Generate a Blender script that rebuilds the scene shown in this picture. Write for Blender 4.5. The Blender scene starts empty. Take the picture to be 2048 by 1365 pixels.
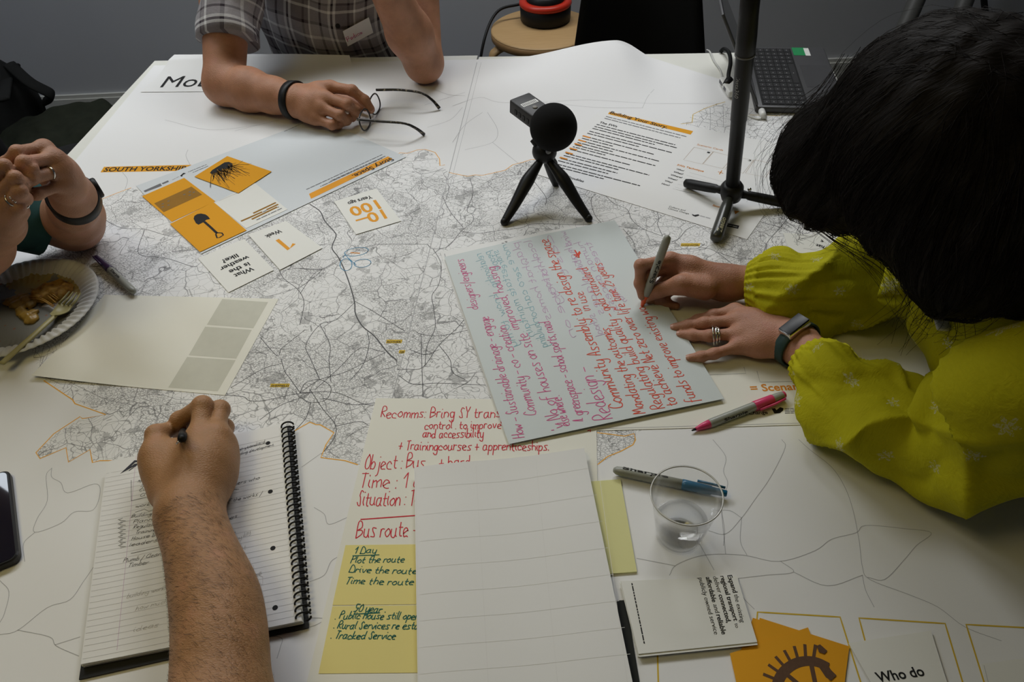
import bpy, bmesh, math, random
import numpy as np
from math import radians, sin, cos, pi, hypot
from mathutils import Vector, Matrix

SC = bpy.context.scene
COL = SC.collection
random.seed(7)

# ---------------------------------------------------------------- camera
W, H = 2048, 1365
F, PITCH, ROLL = 1571.4, radians(43.725), radians(-2.7335)
TZ = 0.74                       # table top height
CAM = np.array([0.0, 0.0, TZ + 0.79])
_c, _s, _cp, _sp = cos(ROLL), sin(ROLL), cos(PITCH), sin(PITCH)
FWD = np.array([0, _cp, -_sp]); _up = np.array([0, _sp, _cp]); _rt = np.array([1.0, 0, 0])
CX = _c * _rt + _s * _up
CY = -_s * _rt + _c * _up
cam_data = bpy.data.cameras.new('camera')
cam_data.sensor_width = 36.0
cam_data.lens = 36.0 * F / W
cam_data.clip_start = 0.02
cam = bpy.data.objects.new('camera', cam_data)
COL.objects.link(cam)
cam.matrix_world = Matrix([[CX[0], CY[0], -FWD[0], CAM[0]], [CX[1], CY[1], -FWD[1], CAM[1]],
                           [CX[2], CY[2], -FWD[2], CAM[2]], [0, 0, 0, 1]])
SC.camera = cam

# ---------------------------------------------------------------- world, lights, exposure
SC.view_settings.view_transform = 'Standard'
SC.view_settings.look = 'None'
SC.view_settings.gamma = 1.0
SC.view_settings.use_curve_mapping = False
SC.view_settings.exposure = 0.0
world = bpy.data.worlds.new('world')
SC.world = world
world.use_nodes = True
world.node_tree.nodes['Background'].inputs[0].default_value = (0.75, 0.85, 1.0, 1)
world.node_tree.nodes['Background'].inputs[1].default_value = 0.04

def area(name, loc, target, size, power, color, spread=125):
    l = bpy.data.lights.new(name, 'AREA')
    l.shape = 'RECTANGLE'; l.size = size[0]; l.size_y = size[1]
    l.energy = power; l.color = color; l.spread = radians(spread)
    o = bpy.data.objects.new(name, l)
    COL.objects.link(o)
    o.location = loc
    o.rotation_euler = (Vector(target) - Vector(loc)).to_track_quat('-Z', 'Y').to_euler()
    return o

area('ceiling_daylight_left', (-0.95, 2.25, 2.62), (-0.55, 1.45, 0.74), (1.1, 0.8), 14.5, (0.96, 0.985, 1.0))
area('ceiling_daylight_right', (0.35, 2.60, 2.62), (0.30, 1.40, 0.74), (1.1, 0.7), 17.0, (0.97, 0.985, 1.0))
area('ceiling_warm', (-0.9, 0.3, 2.62), (-0.5, 0.6, 0.74), (0.9, 0.6), 2.3, (1.0, 0.82, 0.34), 110)

# ---------------------------------------------------------------- pixel helpers (2048 x 1365 frame)
def ray(px, py):
    return CX * (px - W / 2) / F + CY * (-(py - H / 2) / F) + FWD

def P(px, py, z=0.0):
    """point seen at pixel (px,py) that lies z metres above the table top"""
    d = ray(px, py)
    return CAM + d * ((TZ + z - CAM[2]) / d[2])

def J(px, py, zmm):
    return P(px, py, zmm / 1000.0)

def PY(px, py, y):
    d = ray(px, py)
    return CAM + d * (y / d[1])

def bone(prev, px, py, length, sgn=1):
    """point on the pixel's ray at a given distance from prev (sgn +1: branch nearer the camera)"""
    d = ray(px, py); d = d / np.linalg.norm(d)
    q = np.asarray(prev) - CAM
    b = q @ d
    disc = b * b - (q @ q - length * length)
    t = b if disc <= 0 else b - sgn * math.sqrt(disc)
    return CAM + d * t

def V(*a):
    return np.array(a, float)

def unit(v):
    v = np.asarray(v, float)
    return v / (np.linalg.norm(v) + 1e-12)

# ---------------------------------------------------------------- materials
def srgb(r, g, b):
    f = lambda c: (c / 255 / 12.92) if c / 255 <= 0.04045 else ((c / 255 + 0.055) / 1.055) ** 2.4
    return (f(r), f(g), f(b), 1.0)

class NT:
    def __init__(self, name, rough=0.6, spec=0.3):
        self.m = bpy.data.materials.new(name); self.m.use_nodes = True
        self.t = self.m.node_tree; self.n = self.t.nodes; self.l = self.t.links
        self.b = self.n['Principled BSDF']
        self.b.inputs['Roughness'].default_value = rough
        self.b.inputs['Specular IOR Level'].default_value = spec
        self._tc = None
    def new(self, typ, **kw):
        nd = self.n.new(typ)
        for k, v in kw.items():
            setattr(nd, k, v)
        return nd
    def link(self, a, b):
        self.l.new(a, b)
    def obj(self):
        if not self._tc: self._tc = self.new('ShaderNodeTexCoord')
        return self._tc.outputs['Object']
    def uv(self):
        if not self._tc: self._tc = self.new('ShaderNodeTexCoord')
        return self._tc.outputs['UV']
    def val(self, sock, v):
        if hasattr(v, 'is_output') or isinstance(v, bpy.types.NodeSocket): self.link(v, sock)
        else: sock.default_value = v
    def math(self, op, a, b=0.0, c=0.0):
        nd = self.new('ShaderNodeMath', operation=op)
        self.val(nd.inputs[0], a); self.val(nd.inputs[1], b); self.val(nd.inputs[2], c)
        return nd.outputs[0]
    def noise(self, scale, detail=3.0, rough=0.55, vec=None, dist=0.0):
        nd = self.new('ShaderNodeTexNoise')
        nd.inputs['Scale'].default_value = scale; nd.inputs['Detail'].default_value = detail
        nd.inputs['Roughness'].default_value = rough; nd.inputs['Distortion'].default_value = dist
        self.link(vec if vec is not None else self.obj(), nd.inputs['Vector'])
        return nd.outputs['Fac']
    def voro(self, scale, feature='DISTANCE_TO_EDGE', vec=None, rnd=1.0):
        nd = self.new('ShaderNodeTexVoronoi', feature=feature)
        nd.inputs['Scale'].default_value = scale; nd.inputs['Randomness'].default_value = rnd
        self.link(vec if vec is not None else self.obj(), nd.inputs['Vector'])
        return nd.outputs['Distance']
    def mapping(self, vec, scale=(1, 1, 1), rot=(0, 0, 0), loc=(0, 0, 0)):
        nd = self.new('ShaderNodeMapping')
        nd.inputs['Scale'].default_value = scale; nd.inputs['Rotation'].default_value = rot; nd.inputs['Location'].default_value = loc
        self.link(vec, nd.inputs['Vector'])
        return nd.outputs[0]
    def mix(self, fac, a, b, blend='MIX'):
        nd = self.new('ShaderNodeMix', data_type='RGBA', blend_type=blend)
        self.val(nd.inputs[0], fac); self.val(nd.inputs[6], a); self.val(nd.inputs[7], b)
        return nd.outputs[2]
    def ramp(self, fac, stops, interp='LINEAR'):
        nd = self.new('ShaderNodeValToRGB'); cr = nd.color_ramp; cr.interpolation = interp
        while len(cr.elements) < len(stops): cr.elements.new(0.5)
        for e, (p, c) in zip(cr.elements, stops):
            e.position = p; e.color = c if len(c) == 4 else (*c, 1)
        self.link(fac, nd.inputs[0])
        return nd.outputs[0]
    def bump(self, h, strength=0.3, dist=0.001):
        nd = self.new('ShaderNodeBump')
        nd.inputs['Strength'].default_value = strength; nd.inputs['Distance'].default_value = dist
        self.link(h, nd.inputs['Height']); self.link(nd.outputs[0], self.b.inputs['Normal'])
    def color(self, c):
        self.val(self.b.inputs['Base Color'], c)
        return self.m

def plain(name, col, rough=0.6, spec=0.3, var=0.12, scale=30.0, metal=0.0, bump=0.0, bscale=200.0):
    t = NT(name, rough, spec)
    t.b.inputs['Metallic'].default_value = metal
    n = t.noise(scale, 3)
    dark = tuple(c * (1 - var) for c in col[:3]) + (1,)
    lite = tuple(min(1, c * (1 + var)) for c in col[:3]) + (1,)
    t.color(t.mix(n, dark, lite))
    if bump: t.bump(t.noise(bscale, 4), bump, 0.0008)
    return t.m

MAT = {}
def paper(name, col):
    t = NT(name, 0.75, 0.2)
    n = t.noise(900, 2); n2 = t.noise(6, 2)
    a = tuple(c * 0.965 for c in col[:3]) + (1,)
    t.color(t.mix(t.math('MULTIPLY_ADD', n, 0.5, t.math('MULTIPLY', n2, 0.5)), a, col))
    t.bump(n2, 0.15, 0.002)
    return t.m
MAT['paper'] = paper('paper_white', (0.80, 0.80, 0.79, 1))
MAT['paper_map'] = paper('paper_map', (0.80, 0.80, 0.80, 1))
MAT['paper_blue'] = paper('paper_bluish', (0.66, 0.695, 0.72, 1))
MAT['paper_hand'] = paper('paper_pale', (0.63, 0.68, 0.68, 1))
MAT['paper_cream'] = paper('paper_cream', (0.80, 0.79, 0.71, 1))
MAT['card'] = paper('card_white', (0.80, 0.80, 0.76, 1))
MAT['orange'] = paper('card_orange', (0.74, 0.34, 0.015, 1))
MAT['orange_dim'] = plain('print_brown_orange', (0.30, 0.15, 0.02), 0.75, 0.2)
MAT['orange_print'] = plain('print_orange', (0.78, 0.34, 0.03), 0.7, 0.2)
MAT['orange_text'] = plain('print_orange_text', (0.66, 0.24, 0.02), 0.7, 0.2)
MAT['orange_line'] = plain('print_orange_line', (0.85, 0.42, 0.05), 0.7, 0.2)
MAT['yellow_line'] = plain('print_yellow_line', (0.62, 0.42, 0.04), 0.7, 0.2)
MAT['ink'] = plain('ink_black', (0.016, 0.016, 0.017), 0.7, 0.2)
MAT['ink_grey'] = plain('ink_grey', (0.16, 0.16, 0.17), 0.7, 0.2)
MAT['ink_pale'] = plain('ink_pale', (0.42, 0.42, 0.43), 0.7, 0.2)
MAT['ink_road'] = plain('ink_road', (0.10, 0.10, 0.105), 0.7, 0.2)
MAT['ink_pen'] = plain('ink_pen', (0.03, 0.03, 0.04), 0.6, 0.2)
MAT['ink_pencil'] = plain('ink_pencil', (0.40, 0.38, 0.36), 0.6, 0.2)
MAT['ink_red'] = plain('ink_red', (0.60, 0.014, 0.035), 0.6, 0.2)
MAT['ink_scarlet'] = plain('ink_scarlet', (0.68, 0.060, 0.025), 0.6, 0.2)
MAT['ink_pink'] = plain('ink_pink', (0.62, 0.08, 0.26), 0.6, 0.2)
MAT['ink_green'] = plain('ink_green', (0.004, 0.12, 0.095), 0.6, 0.2)
MAT['ink_blue'] = plain('ink_blue', (0.04, 0.24, 0.42), 0.6, 0.2)
MAT['ghost_cyan'] = plain('ghost_cyan', (0.26, 0.48, 0.54), 0.7, 0.2)
MAT['ghost_pink'] = plain('ghost_pink', (0.56, 0.36, 0.54), 0.7, 0.2)
MAT['rule'] = plain('rule_line', (0.50, 0.50, 0.52), 0.7, 0.2)
MAT['grid'] = plain('ghost_grid', (0.735, 0.73, 0.72), 0.7, 0.2)
MAT['ghost_box'] = plain('ghost_box', (0.575, 0.57, 0.49), 0.7, 0.2, var=0.06, scale=60)
MAT['yellow'] = paper('sticky_yellow', (0.80, 0.70, 0.27, 1))
MAT['yellow_pale'] = paper('sticky_pale_yellow', (0.72, 0.70, 0.34, 1))
MAT['black'] = plain('black_plastic', (0.011, 0.011, 0.011), 0.45, 0.22)
MAT['black_matt'] = plain('black_foam', (0.010, 0.010, 0.010), 0.95, 0.1, bump=0.6, bscale=900)
MAT['black_cloth'] = plain('black_cloth', (0.012, 0.012, 0.012), 0.9, 0.15, bump=0.4, bscale=500)
MAT['dark_card'] = plain('dark_card', (0.022, 0.024, 0.022), 0.8, 0.2)
MAT['white_plastic'] = plain('white_plastic', (0.72, 0.72, 0.69), 0.35, 0.5, var=0.03)
MAT['steel'] = plain('steel', (0.55, 0.55, 0.55), 0.25, 0.5, metal=1.0)
MAT['silver'] = plain('silver', (0.75, 0.74, 0.72), 0.18, 0.5, metal=1.0)
MAT['grey_metal'] = plain('grey_metal', (0.12, 0.12, 0.115), 0.45, 0.4)

# ---------------------------------------------------------------- object helpers
WLOC = {}

def tag(o, label=None, cat=None, group=None, kind=None):
    if label: o['label'] = label
    if cat: o['category'] = cat
    if group: o['group'] = group
    if kind: o['kind'] = kind
    return o

def empty(name, loc, label, cat, group=None):
    o = bpy.data.objects.new(name, None)
    o.empty_display_size = 0.03
    COL.objects.link(o)
    o.location = [float(v) for v in loc]
    WLOC[o.name] = np.array(loc, float)
    return tag(o, label, cat, group)

class MB:
    """collects faces (world space) with material slots; build() links them as one mesh object"""
    def __init__(self):
        self.v = []; self.f = []; self.mi = []; self.mats = []; self.uv = {}; self.smooth = []
    def slot(self, m):
        if m not in self.mats: self.mats.append(m)
        return self.mats.index(m)
    def add(self, verts, faces, mat, smooth=False, uvs=None):
        o = len(self.v); s = self.slot(mat)
        self.v.extend([tuple(float(c) for c in p) for p in verts])
        for f in faces:
            self.f.append(tuple(i + o for i in f)); self.mi.append(s); self.smooth.append(smooth)
        if uvs is not None:
            for i, u in enumerate(uvs): self.uv[o + i] = u
        return o
    def build(self, name, parent=None, origin=None):
        me = bpy.data.meshes.new(name)
        if origin is None:
            if parent is not None: origin = WLOC[parent.name]
            else:
                a = np.array(self.v); origin = np.array([*(a[:, :2].min(0) + a[:, :2].max(0)) / 2, a[:, 2].min()])
        origin = np.asarray(origin, float)
        vs = np.array(self.v) - origin
        me.from_pydata([tuple(p) for p in vs], [], self.f)
        for m in self.mats: me.materials.append(MAT[m] if isinstance(m, str) else m)
        me.polygons.foreach_set('material_index', self.mi)
        me.polygons.foreach_set('use_smooth', self.smooth)
        if self.uv:
            ul = me.uv_layers.new(name='UVMap')
            li = np.zeros(len(me.loops), np.int32); me.loops.foreach_get('vertex_index', li)
            arr = np.zeros((len(self.v), 2)); 
            for k, u in self.uv.items(): arr[k] = u
            ul.data.foreach_set('uv', arr[li].ravel())
        me.update(); me.validate()
        o = bpy.data.objects.new(name, me)
        COL.objects.link(o)
        WLOC[o.name] = origin
        if parent is not None:
            o.parent = parent
            origin = origin - WLOC[parent.name]
        o.location = [float(c) for c in origin]
        return o
    # ---- shapes
    def box(self, lo, hi, mat, M=None, bevel=0.0):
        x0, y0, z0 = lo; x1, y1, z1 = hi
        if bevel <= 0:
            vs = [(x0, y0, z0), (x1, y0, z0), (x1, y1, z0), (x0, y1, z0), (x0, y0, z1), (x1, y0, z1), (x1, y1, z1), (x0, y1, z1)]
            fs = [(3, 2, 1, 0), (4, 5, 6, 7), (0, 1, 5, 4), (1, 2, 6, 5), (2, 3, 7, 6), (3, 0, 4, 7)]
            sm = False
        else:
            bm = bmesh.new()
            bmesh.ops.create_cube(bm, size=1.0)
            bmesh.ops.scale(bm, vec=(x1 - x0, y1 - y0, z1 - z0), verts=bm.verts)
            bmesh.ops.translate(bm, vec=((x0 + x1) / 2, (y0 + y1) / 2, (z0 + z1) / 2), verts=bm.verts)
            bmesh.ops.bevel(bm, geom=bm.edges[:], offset=bevel, segments=3, profile=0.5, affect='EDGES')
            bm.verts.ensure_lookup_table(); bm.verts.index_update()
            vs = [tuple(v.co) for v in bm.verts]; fs = [tuple(v.index for v in f.verts) for f in bm.faces]
            bm.free(); sm = True
        if M is not None: vs = [tuple(M @ Vector(v)) for v in vs]
        self.add(vs, fs, mat, sm)
        return self
    def tube(self, pts, rad, mat, n=12, caps=True, flat=None, uvscale=None, fn=None, closed=False):
        """swept tube: pts list of points, rad scalar or list, fn(i,s,theta)->delta radius"""
        pts = [np.asarray(p, float) for p in pts]; m = len(pts)
        rad = [rad] * m if np.isscalar(rad) else list(rad)
        tang = [unit(pts[(i + 1) % m] - pts[i - 1]) if closed else unit(pts[min(i + 1, m - 1)] - pts[max(i - 1, 0)]) for i in range(m)]
        a = V(0, 0, 1) if abs(tang[0][2]) < 0.9 else V(0, 1, 0)
        u = unit(np.cross(tang[0], a)); vs = []; uvs = []
        s = 0.0
        for i in range(m):
            t = tang[i]; u = unit(u - t * (u @ t)); w = np.cross(t, u)
            if i: s += np.linalg.norm(pts[i] - pts[i - 1])
            for k in range(n):
                th = 2 * pi * k / n
                r = rad[i] + (fn(i, s, th) if fn else 0.0)
                d = u * cos(th) + w * sin(th)
                if flat is not None: d = u * cos(th) * flat[0] + w * sin(th) * flat[1]
                vs.append(pts[i] + d * r); uvs.append((s, th))
        fs = []
        for i in range(m if closed else m - 1):
            j = (i + 1) % m
            for k in range(n):
                l = (k + 1) % n
                fs.append((i * n + k, i * n + l, j * n + l, j * n + k))
        if caps and not closed:
            fs.append(tuple(range(n - 1, -1, -1))); fs.append(tuple((m - 1) * n + k for k in range(n)))
        self.add(vs, fs, mat, True, uvs if uvscale else None)
        return self
    def lathe(self, prof, mat, base, axis=(0, 0, 1), n=24, closed=False):
        """prof: list of (r, h) along axis from base"""
        axis = unit(axis); a = V(1, 0, 0) if abs(axis[0]) < 0.9 else V(0, 1, 0)
        u = unit(np.cross(axis, a)); w = np.cross(axis, u); base = np.asarray(base, float)
        vs = []; fs = []
        for r, h in prof:
            for k in range(n):
                th = 2 * pi * k / n
                vs.append(base + axis * h + (u * cos(th) + w * sin(th)) * max(r, 1e-5))
        m = len(prof)
        for i in range(m - 1 + (1 if closed else 0)):
            j = (i + 1) % m
            for k in range(n):
                l = (k + 1) % n
                fs.append((i * n + k, i * n + l, j * n + l, j * n + k))
        if not closed:
            fs.append(tuple(range(n - 1, -1, -1))); fs.append(tuple((m - 1) * n + k for k in range(n)))
        self.add(vs, fs, mat, True)
        return self
    def ball(self, c, r, mat, nu=24, nv=14, scale=(1, 1, 1)):
        prof = [(r * sin(pi * i / nv), -r * cos(pi * i / nv)) for i in range(nv + 1)]
        o = len(self.v)
        self.lathe(prof, mat, (0, 0, 0), n=nu)
        c = np.asarray(c, float)
        for i in range(o, len(self.v)):
            q = np.array(self.v[i]) * scale + c; self.v[i] = tuple(q)
        return self

def smooth_path(pts, sub=6):
    """Catmull-Rom through 3D (or nD) points"""
    pts = [np.asarray(p, float) for p in pts]
    if len(pts) < 3: 
        return [pts[0] + (pts[-1] - pts[0]) * t for t in np.linspace(0, 1, sub + 1)]
    out = []
    ext = [2 * pts[0] - pts[1]] + pts + [2 * pts[-1] - pts[-2]]
    for i in range(1, len(ext) - 2):
        p0, p1, p2, p3 = ext[i - 1:i + 3]
        for k in range(sub):
            t = k / sub
            out.append(0.5 * ((2 * p1) + (-p0 + p2) * t + (2 * p0 - 5 * p1 + 4 * p2 - p3) * t * t + (-p0 + 3 * p1 - 3 * p2 + p3) * t ** 3))
    out.append(pts[-1])
    return out

# ---------------------------------------------------------------- flat things on the table
class Flat:
    """A sheet given by four corner pixels (top-left, top-right, bottom-right, bottom-left as it
    lies in the picture), z in mm over the table; lift(x,y) in world metres raises it."""
    def __init__(self, name, px, zmm, mat, thick=0.25, lift=None, nu=1, nv=1, world=None):
        self.name = name
        self.c = [np.asarray(p, float) for p in world] if world else [P(x, y, zmm / 1000) for x, y in px]
        self.zmm = zmm; self.mb = MB(); self.lift = lift; self.up = 0.00012
        if lift and nu == 1: nu = nv = 40
        t = thick / 1000
        n = nu + 1
        vs = []
        for k in (0, 1):
            for j in range(nv + 1):
                for i in range(nu + 1):
                    p = self.uv(i / nu, j / nv).copy()
                    if k: p[2] -= t
                    vs.append(p)
        N = (nu + 1) * (nv + 1); fs = []
        for j in range(nv):
            for i in range(nu):
                a = j * n + i
                fs.append((a + n, a + n + 1, a + 1, a)); fs.append((N + a, N + a + 1, N + a + n + 1, N + a + n))
        self.mb.add(vs, fs, mat, bool(lift)); fs = []
        for i in range(nu):
            fs.append((i, i + 1, N + i + 1, N + i)); b = nv * n + i; fs.append((b + 1, b, N + b, N + b + 1))
        for j in range(nv):
            a = j * n; fs.append((a + n, a, N + a, N + a + n)); b = j * n + nu; fs.append((b, b + n, N + b + n, N + b))
        used = sorted({i for f in fs for i in f}); ren = {v: i for i, v in enumerate(used)}
        self.mb.add([vs[i] for i in used], [tuple(ren[i] for i in f) for f in fs], mat, False)
    def uv(self, u, v):
        c = self.c
        p = (c[0] * (1 - u) + c[1] * u) * (1 - v) + (c[3] * (1 - u) + c[2] * u) * v
        if self.lift: p = p + V(0, 0, self.lift(p[0], p[1]))
        return p
    def on(self, p, dz=1.0):
        """drop a world point onto the sheet surface"""
        q = np.array(p, float)
        z = self.c[0][2]
        if self.lift:
            z += self.lift(q[0], q[1])
        q[2] = z + self.up * dz
        return q
    def px(self, x, y):
        return P(x, y, self.zmm / 1000)
    def poly(self, pix, mat, dz=1.0, world=False):
        pts = [self.on(p if world else self.px(*p), dz) for p in pix]
        a = sum(pts[i][0] * pts[(i + 1) % len(pts)][1] - pts[(i + 1) % len(pts)][0] * pts[i][1] for i in range(len(pts)))
        if a < 0: pts = pts[::-1]
        self.mb.add(pts, [tuple(range(len(pts)))], mat)
        return self
    def line(self, pix, wmm, mat, dz=1.6, world=False, smooth=0, closed=False):
        pts = [np.asarray(p, float) if world else self.px(*p) for p in pix]
        if smooth and len(pts) > 2: pts = smooth_path(pts, smooth)
        if self.lift:
            q = []
            for a, b in zip(pts[:-1], pts[1:]):
                k = max(1, int(np.linalg.norm(b - a) / 0.008)); q += [a + (b - a) * i / k for i in range(k)]
            pts = q + [pts[-1]]
        ribbon(self, pts, wmm / 1000, mat, dz)
        return self
    def build(self, label, cat, group=None):
        o = self.mb.build(self.name)
        return tag(o, label, cat, group)

def ribbon(sh, pts, w, mat, dz):
    m = len(pts)
    if m == 1 or (m == 2 and np.linalg.norm(pts[0] - pts[1]) < 1e-6):
        c = pts[0]; ring = [sh.on(c + V(cos(a) * w * .7, sin(a) * w * .7, 0), dz) for a in np.linspace(0, 2 * pi, 7)[:-1]]
        sh.mb.add(ring, [tuple(range(6))], mat); return
    vs = []
    for i in range(m):
        t = unit((pts[min(i + 1, m - 1)] - pts[max(i - 1, 0)])[:2]); nrm = V(-t[1], t[0], 0)
        e = V(t[0], t[1], 0) * (w * .4 if i == m - 1 else -w * .4 if i == 0 else 0)
        vs.append(sh.on(pts[i] + nrm * w / 2 + e, dz)); vs.append(sh.on(pts[i] - nrm * w / 2 + e, dz))
    sh.mb.add(vs, [(2 * i, 2 * i + 1, 2 * i + 3, 2 * i + 2) for i in range(m - 1)], mat)

# ---- printed lettering (Blender's own built-in font)
_tc = {}
def glyph_mesh(text, bold):
    key = (text, bold)
    if key in _tc: return _tc[key]
    cu = bpy.data.curves.new('lettering', 'FONT'); cu.body = text; cu.size = 1.0; cu.resolution_u = 3
    cu.offset = 0.022 if bold else 0.0
    o = bpy.data.objects.new('lettering', cu); COL.objects.link(o)
    bpy.context.view_layer.update()
    me = o.evaluated_get(bpy.context.evaluated_depsgraph_get()).to_mesh()
    vs = np.array([v.co[:] for v in me.vertices]) if len(me.vertices) else np.zeros((1, 3))
    fs = [tuple(p.vertices) for p in me.polygons]
    bpy.data.objects.remove(o); bpy.data.curves.remove(cu)
    _tc[key] = (vs, fs)
    return _tc[key]

def printed(sh, text, a, b, mat='ink', bold=False, hmm=None, world=False, side=1, shear=0.0, dz=1.8):
    """letters along baseline a->b (pixels); cap height hmm (mm) or natural proportions. side=-1 mirrors"""
    vs, fs = glyph_mesh(text, bold)
    A = np.asarray(a, float) if world else sh.px(*a); B = np.asarray(b, float) if world else sh.px(*b)
    d = (B - A)[:2]; Ln = np.linalg.norm(d); t = d / Ln; n = V(-t[1], t[0]) * side
    x0, x1 = vs[:, 0].min(), vs[:, 0].max(); k = Ln / (x1 - x0)
    ky = k if hmm is None else hmm / 1000 / 0.70
    out = [sh.on(V(*(A[:2] + t * ((p[0] - x0) * k + shear * p[1] * ky) + n * p[1] * ky), 0), dz) for p in vs]
    if side < 0: fs = [f[::-1] for f in fs]
    sh.mb.add(out, fs, mat)

def wordbars(sh, a, b, hmm, mat='ink_grey', fill=1.0, rnd=None):
    """a line of print too small to read: one dark dash per word"""
    rnd = rnd or random
    A = sh.px(*a); B = sh.px(*b); L = np.linalg.norm(B - A); t = (B - A) / L
    n = V(-t[1], t[0], 0) * hmm / 1000; s = 0.0
    while s < L * fill:
        w = min(rnd.uniform(1.5, 6.5) * hmm / 1000, L * fill - s)
        p = A + t * s; q = A + t * (s + w)
        sh.mb.add([sh.on(p, 1.6), sh.on(q, 1.6), sh.on(q + n, 1.6), sh.on(p + n, 1.6)], [(0, 1, 2, 3)], mat)
        s += w + 0.6 * hmm / 1000

# ---- handwriting: single-stroke letters, 'xy' digit pairs; baseline y=3, x-height 6, ascender 9
HW = {'a': '46160413334546 464453', 'b': '0903 0526453303', 'c': '452605041343', 'd': '45260504133344 494453', 'e': '04354536160504133343',
 'f': '49291711 0636', 'g': '452605133345 46412001', 'h': '0903 05264543', 'i': '060413 0808', 'j': '262100 2828', 'k': '0903 360443', 'l': '090413',
 'm': '0603 05263533 35566563', 'n': '0603 05264543', 'o': '260504234445362 6'.replace(' ', ''), 'p': '0600 0526453303', 'q': '452605042344 4640', 'r': '0603 051636',
 's': '461615343303', 't': '18142333 0636', 'u': '0604133344 464453', 'v': '062346', 'w': '0613354366', 'x': '0643 4603', 'y': '0604133345 46412001', 'z': '06460343',
 'A': '032943 0535', 'B': '0309394706 0646553403'.replace(' ', ' '), 'C': '48290704234344', 'D': '0309295653 2303'.replace(' ', ''), 'E': '49090343 0636', 'G': '482907042344 4636'.replace(' ', ' '),
 'H': '0309 4943 0646', 'I': '0903', 'L': '090343', 'M': '0309253949 4943'.replace('3949 4943', '4963'), 'N': '03094349', 'O': '290704234447 29'.replace(' ', ''), 'P': '0309394706',
 'R': '0309394706 0643', 'S': '482917263433 1304'.replace(' ', ''), 'T': '0949 2923', 'W': '0913264369', 'Y': '092649 2623', 'U': '090413334449',
 '0': '290704234447 29'.replace(' ', ''), '1': '0729 2923', '2': '08294703 43'.replace(' ', ''), '5': '49091646342303', '-': '0545', '–': '0555', '+': '2723 0545', ':': '0606 0303', '.': '0303', "'": '0908',
 '/': '0039', '?': '0829472524 2323', ',': '0302', '=': '0646 0444', '&': '4316393919 0443'.replace(' ', ''), '>': '0323 2723', '^': '042924 4424'.replace(' ', ' ')}
def parse(ch):
    s = HW.get(ch, HW.get(ch.lower(), '0343'))
    out = []
    for st in s.split():
        out.append([(int(st[i]), int(st[i + 1])) for i in range(0, len(st) - 1, 2)])
    return out

def handwrite(sh, text, a, b, hmm, wmm, mat, jit=0.35, slant=0.12, side=1, seed=None, dz=2.0, world=False):
    """marker writing along baseline a->b (pixels), hmm = x-height in mm; spans a->b exactly"""
    rnd = random.Random(seed if seed is not None else sum(map(ord, text)) * 7 + len(text))
    items = []; x = 0.0
    for ch in text:
        if ch == ' ': x += 3.4; continue
        st = parse(ch); w = max(p[0] for s in st for p in s)
        dy = rnd.uniform(-.35, .35)
        items.append([[(px + x + rnd.uniform(-jit, jit) * .5, py - 3 + dy + rnd.uniform(-jit, jit) * .6) for px, py in s] for s in st])
        x += w + 1.5 + rnd.uniform(-.3, .3)
    A = np.asarray(a, float) if world else sh.px(*a); B = np.asarray(b, float) if world else sh.px(*b)
    d = (B - A)[:2]; Ln = np.linalg.norm(d); t = d / Ln; n = V(-t[1], t[0]) * side
    kx = Ln / max(x - 1.5, 1); ky = hmm / 3000.0
    for it in items:
        for s in it:
            pts = [V(*(A[:2] + t * (p[0] * kx + slant * p[1] * ky) + n * p[1] * ky), 0) for p in s]
            if len(pts) > 2: pts = smooth_path(pts, 3)
            ribbon(sh, pts, wmm / 1000, mat, dz)
            dz += 0.004
# ================================================================ the setting
def struct(mb, name):
    return tag(mb.build(name), kind='structure')

t = NT('carpet_grey', 0.95, 0.1); n = t.noise(400, 3)
t.color(t.mix(n, (0.05, 0.05, 0.048, 1), (0.11, 0.11, 0.105, 1))); t.bump(n, 0.6, 0.003); MAT['floor'] = t.m
t = NT('wall_paint', 0.8, 0.2); n = t.noise(3, 3)
t.color(t.mix(n, (0.53, 0.545, 0.58, 1), (0.58, 0.59, 0.62, 1))); t.bump(t.noise(250, 3), 0.1, 0.001); MAT['wall'] = t.m
MAT['ceil'] = plain('ceiling_paint', (0.55, 0.55, 0.54), 0.9, 0.1, var=0.03)
MAT['trim'] = plain('trim_paint', (0.62, 0.62, 0.58), 0.5, 0.3, var=0.04)
YW = 3.08
m = MB(); m.box((-3.2, -2.6, -0.02), (3.2, YW + 0.1, 0.0), 'floor'); struct(m, 'floor')
m = MB(); m.box((-3.2, -2.6, 2.7), (3.2, YW + 0.1, 2.75), 'ceil'); struct(m, 'ceiling')
m = MB(); m.box((-3.2, YW, 0), (3.2, YW + 0.1, 2.7), 'wall'); struct(m, 'wall_back')
m = MB(); m.box((-3.3, -2.6, 0), (-3.2, YW + 0.1, 2.7), 'wall'); struct(m, 'wall_left')
m = MB(); m.box((3.2, -2.6, 0), (3.3, YW + 0.1, 2.7), 'wall'); struct(m, 'wall_right')
m = MB(); m.box((-3.2, -2.7, 0), (3.2, -2.6, 2.7), 'wall'); struct(m, 'wall_front')
m = MB(); m.box((-3.2, YW - 0.018, 0.0), (3.2, YW, 0.085), 'trim'); m.box((-3.2, YW - 0.012, 0.085), (3.2, YW, 0.10), 'trim'); struct(m, 'baseboard_back')

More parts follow.
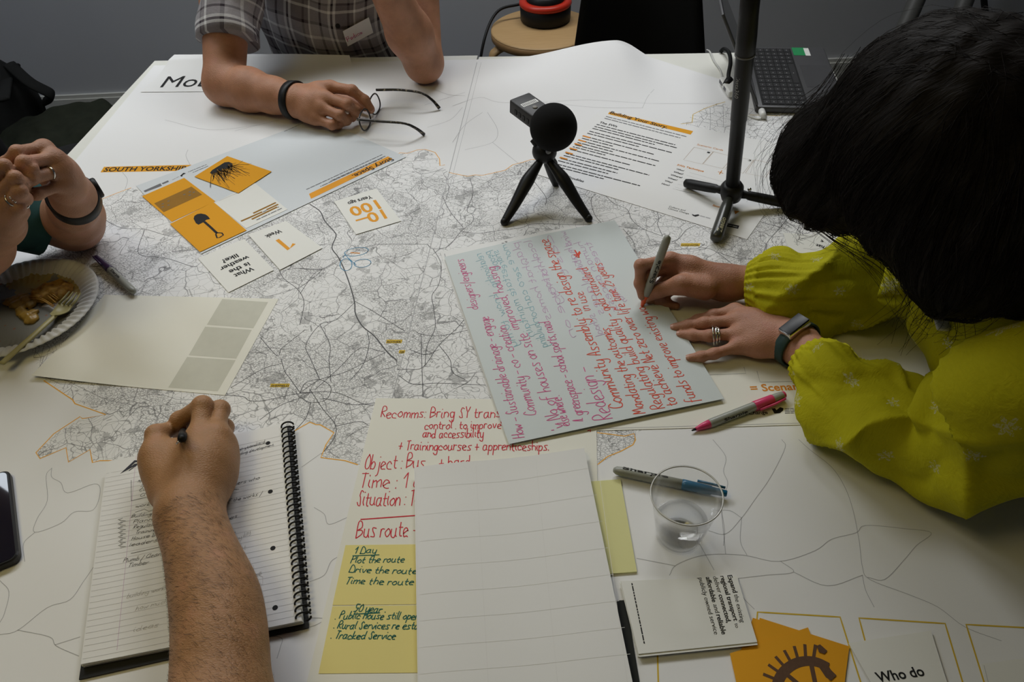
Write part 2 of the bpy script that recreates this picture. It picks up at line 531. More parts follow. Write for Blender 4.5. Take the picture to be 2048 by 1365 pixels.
# ---------------------------------------------------------------- the two tables
MAT['table'] = plain('table_laminate', (0.74, 0.74, 0.68), 0.4, 0.4, var=0.03)
SF = P(957, 111, 0)                     # far end of the gap between the tables
U = unit(P(1650, 105, 0) - P(305, 127, 0)); U[2] = 0; U = unit(U)
N_ = unit(P(785, 795, 0) - P(957, 111, 0)); N_[2] = 0; N_ = unit(N_)
def table(origin, w, label):
    """origin: far-left corner, w width along U, 1.6 m toward the camera along N_"""
    c = [origin, origin + U * w, origin + U * w + N_ * 1.6, origin + N_ * 1.6]
    root = empty('table', (*(sum(c) / 4)[:2], 0), label, 'table', 'white tables pushed together')
    mb = MB(); vs = [p.copy() for p in c] + [p - V(0, 0, 0.025) for p in c]
    mb.add(vs, [(3, 2, 1, 0), (4, 5, 6, 7), (0, 1, 5, 4), (1, 2, 6, 5), (2, 3, 7, 6), (3, 0, 4, 7)], 'table')
    mb.build('tabletop', root)
    ctr = sum(c) / 4
    for p in c:
        q = p + unit(ctr - p) * 0.09
        b = MB(); b.tube([(q[0], q[1], 0.0), (q[0], q[1], TZ - 0.025)], 0.02, 'grey_metal', 16)
        b.build('leg', root)
    b = MB()
    for i in range(4):
        a0 = c[i] + unit(ctr - c[i]) * 0.09; a1 = c[(i + 1) % 4] + unit(ctr - c[(i + 1) % 4]) * 0.09
        b.tube([a0 - V(0, 0, 0.045), a1 - V(0, 0, 0.045)], 0.015, 'grey_metal', 8)
    b.build('frame_rail', root)
    return root
WL = np.linalg.norm(P(957, 111, 0) - P(305, 127, 0)); WR = np.linalg.norm(P(1650, 105, 0) - P(960, 110, 0))
table(SF - U * WL, WL - 0.002, 'white laminate table on the left side, under the curled sheet and plate')
table(SF - N_ * 0.012 + N_ * 0.02 + U * 0.002, WR, 'white laminate table on the right side, under the laptop')

# ================================================================ map sheets
t = NT('map_detail', 0.75, 0.2)
o3 = t.obj()
col = (0.80, 0.80, 0.80, 1)
n1 = t.noise(9, 4, 0.5, dist=0.6)
hills = t.noise(5.5, 2, 0.5)
wood = t.math('GREATER_THAN', t.noise(22, 5, 0.65), 0.60)
c1 = t.mix(t.math('MULTIPLY', wood, t.math('MULTIPLY_ADD', t.noise(900, 1), 0.8, 0.25)), col, (0.36, 0.36, 0.36, 1))
cont = t.math('LESS_THAN', t.math('ABSOLUTE', t.math('SUBTRACT', t.math('FRACT', t.math('MULTIPLY', n1, 34.0)), 0.5)), 0.06)
cont = t.math('MULTIPLY', cont, t.math('LESS_THAN', hills, 0.56))
c2 = t.mix(t.math('MULTIPLY', cont, 0.62), c1, (0.20, 0.20, 0.20, 1))
urban = t.math('GREATER_THAN', t.noise(8, 3, 0.5, vec=t.mapping(o3, loc=(3.1, 1.7, 0))), 0.50)
st = t.math('LESS_THAN', t.voro(230, vec=t.mapping(o3, scale=(1, 1.25, 1), rot=(0, 0, 0.5))), 0.07)
c3 = t.mix(t.math('MULTIPLY', t.math('MULTIPLY', st, urban), 0.60), c2, (0.20, 0.20, 0.20, 1))
fld = t.math('LESS_THAN', t.voro(70, vec=t.mapping(o3, loc=(1, 2, 0))), 0.016)
c4 = t.mix(t.math('MULTIPLY', fld, 0.52), c3, (0.17, 0.17, 0.17, 1))
nv = t.new('ShaderNodeTexNoise'); nv.inputs['Scale'].default_value = 14; t.link(o3, nv.inputs['Vector'])
ad = t.new('ShaderNodeMix', data_type='VECTOR'); ad.inputs[0].default_value = 0.05
t.link(o3, ad.inputs[4]); t.link(nv.outputs['Color'], ad.inputs[5])
rd = t.math('LESS_THAN', t.voro(21, vec=ad.outputs[1]), 0.010)
c5 = t.mix(t.math('MULTIPLY', rd, 0.62), c4, (0.10, 0.10, 0.105, 1))
t.color(c5); MAT['map'] = t.m
t = NT('map_contours_only', 0.75, 0.2)
n1 = t.noise(11, 4, 0.5, dist=0.6)
cont = t.math('LESS_THAN', t.math('ABSOLUTE', t.math('SUBTRACT', t.math('FRACT', t.math('MULTIPLY', n1, 30.0)), 0.5)), 0.06)
fld = t.math('LESS_THAN', t.voro(40), 0.016)
c1 = t.mix(t.math('MULTIPLY', cont, 0.5), (0.80, 0.80, 0.80, 1), (0.25, 0.25, 0.25, 1))
wood = t.math('GREATER_THAN', t.noise(22, 5, 0.65), 0.62)
c1 = t.mix(t.math('MULTIPLY', wood, 0.5), c1, (0.42, 0.42, 0.42, 1))
t.color(t.mix(t.math('MULTIPLY', fld, 0.7), c1, (0.15, 0.15, 0.15, 1))); MAT['map_light'] = t.m

def cv(ox, oy, s):
    return lambda *pp: [(ox + x / s, oy + y / s) for x, y in pp]

def seamx(y): return 957 - 0.2518 * (y - 111)

# left sheet (z 0.3 mm) and right sheet (z 0.6 mm, overlaps it along the seam)
ML = Flat('map_sheet', [(308, 131), (seamx(119) + 4, 119), (seamx(1470) + 6, 1470), (-800, 1470)], 0.35, 'paper_map', 0.2)
ML.poly([(195, 402), (262, 376), (300, 388), (420, 330), (560, 300), (700, 310), (790, 312), (815, 304), (850, 300), (872, 310), (881, 332),
         (seamx(345), 345), (seamx(930), 930), (715, 930), (690, 918), (642, 916), (652, 890), (668, 866), (640, 850), (620, 845), (590, 862),
         (480, 880), (300, 925), (215, 922), (185, 926), (180, 900), (137, 925), (132, 896), (80, 918), (72, 906), (108, 868), (165, 838),
         (212, 830), (145, 800), (88, 762), (60, 700), (30, 600), (45, 545), (85, 548), (60, 480), (120, 440)], 'map', 0.6)
ORL = [[(790, 312), (800, 306), (815, 307), (835, 300), (850, 299), (870, 305), (879, 318), (880, 332), (889, 330)],
       [(88, 762), (145, 800), (150, 808), (212, 830), (165, 838), (160, 834), (108, 868), (72, 906), (80, 918), (132, 896), (137, 925), (180, 900), (185, 926), (200, 922), (228, 922)],
       [(590, 862), (605, 853), (620, 845), (632, 850), (640, 850), (668, 866), (652, 890), (642, 916), (690, 922), (715, 930)],
       [(47, 540), (55, 546), (85, 548)], [(195, 402), (230, 388), (262, 376)]]
for l in ORL: ML.line(l, 1.5, 'orange_line', 1.4)
def roads(sh, ls, w, mat, k=5):
    for l in ls: sh.line(l, w, mat, 1.2, smooth=k)
roads(ML, [[(620, 409), (640, 423), (650, 443), (668, 463), (672, 473), (664, 496), (676, 514), (687, 536), (699, 568), (709, 604), (711, 628), (725, 653), (749, 673), (773, 703), (793, 721)]], 1.9, 'ink_road')
roads(ML, [[(685, 514), (737, 493), (777, 489), (854, 489)], [(682, 516), (644, 538), (600, 538)], [(644, 540), (628, 548), (600, 588)],
           [(711, 604), (741, 620), (781, 645), (810, 663)], [(600, 786), (672, 786), (733, 810), (780, 805)], [(630, 780), (680, 735), (721, 697), (769, 705)],
           [(620, 780), (646, 819), (671, 851), (667, 879), (643, 909)], [(646, 797), (706, 810), (753, 806)], [(671, 853), (718, 844), (735, 850)],
           [(290, 459), (276, 499), (286, 512), (329, 516), (379, 532), (393, 534)], [(202, 436), (243, 456), (290, 459), (340, 473), (370, 470)],
           [(559, 542), (569, 559), (595, 579), (608, 605), (600, 650)], [(559, 544), (595, 537), (645, 539), (682, 519)], [(595, 579), (632, 552), (645, 539)],
           [(520, 675), (554, 712), (562, 699), (578, 686), (610, 660)], [(562, 718), (570, 744), (578, 755), (600, 786)], [(462, 776), (525, 739), (562, 728)],
           [(450, 791), (486, 794), (499, 802), (528, 802), (578, 791), (625, 785)], [(600, 786), (640, 760), (690, 745), (740, 720), (770, 706)],
           [(600, 786), (612, 766), (640, 760), (662, 776), (652, 800), (622, 806), (602, 796)], [(640, 760), (622, 720), (612, 690), (640, 650), (672, 640), (709, 606)], [(640, 650), (660, 690), (658, 720), (662, 765)],
           [(590, 862), (612, 836), (622, 806)], [(520, 840), (560, 812), (602, 796)], [(700, 762), (726, 730), (738, 690), (735, 664)]], 1.0, 'ink_road')
roads(ML, [[(90, 742), (150, 770), (215, 800), (300, 818), (340, 840)], [(240, 800), (300, 790), (330, 792), (360, 800), (420, 798)]], 0.6, 'ink_grey')
k2 = cv(0, 750, 2.22)
pale = [k2((230, 415), (205, 450), (210, 560), (165, 640), (155, 700), (270, 660), (330, 610), (415, 600), (445, 520), (420, 485), (300, 525), (270, 480), (230, 455), (230, 415)),
        k2((0, 1155), (80, 1135), (210, 1035), (310, 1000), (370, 920), (415, 855)), k2((80, 1135), (220, 1165), (250, 1205), (350, 1250)), k2((245, 1200), (355, 1165)),
        k2((0, 915), (40, 965), (20, 1060), (0, 1100)), k2((155, 700), (105, 750), (110, 830)), k2((1395, 590), (1440, 620), (1460, 665), (1540, 635)), k2((1340, 410), (1425, 350)),
        k2((1375, 920), (1440, 890), (1470, 830), (1510, 805)), k2((1180, 1160), (1250, 1170), (1245, 1210), (1230, 1260)), k2((1360, 1080), (1440, 1085), (1380, 1120), (1270, 1130)),
        [(870, 180), (900, 190), (930, 192)], [(855, 255), (900, 240), (925, 215)], [(850, 210), (930, 185)], [(250, 380), (255, 360), (245, 345)], [(380, 330), (372, 312), (376, 300)],
        [(620, 230), (560, 240), (470, 262)], [(330, 240), (420, 260), (520, 250)]]
roads(ML, pale, 0.7, 'ink_pale')
ML.poly([(201, 345), (208, 334), (383, 330), (372, 342)], 'orange', 1.0)
printed(ML, 'SOUTH YORKSHIRE', (206, 343.5), (381, 340.5), 'ink', True, hmm=15, dz=2.2)
def placename(sh, x, y, w, txt, h=5.5):
    sh.poly([(x, y), (x + 1.5, y - h), (x + w + 2, y - h), (x + w, y)], 'yellow_line', 1.9)
    if txt: printed(sh, txt, (x + 2, y - 0.8), (x + w - 1, y - 0.8), 'ink', True, dz=2.6)
placename(ML, 540, 775, 38, 'SHEFFIELD', 7); placename(ML, 772, 687, 31, 'ROTHER', 7)
ML.line([(702, 506), (719, 507)], 2.2, 'orange_text', 2.2)
def loop(cx, cy, rx, ry, a=0.0, n=26):
    return [(cx + rx * cos(t) * cos(a) - ry * sin(t) * sin(a), cy + rx * cos(t) * sin(a) + ry * sin(t) * cos(a)) for t in np.linspace(0.2, 2 * pi + 0.5, n)]
for l in (loop(713, 504, 24, 8, -0.15), loop(692, 530, 12, 12, 0.6), loop(725, 527, 17, 8, -0.1), [(686, 516), (690, 510), (694, 514), (700, 520), (712, 530)]):
    ML.line(l, 1.2, 'ink_blue', 2.4)
ML.build('large printed county map sheet covering the left table, orange county title at its edge', 'map', 'map sheets')

def lift_r(x, y):
    sm = lambda a, b, v: (lambda q: q * q * (3 - 2 * q))(min(max((v - a) / (b - a), 0), 1))
    return 0.036 * sm(0.02, 0.27, x) * (1 - sm(0.27, 0.36, x)) * sm(1.52, 1.80, y)
class MapRight(Flat):
    L = [(seamx(119), 119), (seamx(1470), 1470)]
    R = [(1262, 109), (1312, 118), (1400, 146), (1500, 177), (1600, 207), (1760, 300), (2000, 470), (2300, 760), (2500, 1470)]
    def uv(self, u, v):
        a = P(*self.L[0], self.zmm / 1000); b = P(*self.L[1], self.zmm / 1000)
        rs = [P(x, y, self.zmm / 1000) for x, y in self.R]
        y = rs[0][1] + (rs[-1][1] - rs[0][1]) * v
        i = 0
        while i < len(rs) - 2 and rs[i + 1][1] > y: i += 1
        k = (y - rs[i][1]) / (rs[i + 1][1] - rs[i][1]); r = rs[i] + (rs[i + 1] - rs[i]) * k
        p = (a + (b - a) * v) * (1 - u) + r * u
        return p + V(0, 0, self.lift(p[0], p[1]))
MR = MapRight('map_sheet', [(seamx(119), 119), (1262, 109), (2500, 1470), (seamx(1470), 1470)], 0.7, 'paper_map', 0.2, lift=lift_r, nu=60, nv=70)
MR.poly([(seamx(345), 345), (905, 346), (935, 352), (965, 350), (1010, 340), (1045, 325), (1080, 318), (1150, 300), (1250, 275), (1320, 262), (1400, 262), (1560, 320), (1640, 470),
         (1600, 560), (1500, 640), (1400, 780), (1300, 850), (1272, 868), (1270, 885), (1242, 903), (1195, 930), (1100, 935), (seamx(930), 930)], 'map', 0.6)
MR.poly([(1320, 262), (1370, 248), (1385, 230), (1410, 215), (1440, 205), (1480, 215), (1580, 222), (1680, 290), (1640, 470), (1560, 320), (1400, 262)], 'map_light', 0.6)
for l in ([(seamx(345), 345), (905, 347), (935, 353), (950, 350), (965, 351), (1010, 341), (1025, 330), (1045, 325), (1060, 320), (1085, 318)],
          [(1362, 248), (1384, 246), (1386, 229), (1410, 217), (1430, 210), (1450, 204)], [(1195, 866), (1218, 869), (1250, 873), (1268, 868), (1271, 880), (1266, 890), (1242, 903), (1215, 914), (1195, 930)],
          [(1500, 230), (1560, 232)]):
    MR.line(l, 1.4, 'yellow_line' if l[0][0] > 1300 else 'orange_line', 1.4)
roads(MR, [[(855, 489), (866, 498), (896, 493), (922, 463), (946, 443), (944, 429), (934, 421), (946, 387), (940, 357)], [(884, 391), (900, 423), (926, 455)],
           [(922, 463), (958, 467), (1000, 461), (1042, 456), (1070, 448), (1153, 450), (1207, 450), (1259, 456), (1291, 460)],
           [(795, 739), (813, 739), (846, 735), (878, 691), (914, 657), (934, 632)], [(795, 750), (826, 769), (874, 767), (971, 771)], [(842, 669), (844, 737), (846, 794)],
           [(866, 498), (882, 528), (878, 568), (864, 592), (868, 620), (870, 657), (854, 693), (850, 733)], [(830, 662), (842, 669), (880, 672), (940, 660)],
           [(1191, 388), (1182, 401), (1189, 429), (1206, 450)], [(1211, 392), (1229, 408), (1254, 419), (1264, 440), (1286, 458), (1325, 473)],
           [(1314, 424), (1318, 438), (1315, 449), (1325, 472)], [(1392, 451), (1373, 460), (1357, 478), (1330, 488)], [(1591, 417), (1561, 455), (1536, 483), (1529, 500), (1513, 528)],
           [(1500, 438), (1513, 442), (1561, 455)], [(1339, 501), (1373, 498), (1393, 498), (1410, 488)], [(1398, 495), (1422, 499), (1442, 511), (1464, 528), (1481, 538)],
           [(1436, 505), (1478, 518), (1524, 518)], [(1068, 363), (1087, 387), (1093, 399), (1091, 410)], [(1246, 458), (1263, 478), (1270, 495), (1266, 510)],
           [(878, 691), (900, 720), (905, 745), (930, 760)], [(820, 700), (850, 710), (878, 700)]], 1.0, 'ink_road')
roads(MR, [[(1365, 246), (1420, 246), (1500, 260)], [(1420, 215), (1421, 246), (1418, 275)], [(1446, 208), (1447, 255)], [(1400, 228), (1480, 226)], [(1545, 235), (1550, 260), (1570, 275)], [(1510, 280), (1530, 245), (1580, 236)]], 0.6, 'ink_grey')
k5 = cv(1180, 880, 2.359)
pale = [k5((580, 0), (640, 80), (630, 150), (650, 210), (620, 300), (635, 430), (630, 500)), k5((905, 0), (920, 40), (850, 180), (780, 280), (715, 370), (640, 445), (560, 430)),
        k5((985, 0), (1040, 50), (1140, 130), (1200, 220), (1240, 330), (1270, 480), (1285, 600), (1320, 660), (1500, 730), (1640, 790), (1770, 885), (1940, 950)),
        k5((375, 640), (410, 590), (540, 545), (720, 545), (890, 575), (1060, 525), (1140, 470), (1255, 440), (1300, 405), (1480, 420), (1610, 440), (1540, 500), (1480, 570), (1390, 660), (1310, 650)),
        k5((220, 560), (400, 595)), k5((700, 655), (830, 640), (960, 625), (900, 575)), k5((960, 625), (1120, 690), (1285, 640)), k5((1285, 640), (1300, 710), (1340, 790)),
        k5((510, 480), (585, 615)), k5((715, 370), (710, 480), (740, 545)), k5((615, 290), (640, 540)), k5((700, 655), (720, 740), (775, 800)), k5((590, 335), (660, 335), (715, 370)),
        [(905, 212), (960, 195), (1000, 205), (1095, 205)], [(1100, 204), (1180, 201), (1300, 207), (1430, 207)], [(1285, 216), (1295, 195), (1310, 178)],
        [(930, 300), (985, 285), (995, 260), (975, 225)], [(985, 285), (1040, 330)], [(905, 285), (930, 250), (965, 225)], [(1100, 206), (1190, 215), (1286, 216)], [(1590, 850), (1575, 790)]]
roads(MR, pale, 0.7, 'ink_pale')
MR.line([(seamx(y) + 0.5, y) for y in np.linspace(125, 1000, 30)], 1.3, 'ink_pale', 1.4)
MR.line([(seamx(y) + 9, y) for y in np.linspace(125, 400, 12)], 0.6, 'ink_pale', 1.4)
placename(MR, 797, 707, 12, 'AM', 6); placename(MR, 1361, 493, 38, 'DONCASTER', 6)
for l in ([(1513, 1250), (1515, 1225), (1680, 1235), (1710, 1330), (1745, 1440)], [(1745, 1340), (1718, 1237), (1890, 1248), (1925, 1365), (1945, 1440)], [(1985, 1420), (1932, 1250), (2080, 1258)],
          [(1315, 1309), (1318, 1420)]):
    MR.line(l, 1.6, 'yellow_line', 1.8)
MR.build('large printed county map sheet covering the right table, its far edge curling up', 'map', 'map sheets')

# ================================================================ sheets and cards
def lift_mob(x, y):
    return 0.012 * max(0, min(1, (y - 1.76) / 0.07)) ** 2 + 0.006 * max(0, min(1, (-0.80 - x) / 0.06)) ** 2
s = Flat('title_sheet', [(352, 119), (700, 117), (720, 181), (281, 184)], 1.6, 'paper', 0.3, lift=lift_mob)
printed(s, 'Mobility', (320, 175), (500, 171), 'ink', False, hmm=56, dz=4)
s.build('white sheet with large black printed title lying under the elbow of the plaid shirted person', 'sheet')

s = Flat('printed_sheet', [(272, 372), (637, 236), (812, 314), (402, 508)], 1.7, 'paper_blue', 0.3)
s.poly([(618, 388), (776, 313), (786, 319), (622, 398)], 'orange_print', 1.2)
printed(s, 'Story Space.', (782, 315.5), (703, 351), 'ink', True)
for a, b in (((764, 309), (612, 379)), ((770, 312), (660, 362)), ((764, 316), (640, 373))): wordbars(s, a, b, 2.2)
s.poly([(287, 382), (321, 367), (324, 372), (290, 385)], 'ink_grey', 1.2); s.poly([(323, 367), (336, 361), (338, 364), (326, 369)], 'ink_grey', 1.2)
s.poly([(360, 352), (367, 346), (372, 347), (366, 350), (364, 354)], 'ink', 1.2)
wordbars(s, (357, 353), (344, 360), 2.0, 'ink_pale'); wordbars(s, (413, 329), (376, 344), 1.8); wordbars(s, (416, 332), (385, 345), 1.8)
wordbars(s, (606, 246), (568, 263), 1.6)
s.build('bluish printed sheet with orange title bar upside down, under the orange and white cards', 'sheet')

c2 = cv(260, 290, 6.827)
s = Flat('prompt_card', c2((740, 450), (1165, 770), (570, 1050), (165, 700)), 2.2, 'orange', 0.4)
s.poly(c2((330, 800), (840, 570), (985, 680), (460, 920)), 'orange_dim', 1.2)
for p in c2((440, 810), (520, 770), (520, 825), (440, 850), (735, 680), (810, 645), (810, 690), (865, 650)): s.line([p, (p[0] + 2, p[1] - 0.6)], 2.6, 'ink_grey', 1.8)
s.build('orange card printed with a brown speckled strip, partly under the shovel card', 'card', 'orange cards beside the county title')
s = Flat('prompt_card', c2((1140, 780), (1590, 1165), (955, 1461), (545, 1080)), 2.8, 'orange', 0.4)
s.poly(c2((868, 1010), (880, 970), (920, 945), (970, 938), (1030, 950), (1065, 975), (1095, 1012), (1040, 1025), (1015, 1050), (935, 1092), (900, 1070)), 'ink', 1.2)
s.line(c2((1020, 1055), (1100, 1125), (1185, 1205)), 4.5, 'ink', 1.3)
s.line(c2((1185, 1200), (1255, 1205), (1275, 1232), (1230, 1262), (1190, 1272), (1172, 1225), (1185, 1200)), 2.6, 'ink', 1.4)
s.build('orange card printed with a black shovel', 'card', 'orange cards beside the county title')
s = Flat('prompt_card', c2((1328, 152), (1932, 362), (1480, 657), (880, 432)), 3.4, 'orange', 0.4, lift=lambda x, y: 0.0)
s.poly(c2((1090, 385), (1120, 345), (1290, 240), (1350, 232), (1400, 255), (1400, 300), (1250, 345), (1120, 400)), 'ink', 1.2)
rr = random.Random(5)
for i in range(95):
    x0 = rr.uniform(1110, 1390); y0 = 390 - (x0 - 1100) * 0.42 + rr.uniform(-20, 30)
    an = rr.uniform(-0.15, 1.75); L = rr.uniform(60, 260) * (1.25 if an < 0.9 else 0.7)
    pts = [(x0, y0)]
    for q in range(4): an += rr.uniform(-.25, .25); pts.append((pts[-1][0] + L / 4 * cos(an), pts[-1][1] + L / 4 * sin(an)))
    s.line(c2(*pts), rr.uniform(0.35, 1.3), 'ink' if i % 3 else 'orange_dim', 1.3)
s.build('orange card printed with a black mass of roots, tilted above the others', 'card', 'orange cards beside the county title')
s = Flat('prompt_card', [(508, 365), (575, 419), (492, 457), (429, 406)], 2.2, 'card', 0.4)
k3 = cv(380, 370, 5.933)
s.line(k3((345, 190), (565, 95)), 0.8, 'ink_pale', 1.2)
for a, b in (((1010, 215), (760, 333)), ((1037, 236), (918, 292)), ((848, 326), (615, 428)), ((1025, 268), (742, 405))): s.line(k3(a, b), 4.2, 'orange_dim', 1.2)
for a, b in (((905, 300), (862, 320)), ((1085, 275), (785, 415)), ((1050, 258), (1035, 266))): wordbars(s, k3(a)[0], k3(b)[0], 2.4)
s.build('white card with orange highlighted lines of print, beside the shovel card', 'card', 'white prompt cards on the left map')
s = Flat('prompt_card', [(488, 478), (548, 540), (457, 585), (396, 517)], 1.8, 'card', 0.4)
for tx, a, b in (('What', (735, 972), (515, 1066)), ('is the', (690, 917), (455, 1020)), ('weather', (684, 838), (345, 988)), ('like?', (552, 818), (372, 896))):
    printed(s, tx, k3(a)[0], k3(b)[0], 'ink', True, hmm=11)
s.build('white card asking about the weather in upside down black print', 'card', 'white prompt cards on the left map')
s = Flat('prompt_card', [(572, 442), (645, 496), (560, 540), (496, 469)], 2.0, 'card', 0.4)
printed(s, 'Week', (559, 459), (529, 472), 'ink', True, hmm=11)
s.line([(556, 481), (577.5, 499), (586.5, 489.5)], 6.5, 'orange_print', 1.4)
s.build('white card with a large orange numeral one under the word week, upside down', 'card', 'white prompt cards on the left map')
s = Flat('prompt_card', [(753, 377), (802, 442), (712, 469), (668, 403)], 1.8, 'card', 0.4)
k4 = cv(620, 270, 6.827)
printed(s, 'Years ago', k4((832, 826))[0], k4((508, 922))[0], 'ink', True, hmm=11)
printed(s, '100', k4((900, 890))[0], k4((516, 1005))[0], 'orange_print', True, hmm=30)
printed(s, '10–', k4((985, 1020))[0], k4((600, 1130))[0], 'orange_print', True, hmm=30)
s.build('white card with large orange number print, alone near the seam of the maps', 'card', 'white prompt cards on the left map')

def lift_bl(x, y):
    return 0.02 * max(0, min(1, (-0.50 - x) / 0.22)) ** 2 * max(0, min(1, (0.86 - y) / 0.15))
s = Flat('blank_sheet', [(209, 590), (557, 598), (450, 791), (66, 757)], 1.0, 'paper_cream', 0.25, lift=lift_bl)
k = cv(40, 570, 3.793)
for q in ([(1535, 108), (1882, 132), (1770, 330), (1418, 303)], [(1405, 318), (1758, 342), (1640, 560), (1280, 535)], [(1268, 548), (1635, 572), (1500, 808), (1125, 780)]):
    s.poly(k(*q), 'ghost_box', 1.0)
s.build('blank cream sheet beside the paper plate, three grey boxes showing through along one side', 'sheet')

kb = cv(1150, 190, 4.402)
s = Flat('printed_sheet', [(1206, 216), (1619, 301), (1494, 479), (1058, 344)], 1.6, 'paper', 0.3)
s.poly(kb((305, 148), (1040, 320), (1018, 350), (290, 168)), 'orange', 1.2)
printed(s, 'Building Your Story.', kb((303, 163))[0], kb((808, 297))[0], 'ink', True, hmm=11)
wordbars(s, kb((270, 192))[0], kb((985, 372))[0], 2.6); wordbars(s, kb((258, 208))[0], kb((925, 382))[0], 2.6)
printed(s, 'The 5Ws', kb((212, 247))[0], kb((366, 286))[0], 'ink', True)
rr = random.Random(3)
mx_ = lambda y: 178 - (y - 262) * 1.06
for y, xe in ((262, 880), (280, 900), (297, 700), (322, 850), (340, 560), (366, 690), (384, 330), (404, 740), (422, 330), (442, 705), (459, 270), (482, 480), (518, 650), (536, 380), (562, 370), (582, 290), (608, 570), (626, 250)):
    x = mx_(y) + 10; wordbars(s, kb((x, y))[0], kb((xe, y + 0.262 * (xe - x)))[0], 2.7, 'ink', rnd=rr)
for y in (362, 398, 430, 470, 506, 552):
    x = mx_(y); s.line(kb((x + 2, y), (x + 54, y + 14)), 4.5, 'orange_text', 2.2)
printed(s, 'Troubles', kb((-75, 728))[0], kb((72, 770))[0], 'ink', True)
printed(s, 'Scenario Cards', kb((1072, 442))[0], kb((1300, 494))[0], 'orange_text', False)
def lineq(q, mat='ink_pale', w=0.6): s.line(kb(*(q + [q[0]])), w, mat, 1.2)
lineq([(1050, 460), (1215, 500), (1120, 610), (955, 572)], 'orange_dim', 0.5); lineq([(1222, 500), (1390, 545), (1300, 650), (1128, 608)], 'orange_dim', 0.5)
lineq([(1410, 545), (1570, 575), (1480, 690), (1320, 655)], 'orange_dim', 0.5); lineq([(1580, 572), (1755, 610), (1680, 725), (1500, 690)], 'orange_dim', 0.5)
for tx, x, y in (('1', 1160, 510), ('3', 1522, 580), ('4', 1712, 622)): printed(s, tx, kb((x, y))[0], kb((x + 24, y + 6))[0], 'ink', True, hmm=5)
printed(s, '5Ws Technique', kb((895, 622))[0], kb((1130, 680))[0], 'orange_text', True)
s.line(kb((1262, 678), (1302, 690)), 1.6, 'orange_text', 1.5); s.line(kb((1292, 668), (1272, 698)), 1.6, 'orange_text', 1.5)
for i, tx in enumerate(('Who?', 'What?', 'Where?', 'When?', 'Why?', 'How?')):
    x0 = 888 - 25.5 * i; y0 = 656 + 26 * i; printed(s, tx, kb((x0, y0))[0], kb((x0 + 17 * len(tx), y0 + 4.6 * len(tx)))[0], 'ink', True)
    s.line(kb((x0 + 120, y0 + 26), (x0 + 420, y0 + 112)), 0.4, 'ink_pale', 1.2)
for i in range(5): s.line(kb((860 + 30 * i, 826 + 8 * i), (1190, 900)), 0.3, 'ink_pale', 1.1)
printed(s, 'Culture and', kb((826, 988))[0], kb((968, 1025))[0], 'ink', False); printed(s, 'Climate Change', kb((816, 1004))[0], kb((1000, 1053))[0], 'ink', False)
s.poly(kb((1028, 1048), (1050, 1058), (1085, 1052), (1098, 1062), (1060, 1074), (1036, 1064)), 'ink', 1.3); wordbars(s, kb((1100, 1068))[0], kb((1190, 1092))[0], 2.4, 'ink_pale')
s.poly(kb((1330, 1128), (1446, 1152), (1436, 1180), (1318, 1156)), 'ink', 1.3); wordbars(s, kb((1334, 1146))[0], kb((1428, 1168))[0], 2.0, 'ink_pale')
printed(s, 'Story', kb((1208, 978))[0], kb((1290, 1000))[0], 'orange_text', True); s.poly(kb((1400, 1018), (1448, 1026), (1410, 1052)), 'orange_text', 1.3)
for a, b in (((1400, 850), (1545, 890)), ((1545, 890), (1510, 945)), ((1400, 900), (1500, 925))): s.line(kb(a, b), 0.4, 'ink_pale', 1.1)
s.build('white printed worksheet with orange title bar under the tall stand on the right map', 'sheet')

# worksheet under the flat hand
s = Flat('printed_sheet', [(1240, 585), (1795, 556), (1850, 843), (1190, 862)], 1.5, 'paper_cream', 0.3)
kw = cv(1320, 590, 5.39)
printed(s, '= Scenario Cards', kw((985, 1045))[0], (1690, 776), 'orange_text', True)
for q in ([(490, 785), (510, 865), (925, 850), (905, 780)], [(1045, 825), (1078, 942), (1500, 935)]): s.line(kw(*q), 0.5, 'ink_grey', 1.2)
printed(s, 'Climate Change', (1455, 832), (1536, 828.5), 'ink', True)
s.poly([(1543, 818), (1550, 817), (1553, 821), (1560, 815), (1567, 817), (1566, 822), (1560, 827), (1549, 828)], 'ink', 1.3)
for i in range(4): wordbars(s, (1570, 819 + 3 * i), (1589, 818.3 + 3 * i), 1.2)
s.line([(1195, 858), (1848, 840)], 0.7, 'ink_pale', 1.2)
s.build('cream printed worksheet lying under the flat hand and pink marker', 'sheet')
s = Flat('prompt_card', [(1722, 700), (1850, 690), (1895, 800), (1745, 812)], 2.2, 'card', 0.4)
printed(s, 'W', (1762, 747), (1758, 728), 'ink', True, hmm=11); printed(s, 'W', (1796, 744), (1790, 731), 'ink', True, hmm=11)
s.build('white card with black letters turned sideways between the yellow sleeves', 'card', 'white cards under the leaning person')
s = Flat('prompt_card', [(1597, 441), (1710, 392), (1795, 458), (1678, 508)], 2.0, 'card', 0.4)
kt = cv(1480, 400, 6.4)
for tx, a, b in (('What is', (1055, 425), (1340, 325)), ('the news', (1160, 500), (1480, 385)), ('today?', (1295, 548), (1560, 455))): printed(s, tx, kt(a)[0], kt(b)[0], 'ink', True)
s.build('white card asking about today in black print beside the dark hair', 'card', 'white cards under the leaning person')
s = Flat('prompt_card', [(1566, 466), (1640, 470), (1690, 530), (1600, 560)], 1.6, 'card', 0.4)
printed(s, 'What', (1664, 497), (1633, 488), 'ink', True); printed(s, 's', (1649, 481), (1643, 479), 'ink', True)
s.build('white card printed upside down, half under the far yellow sleeve', 'card', 'white cards under the leaning person')

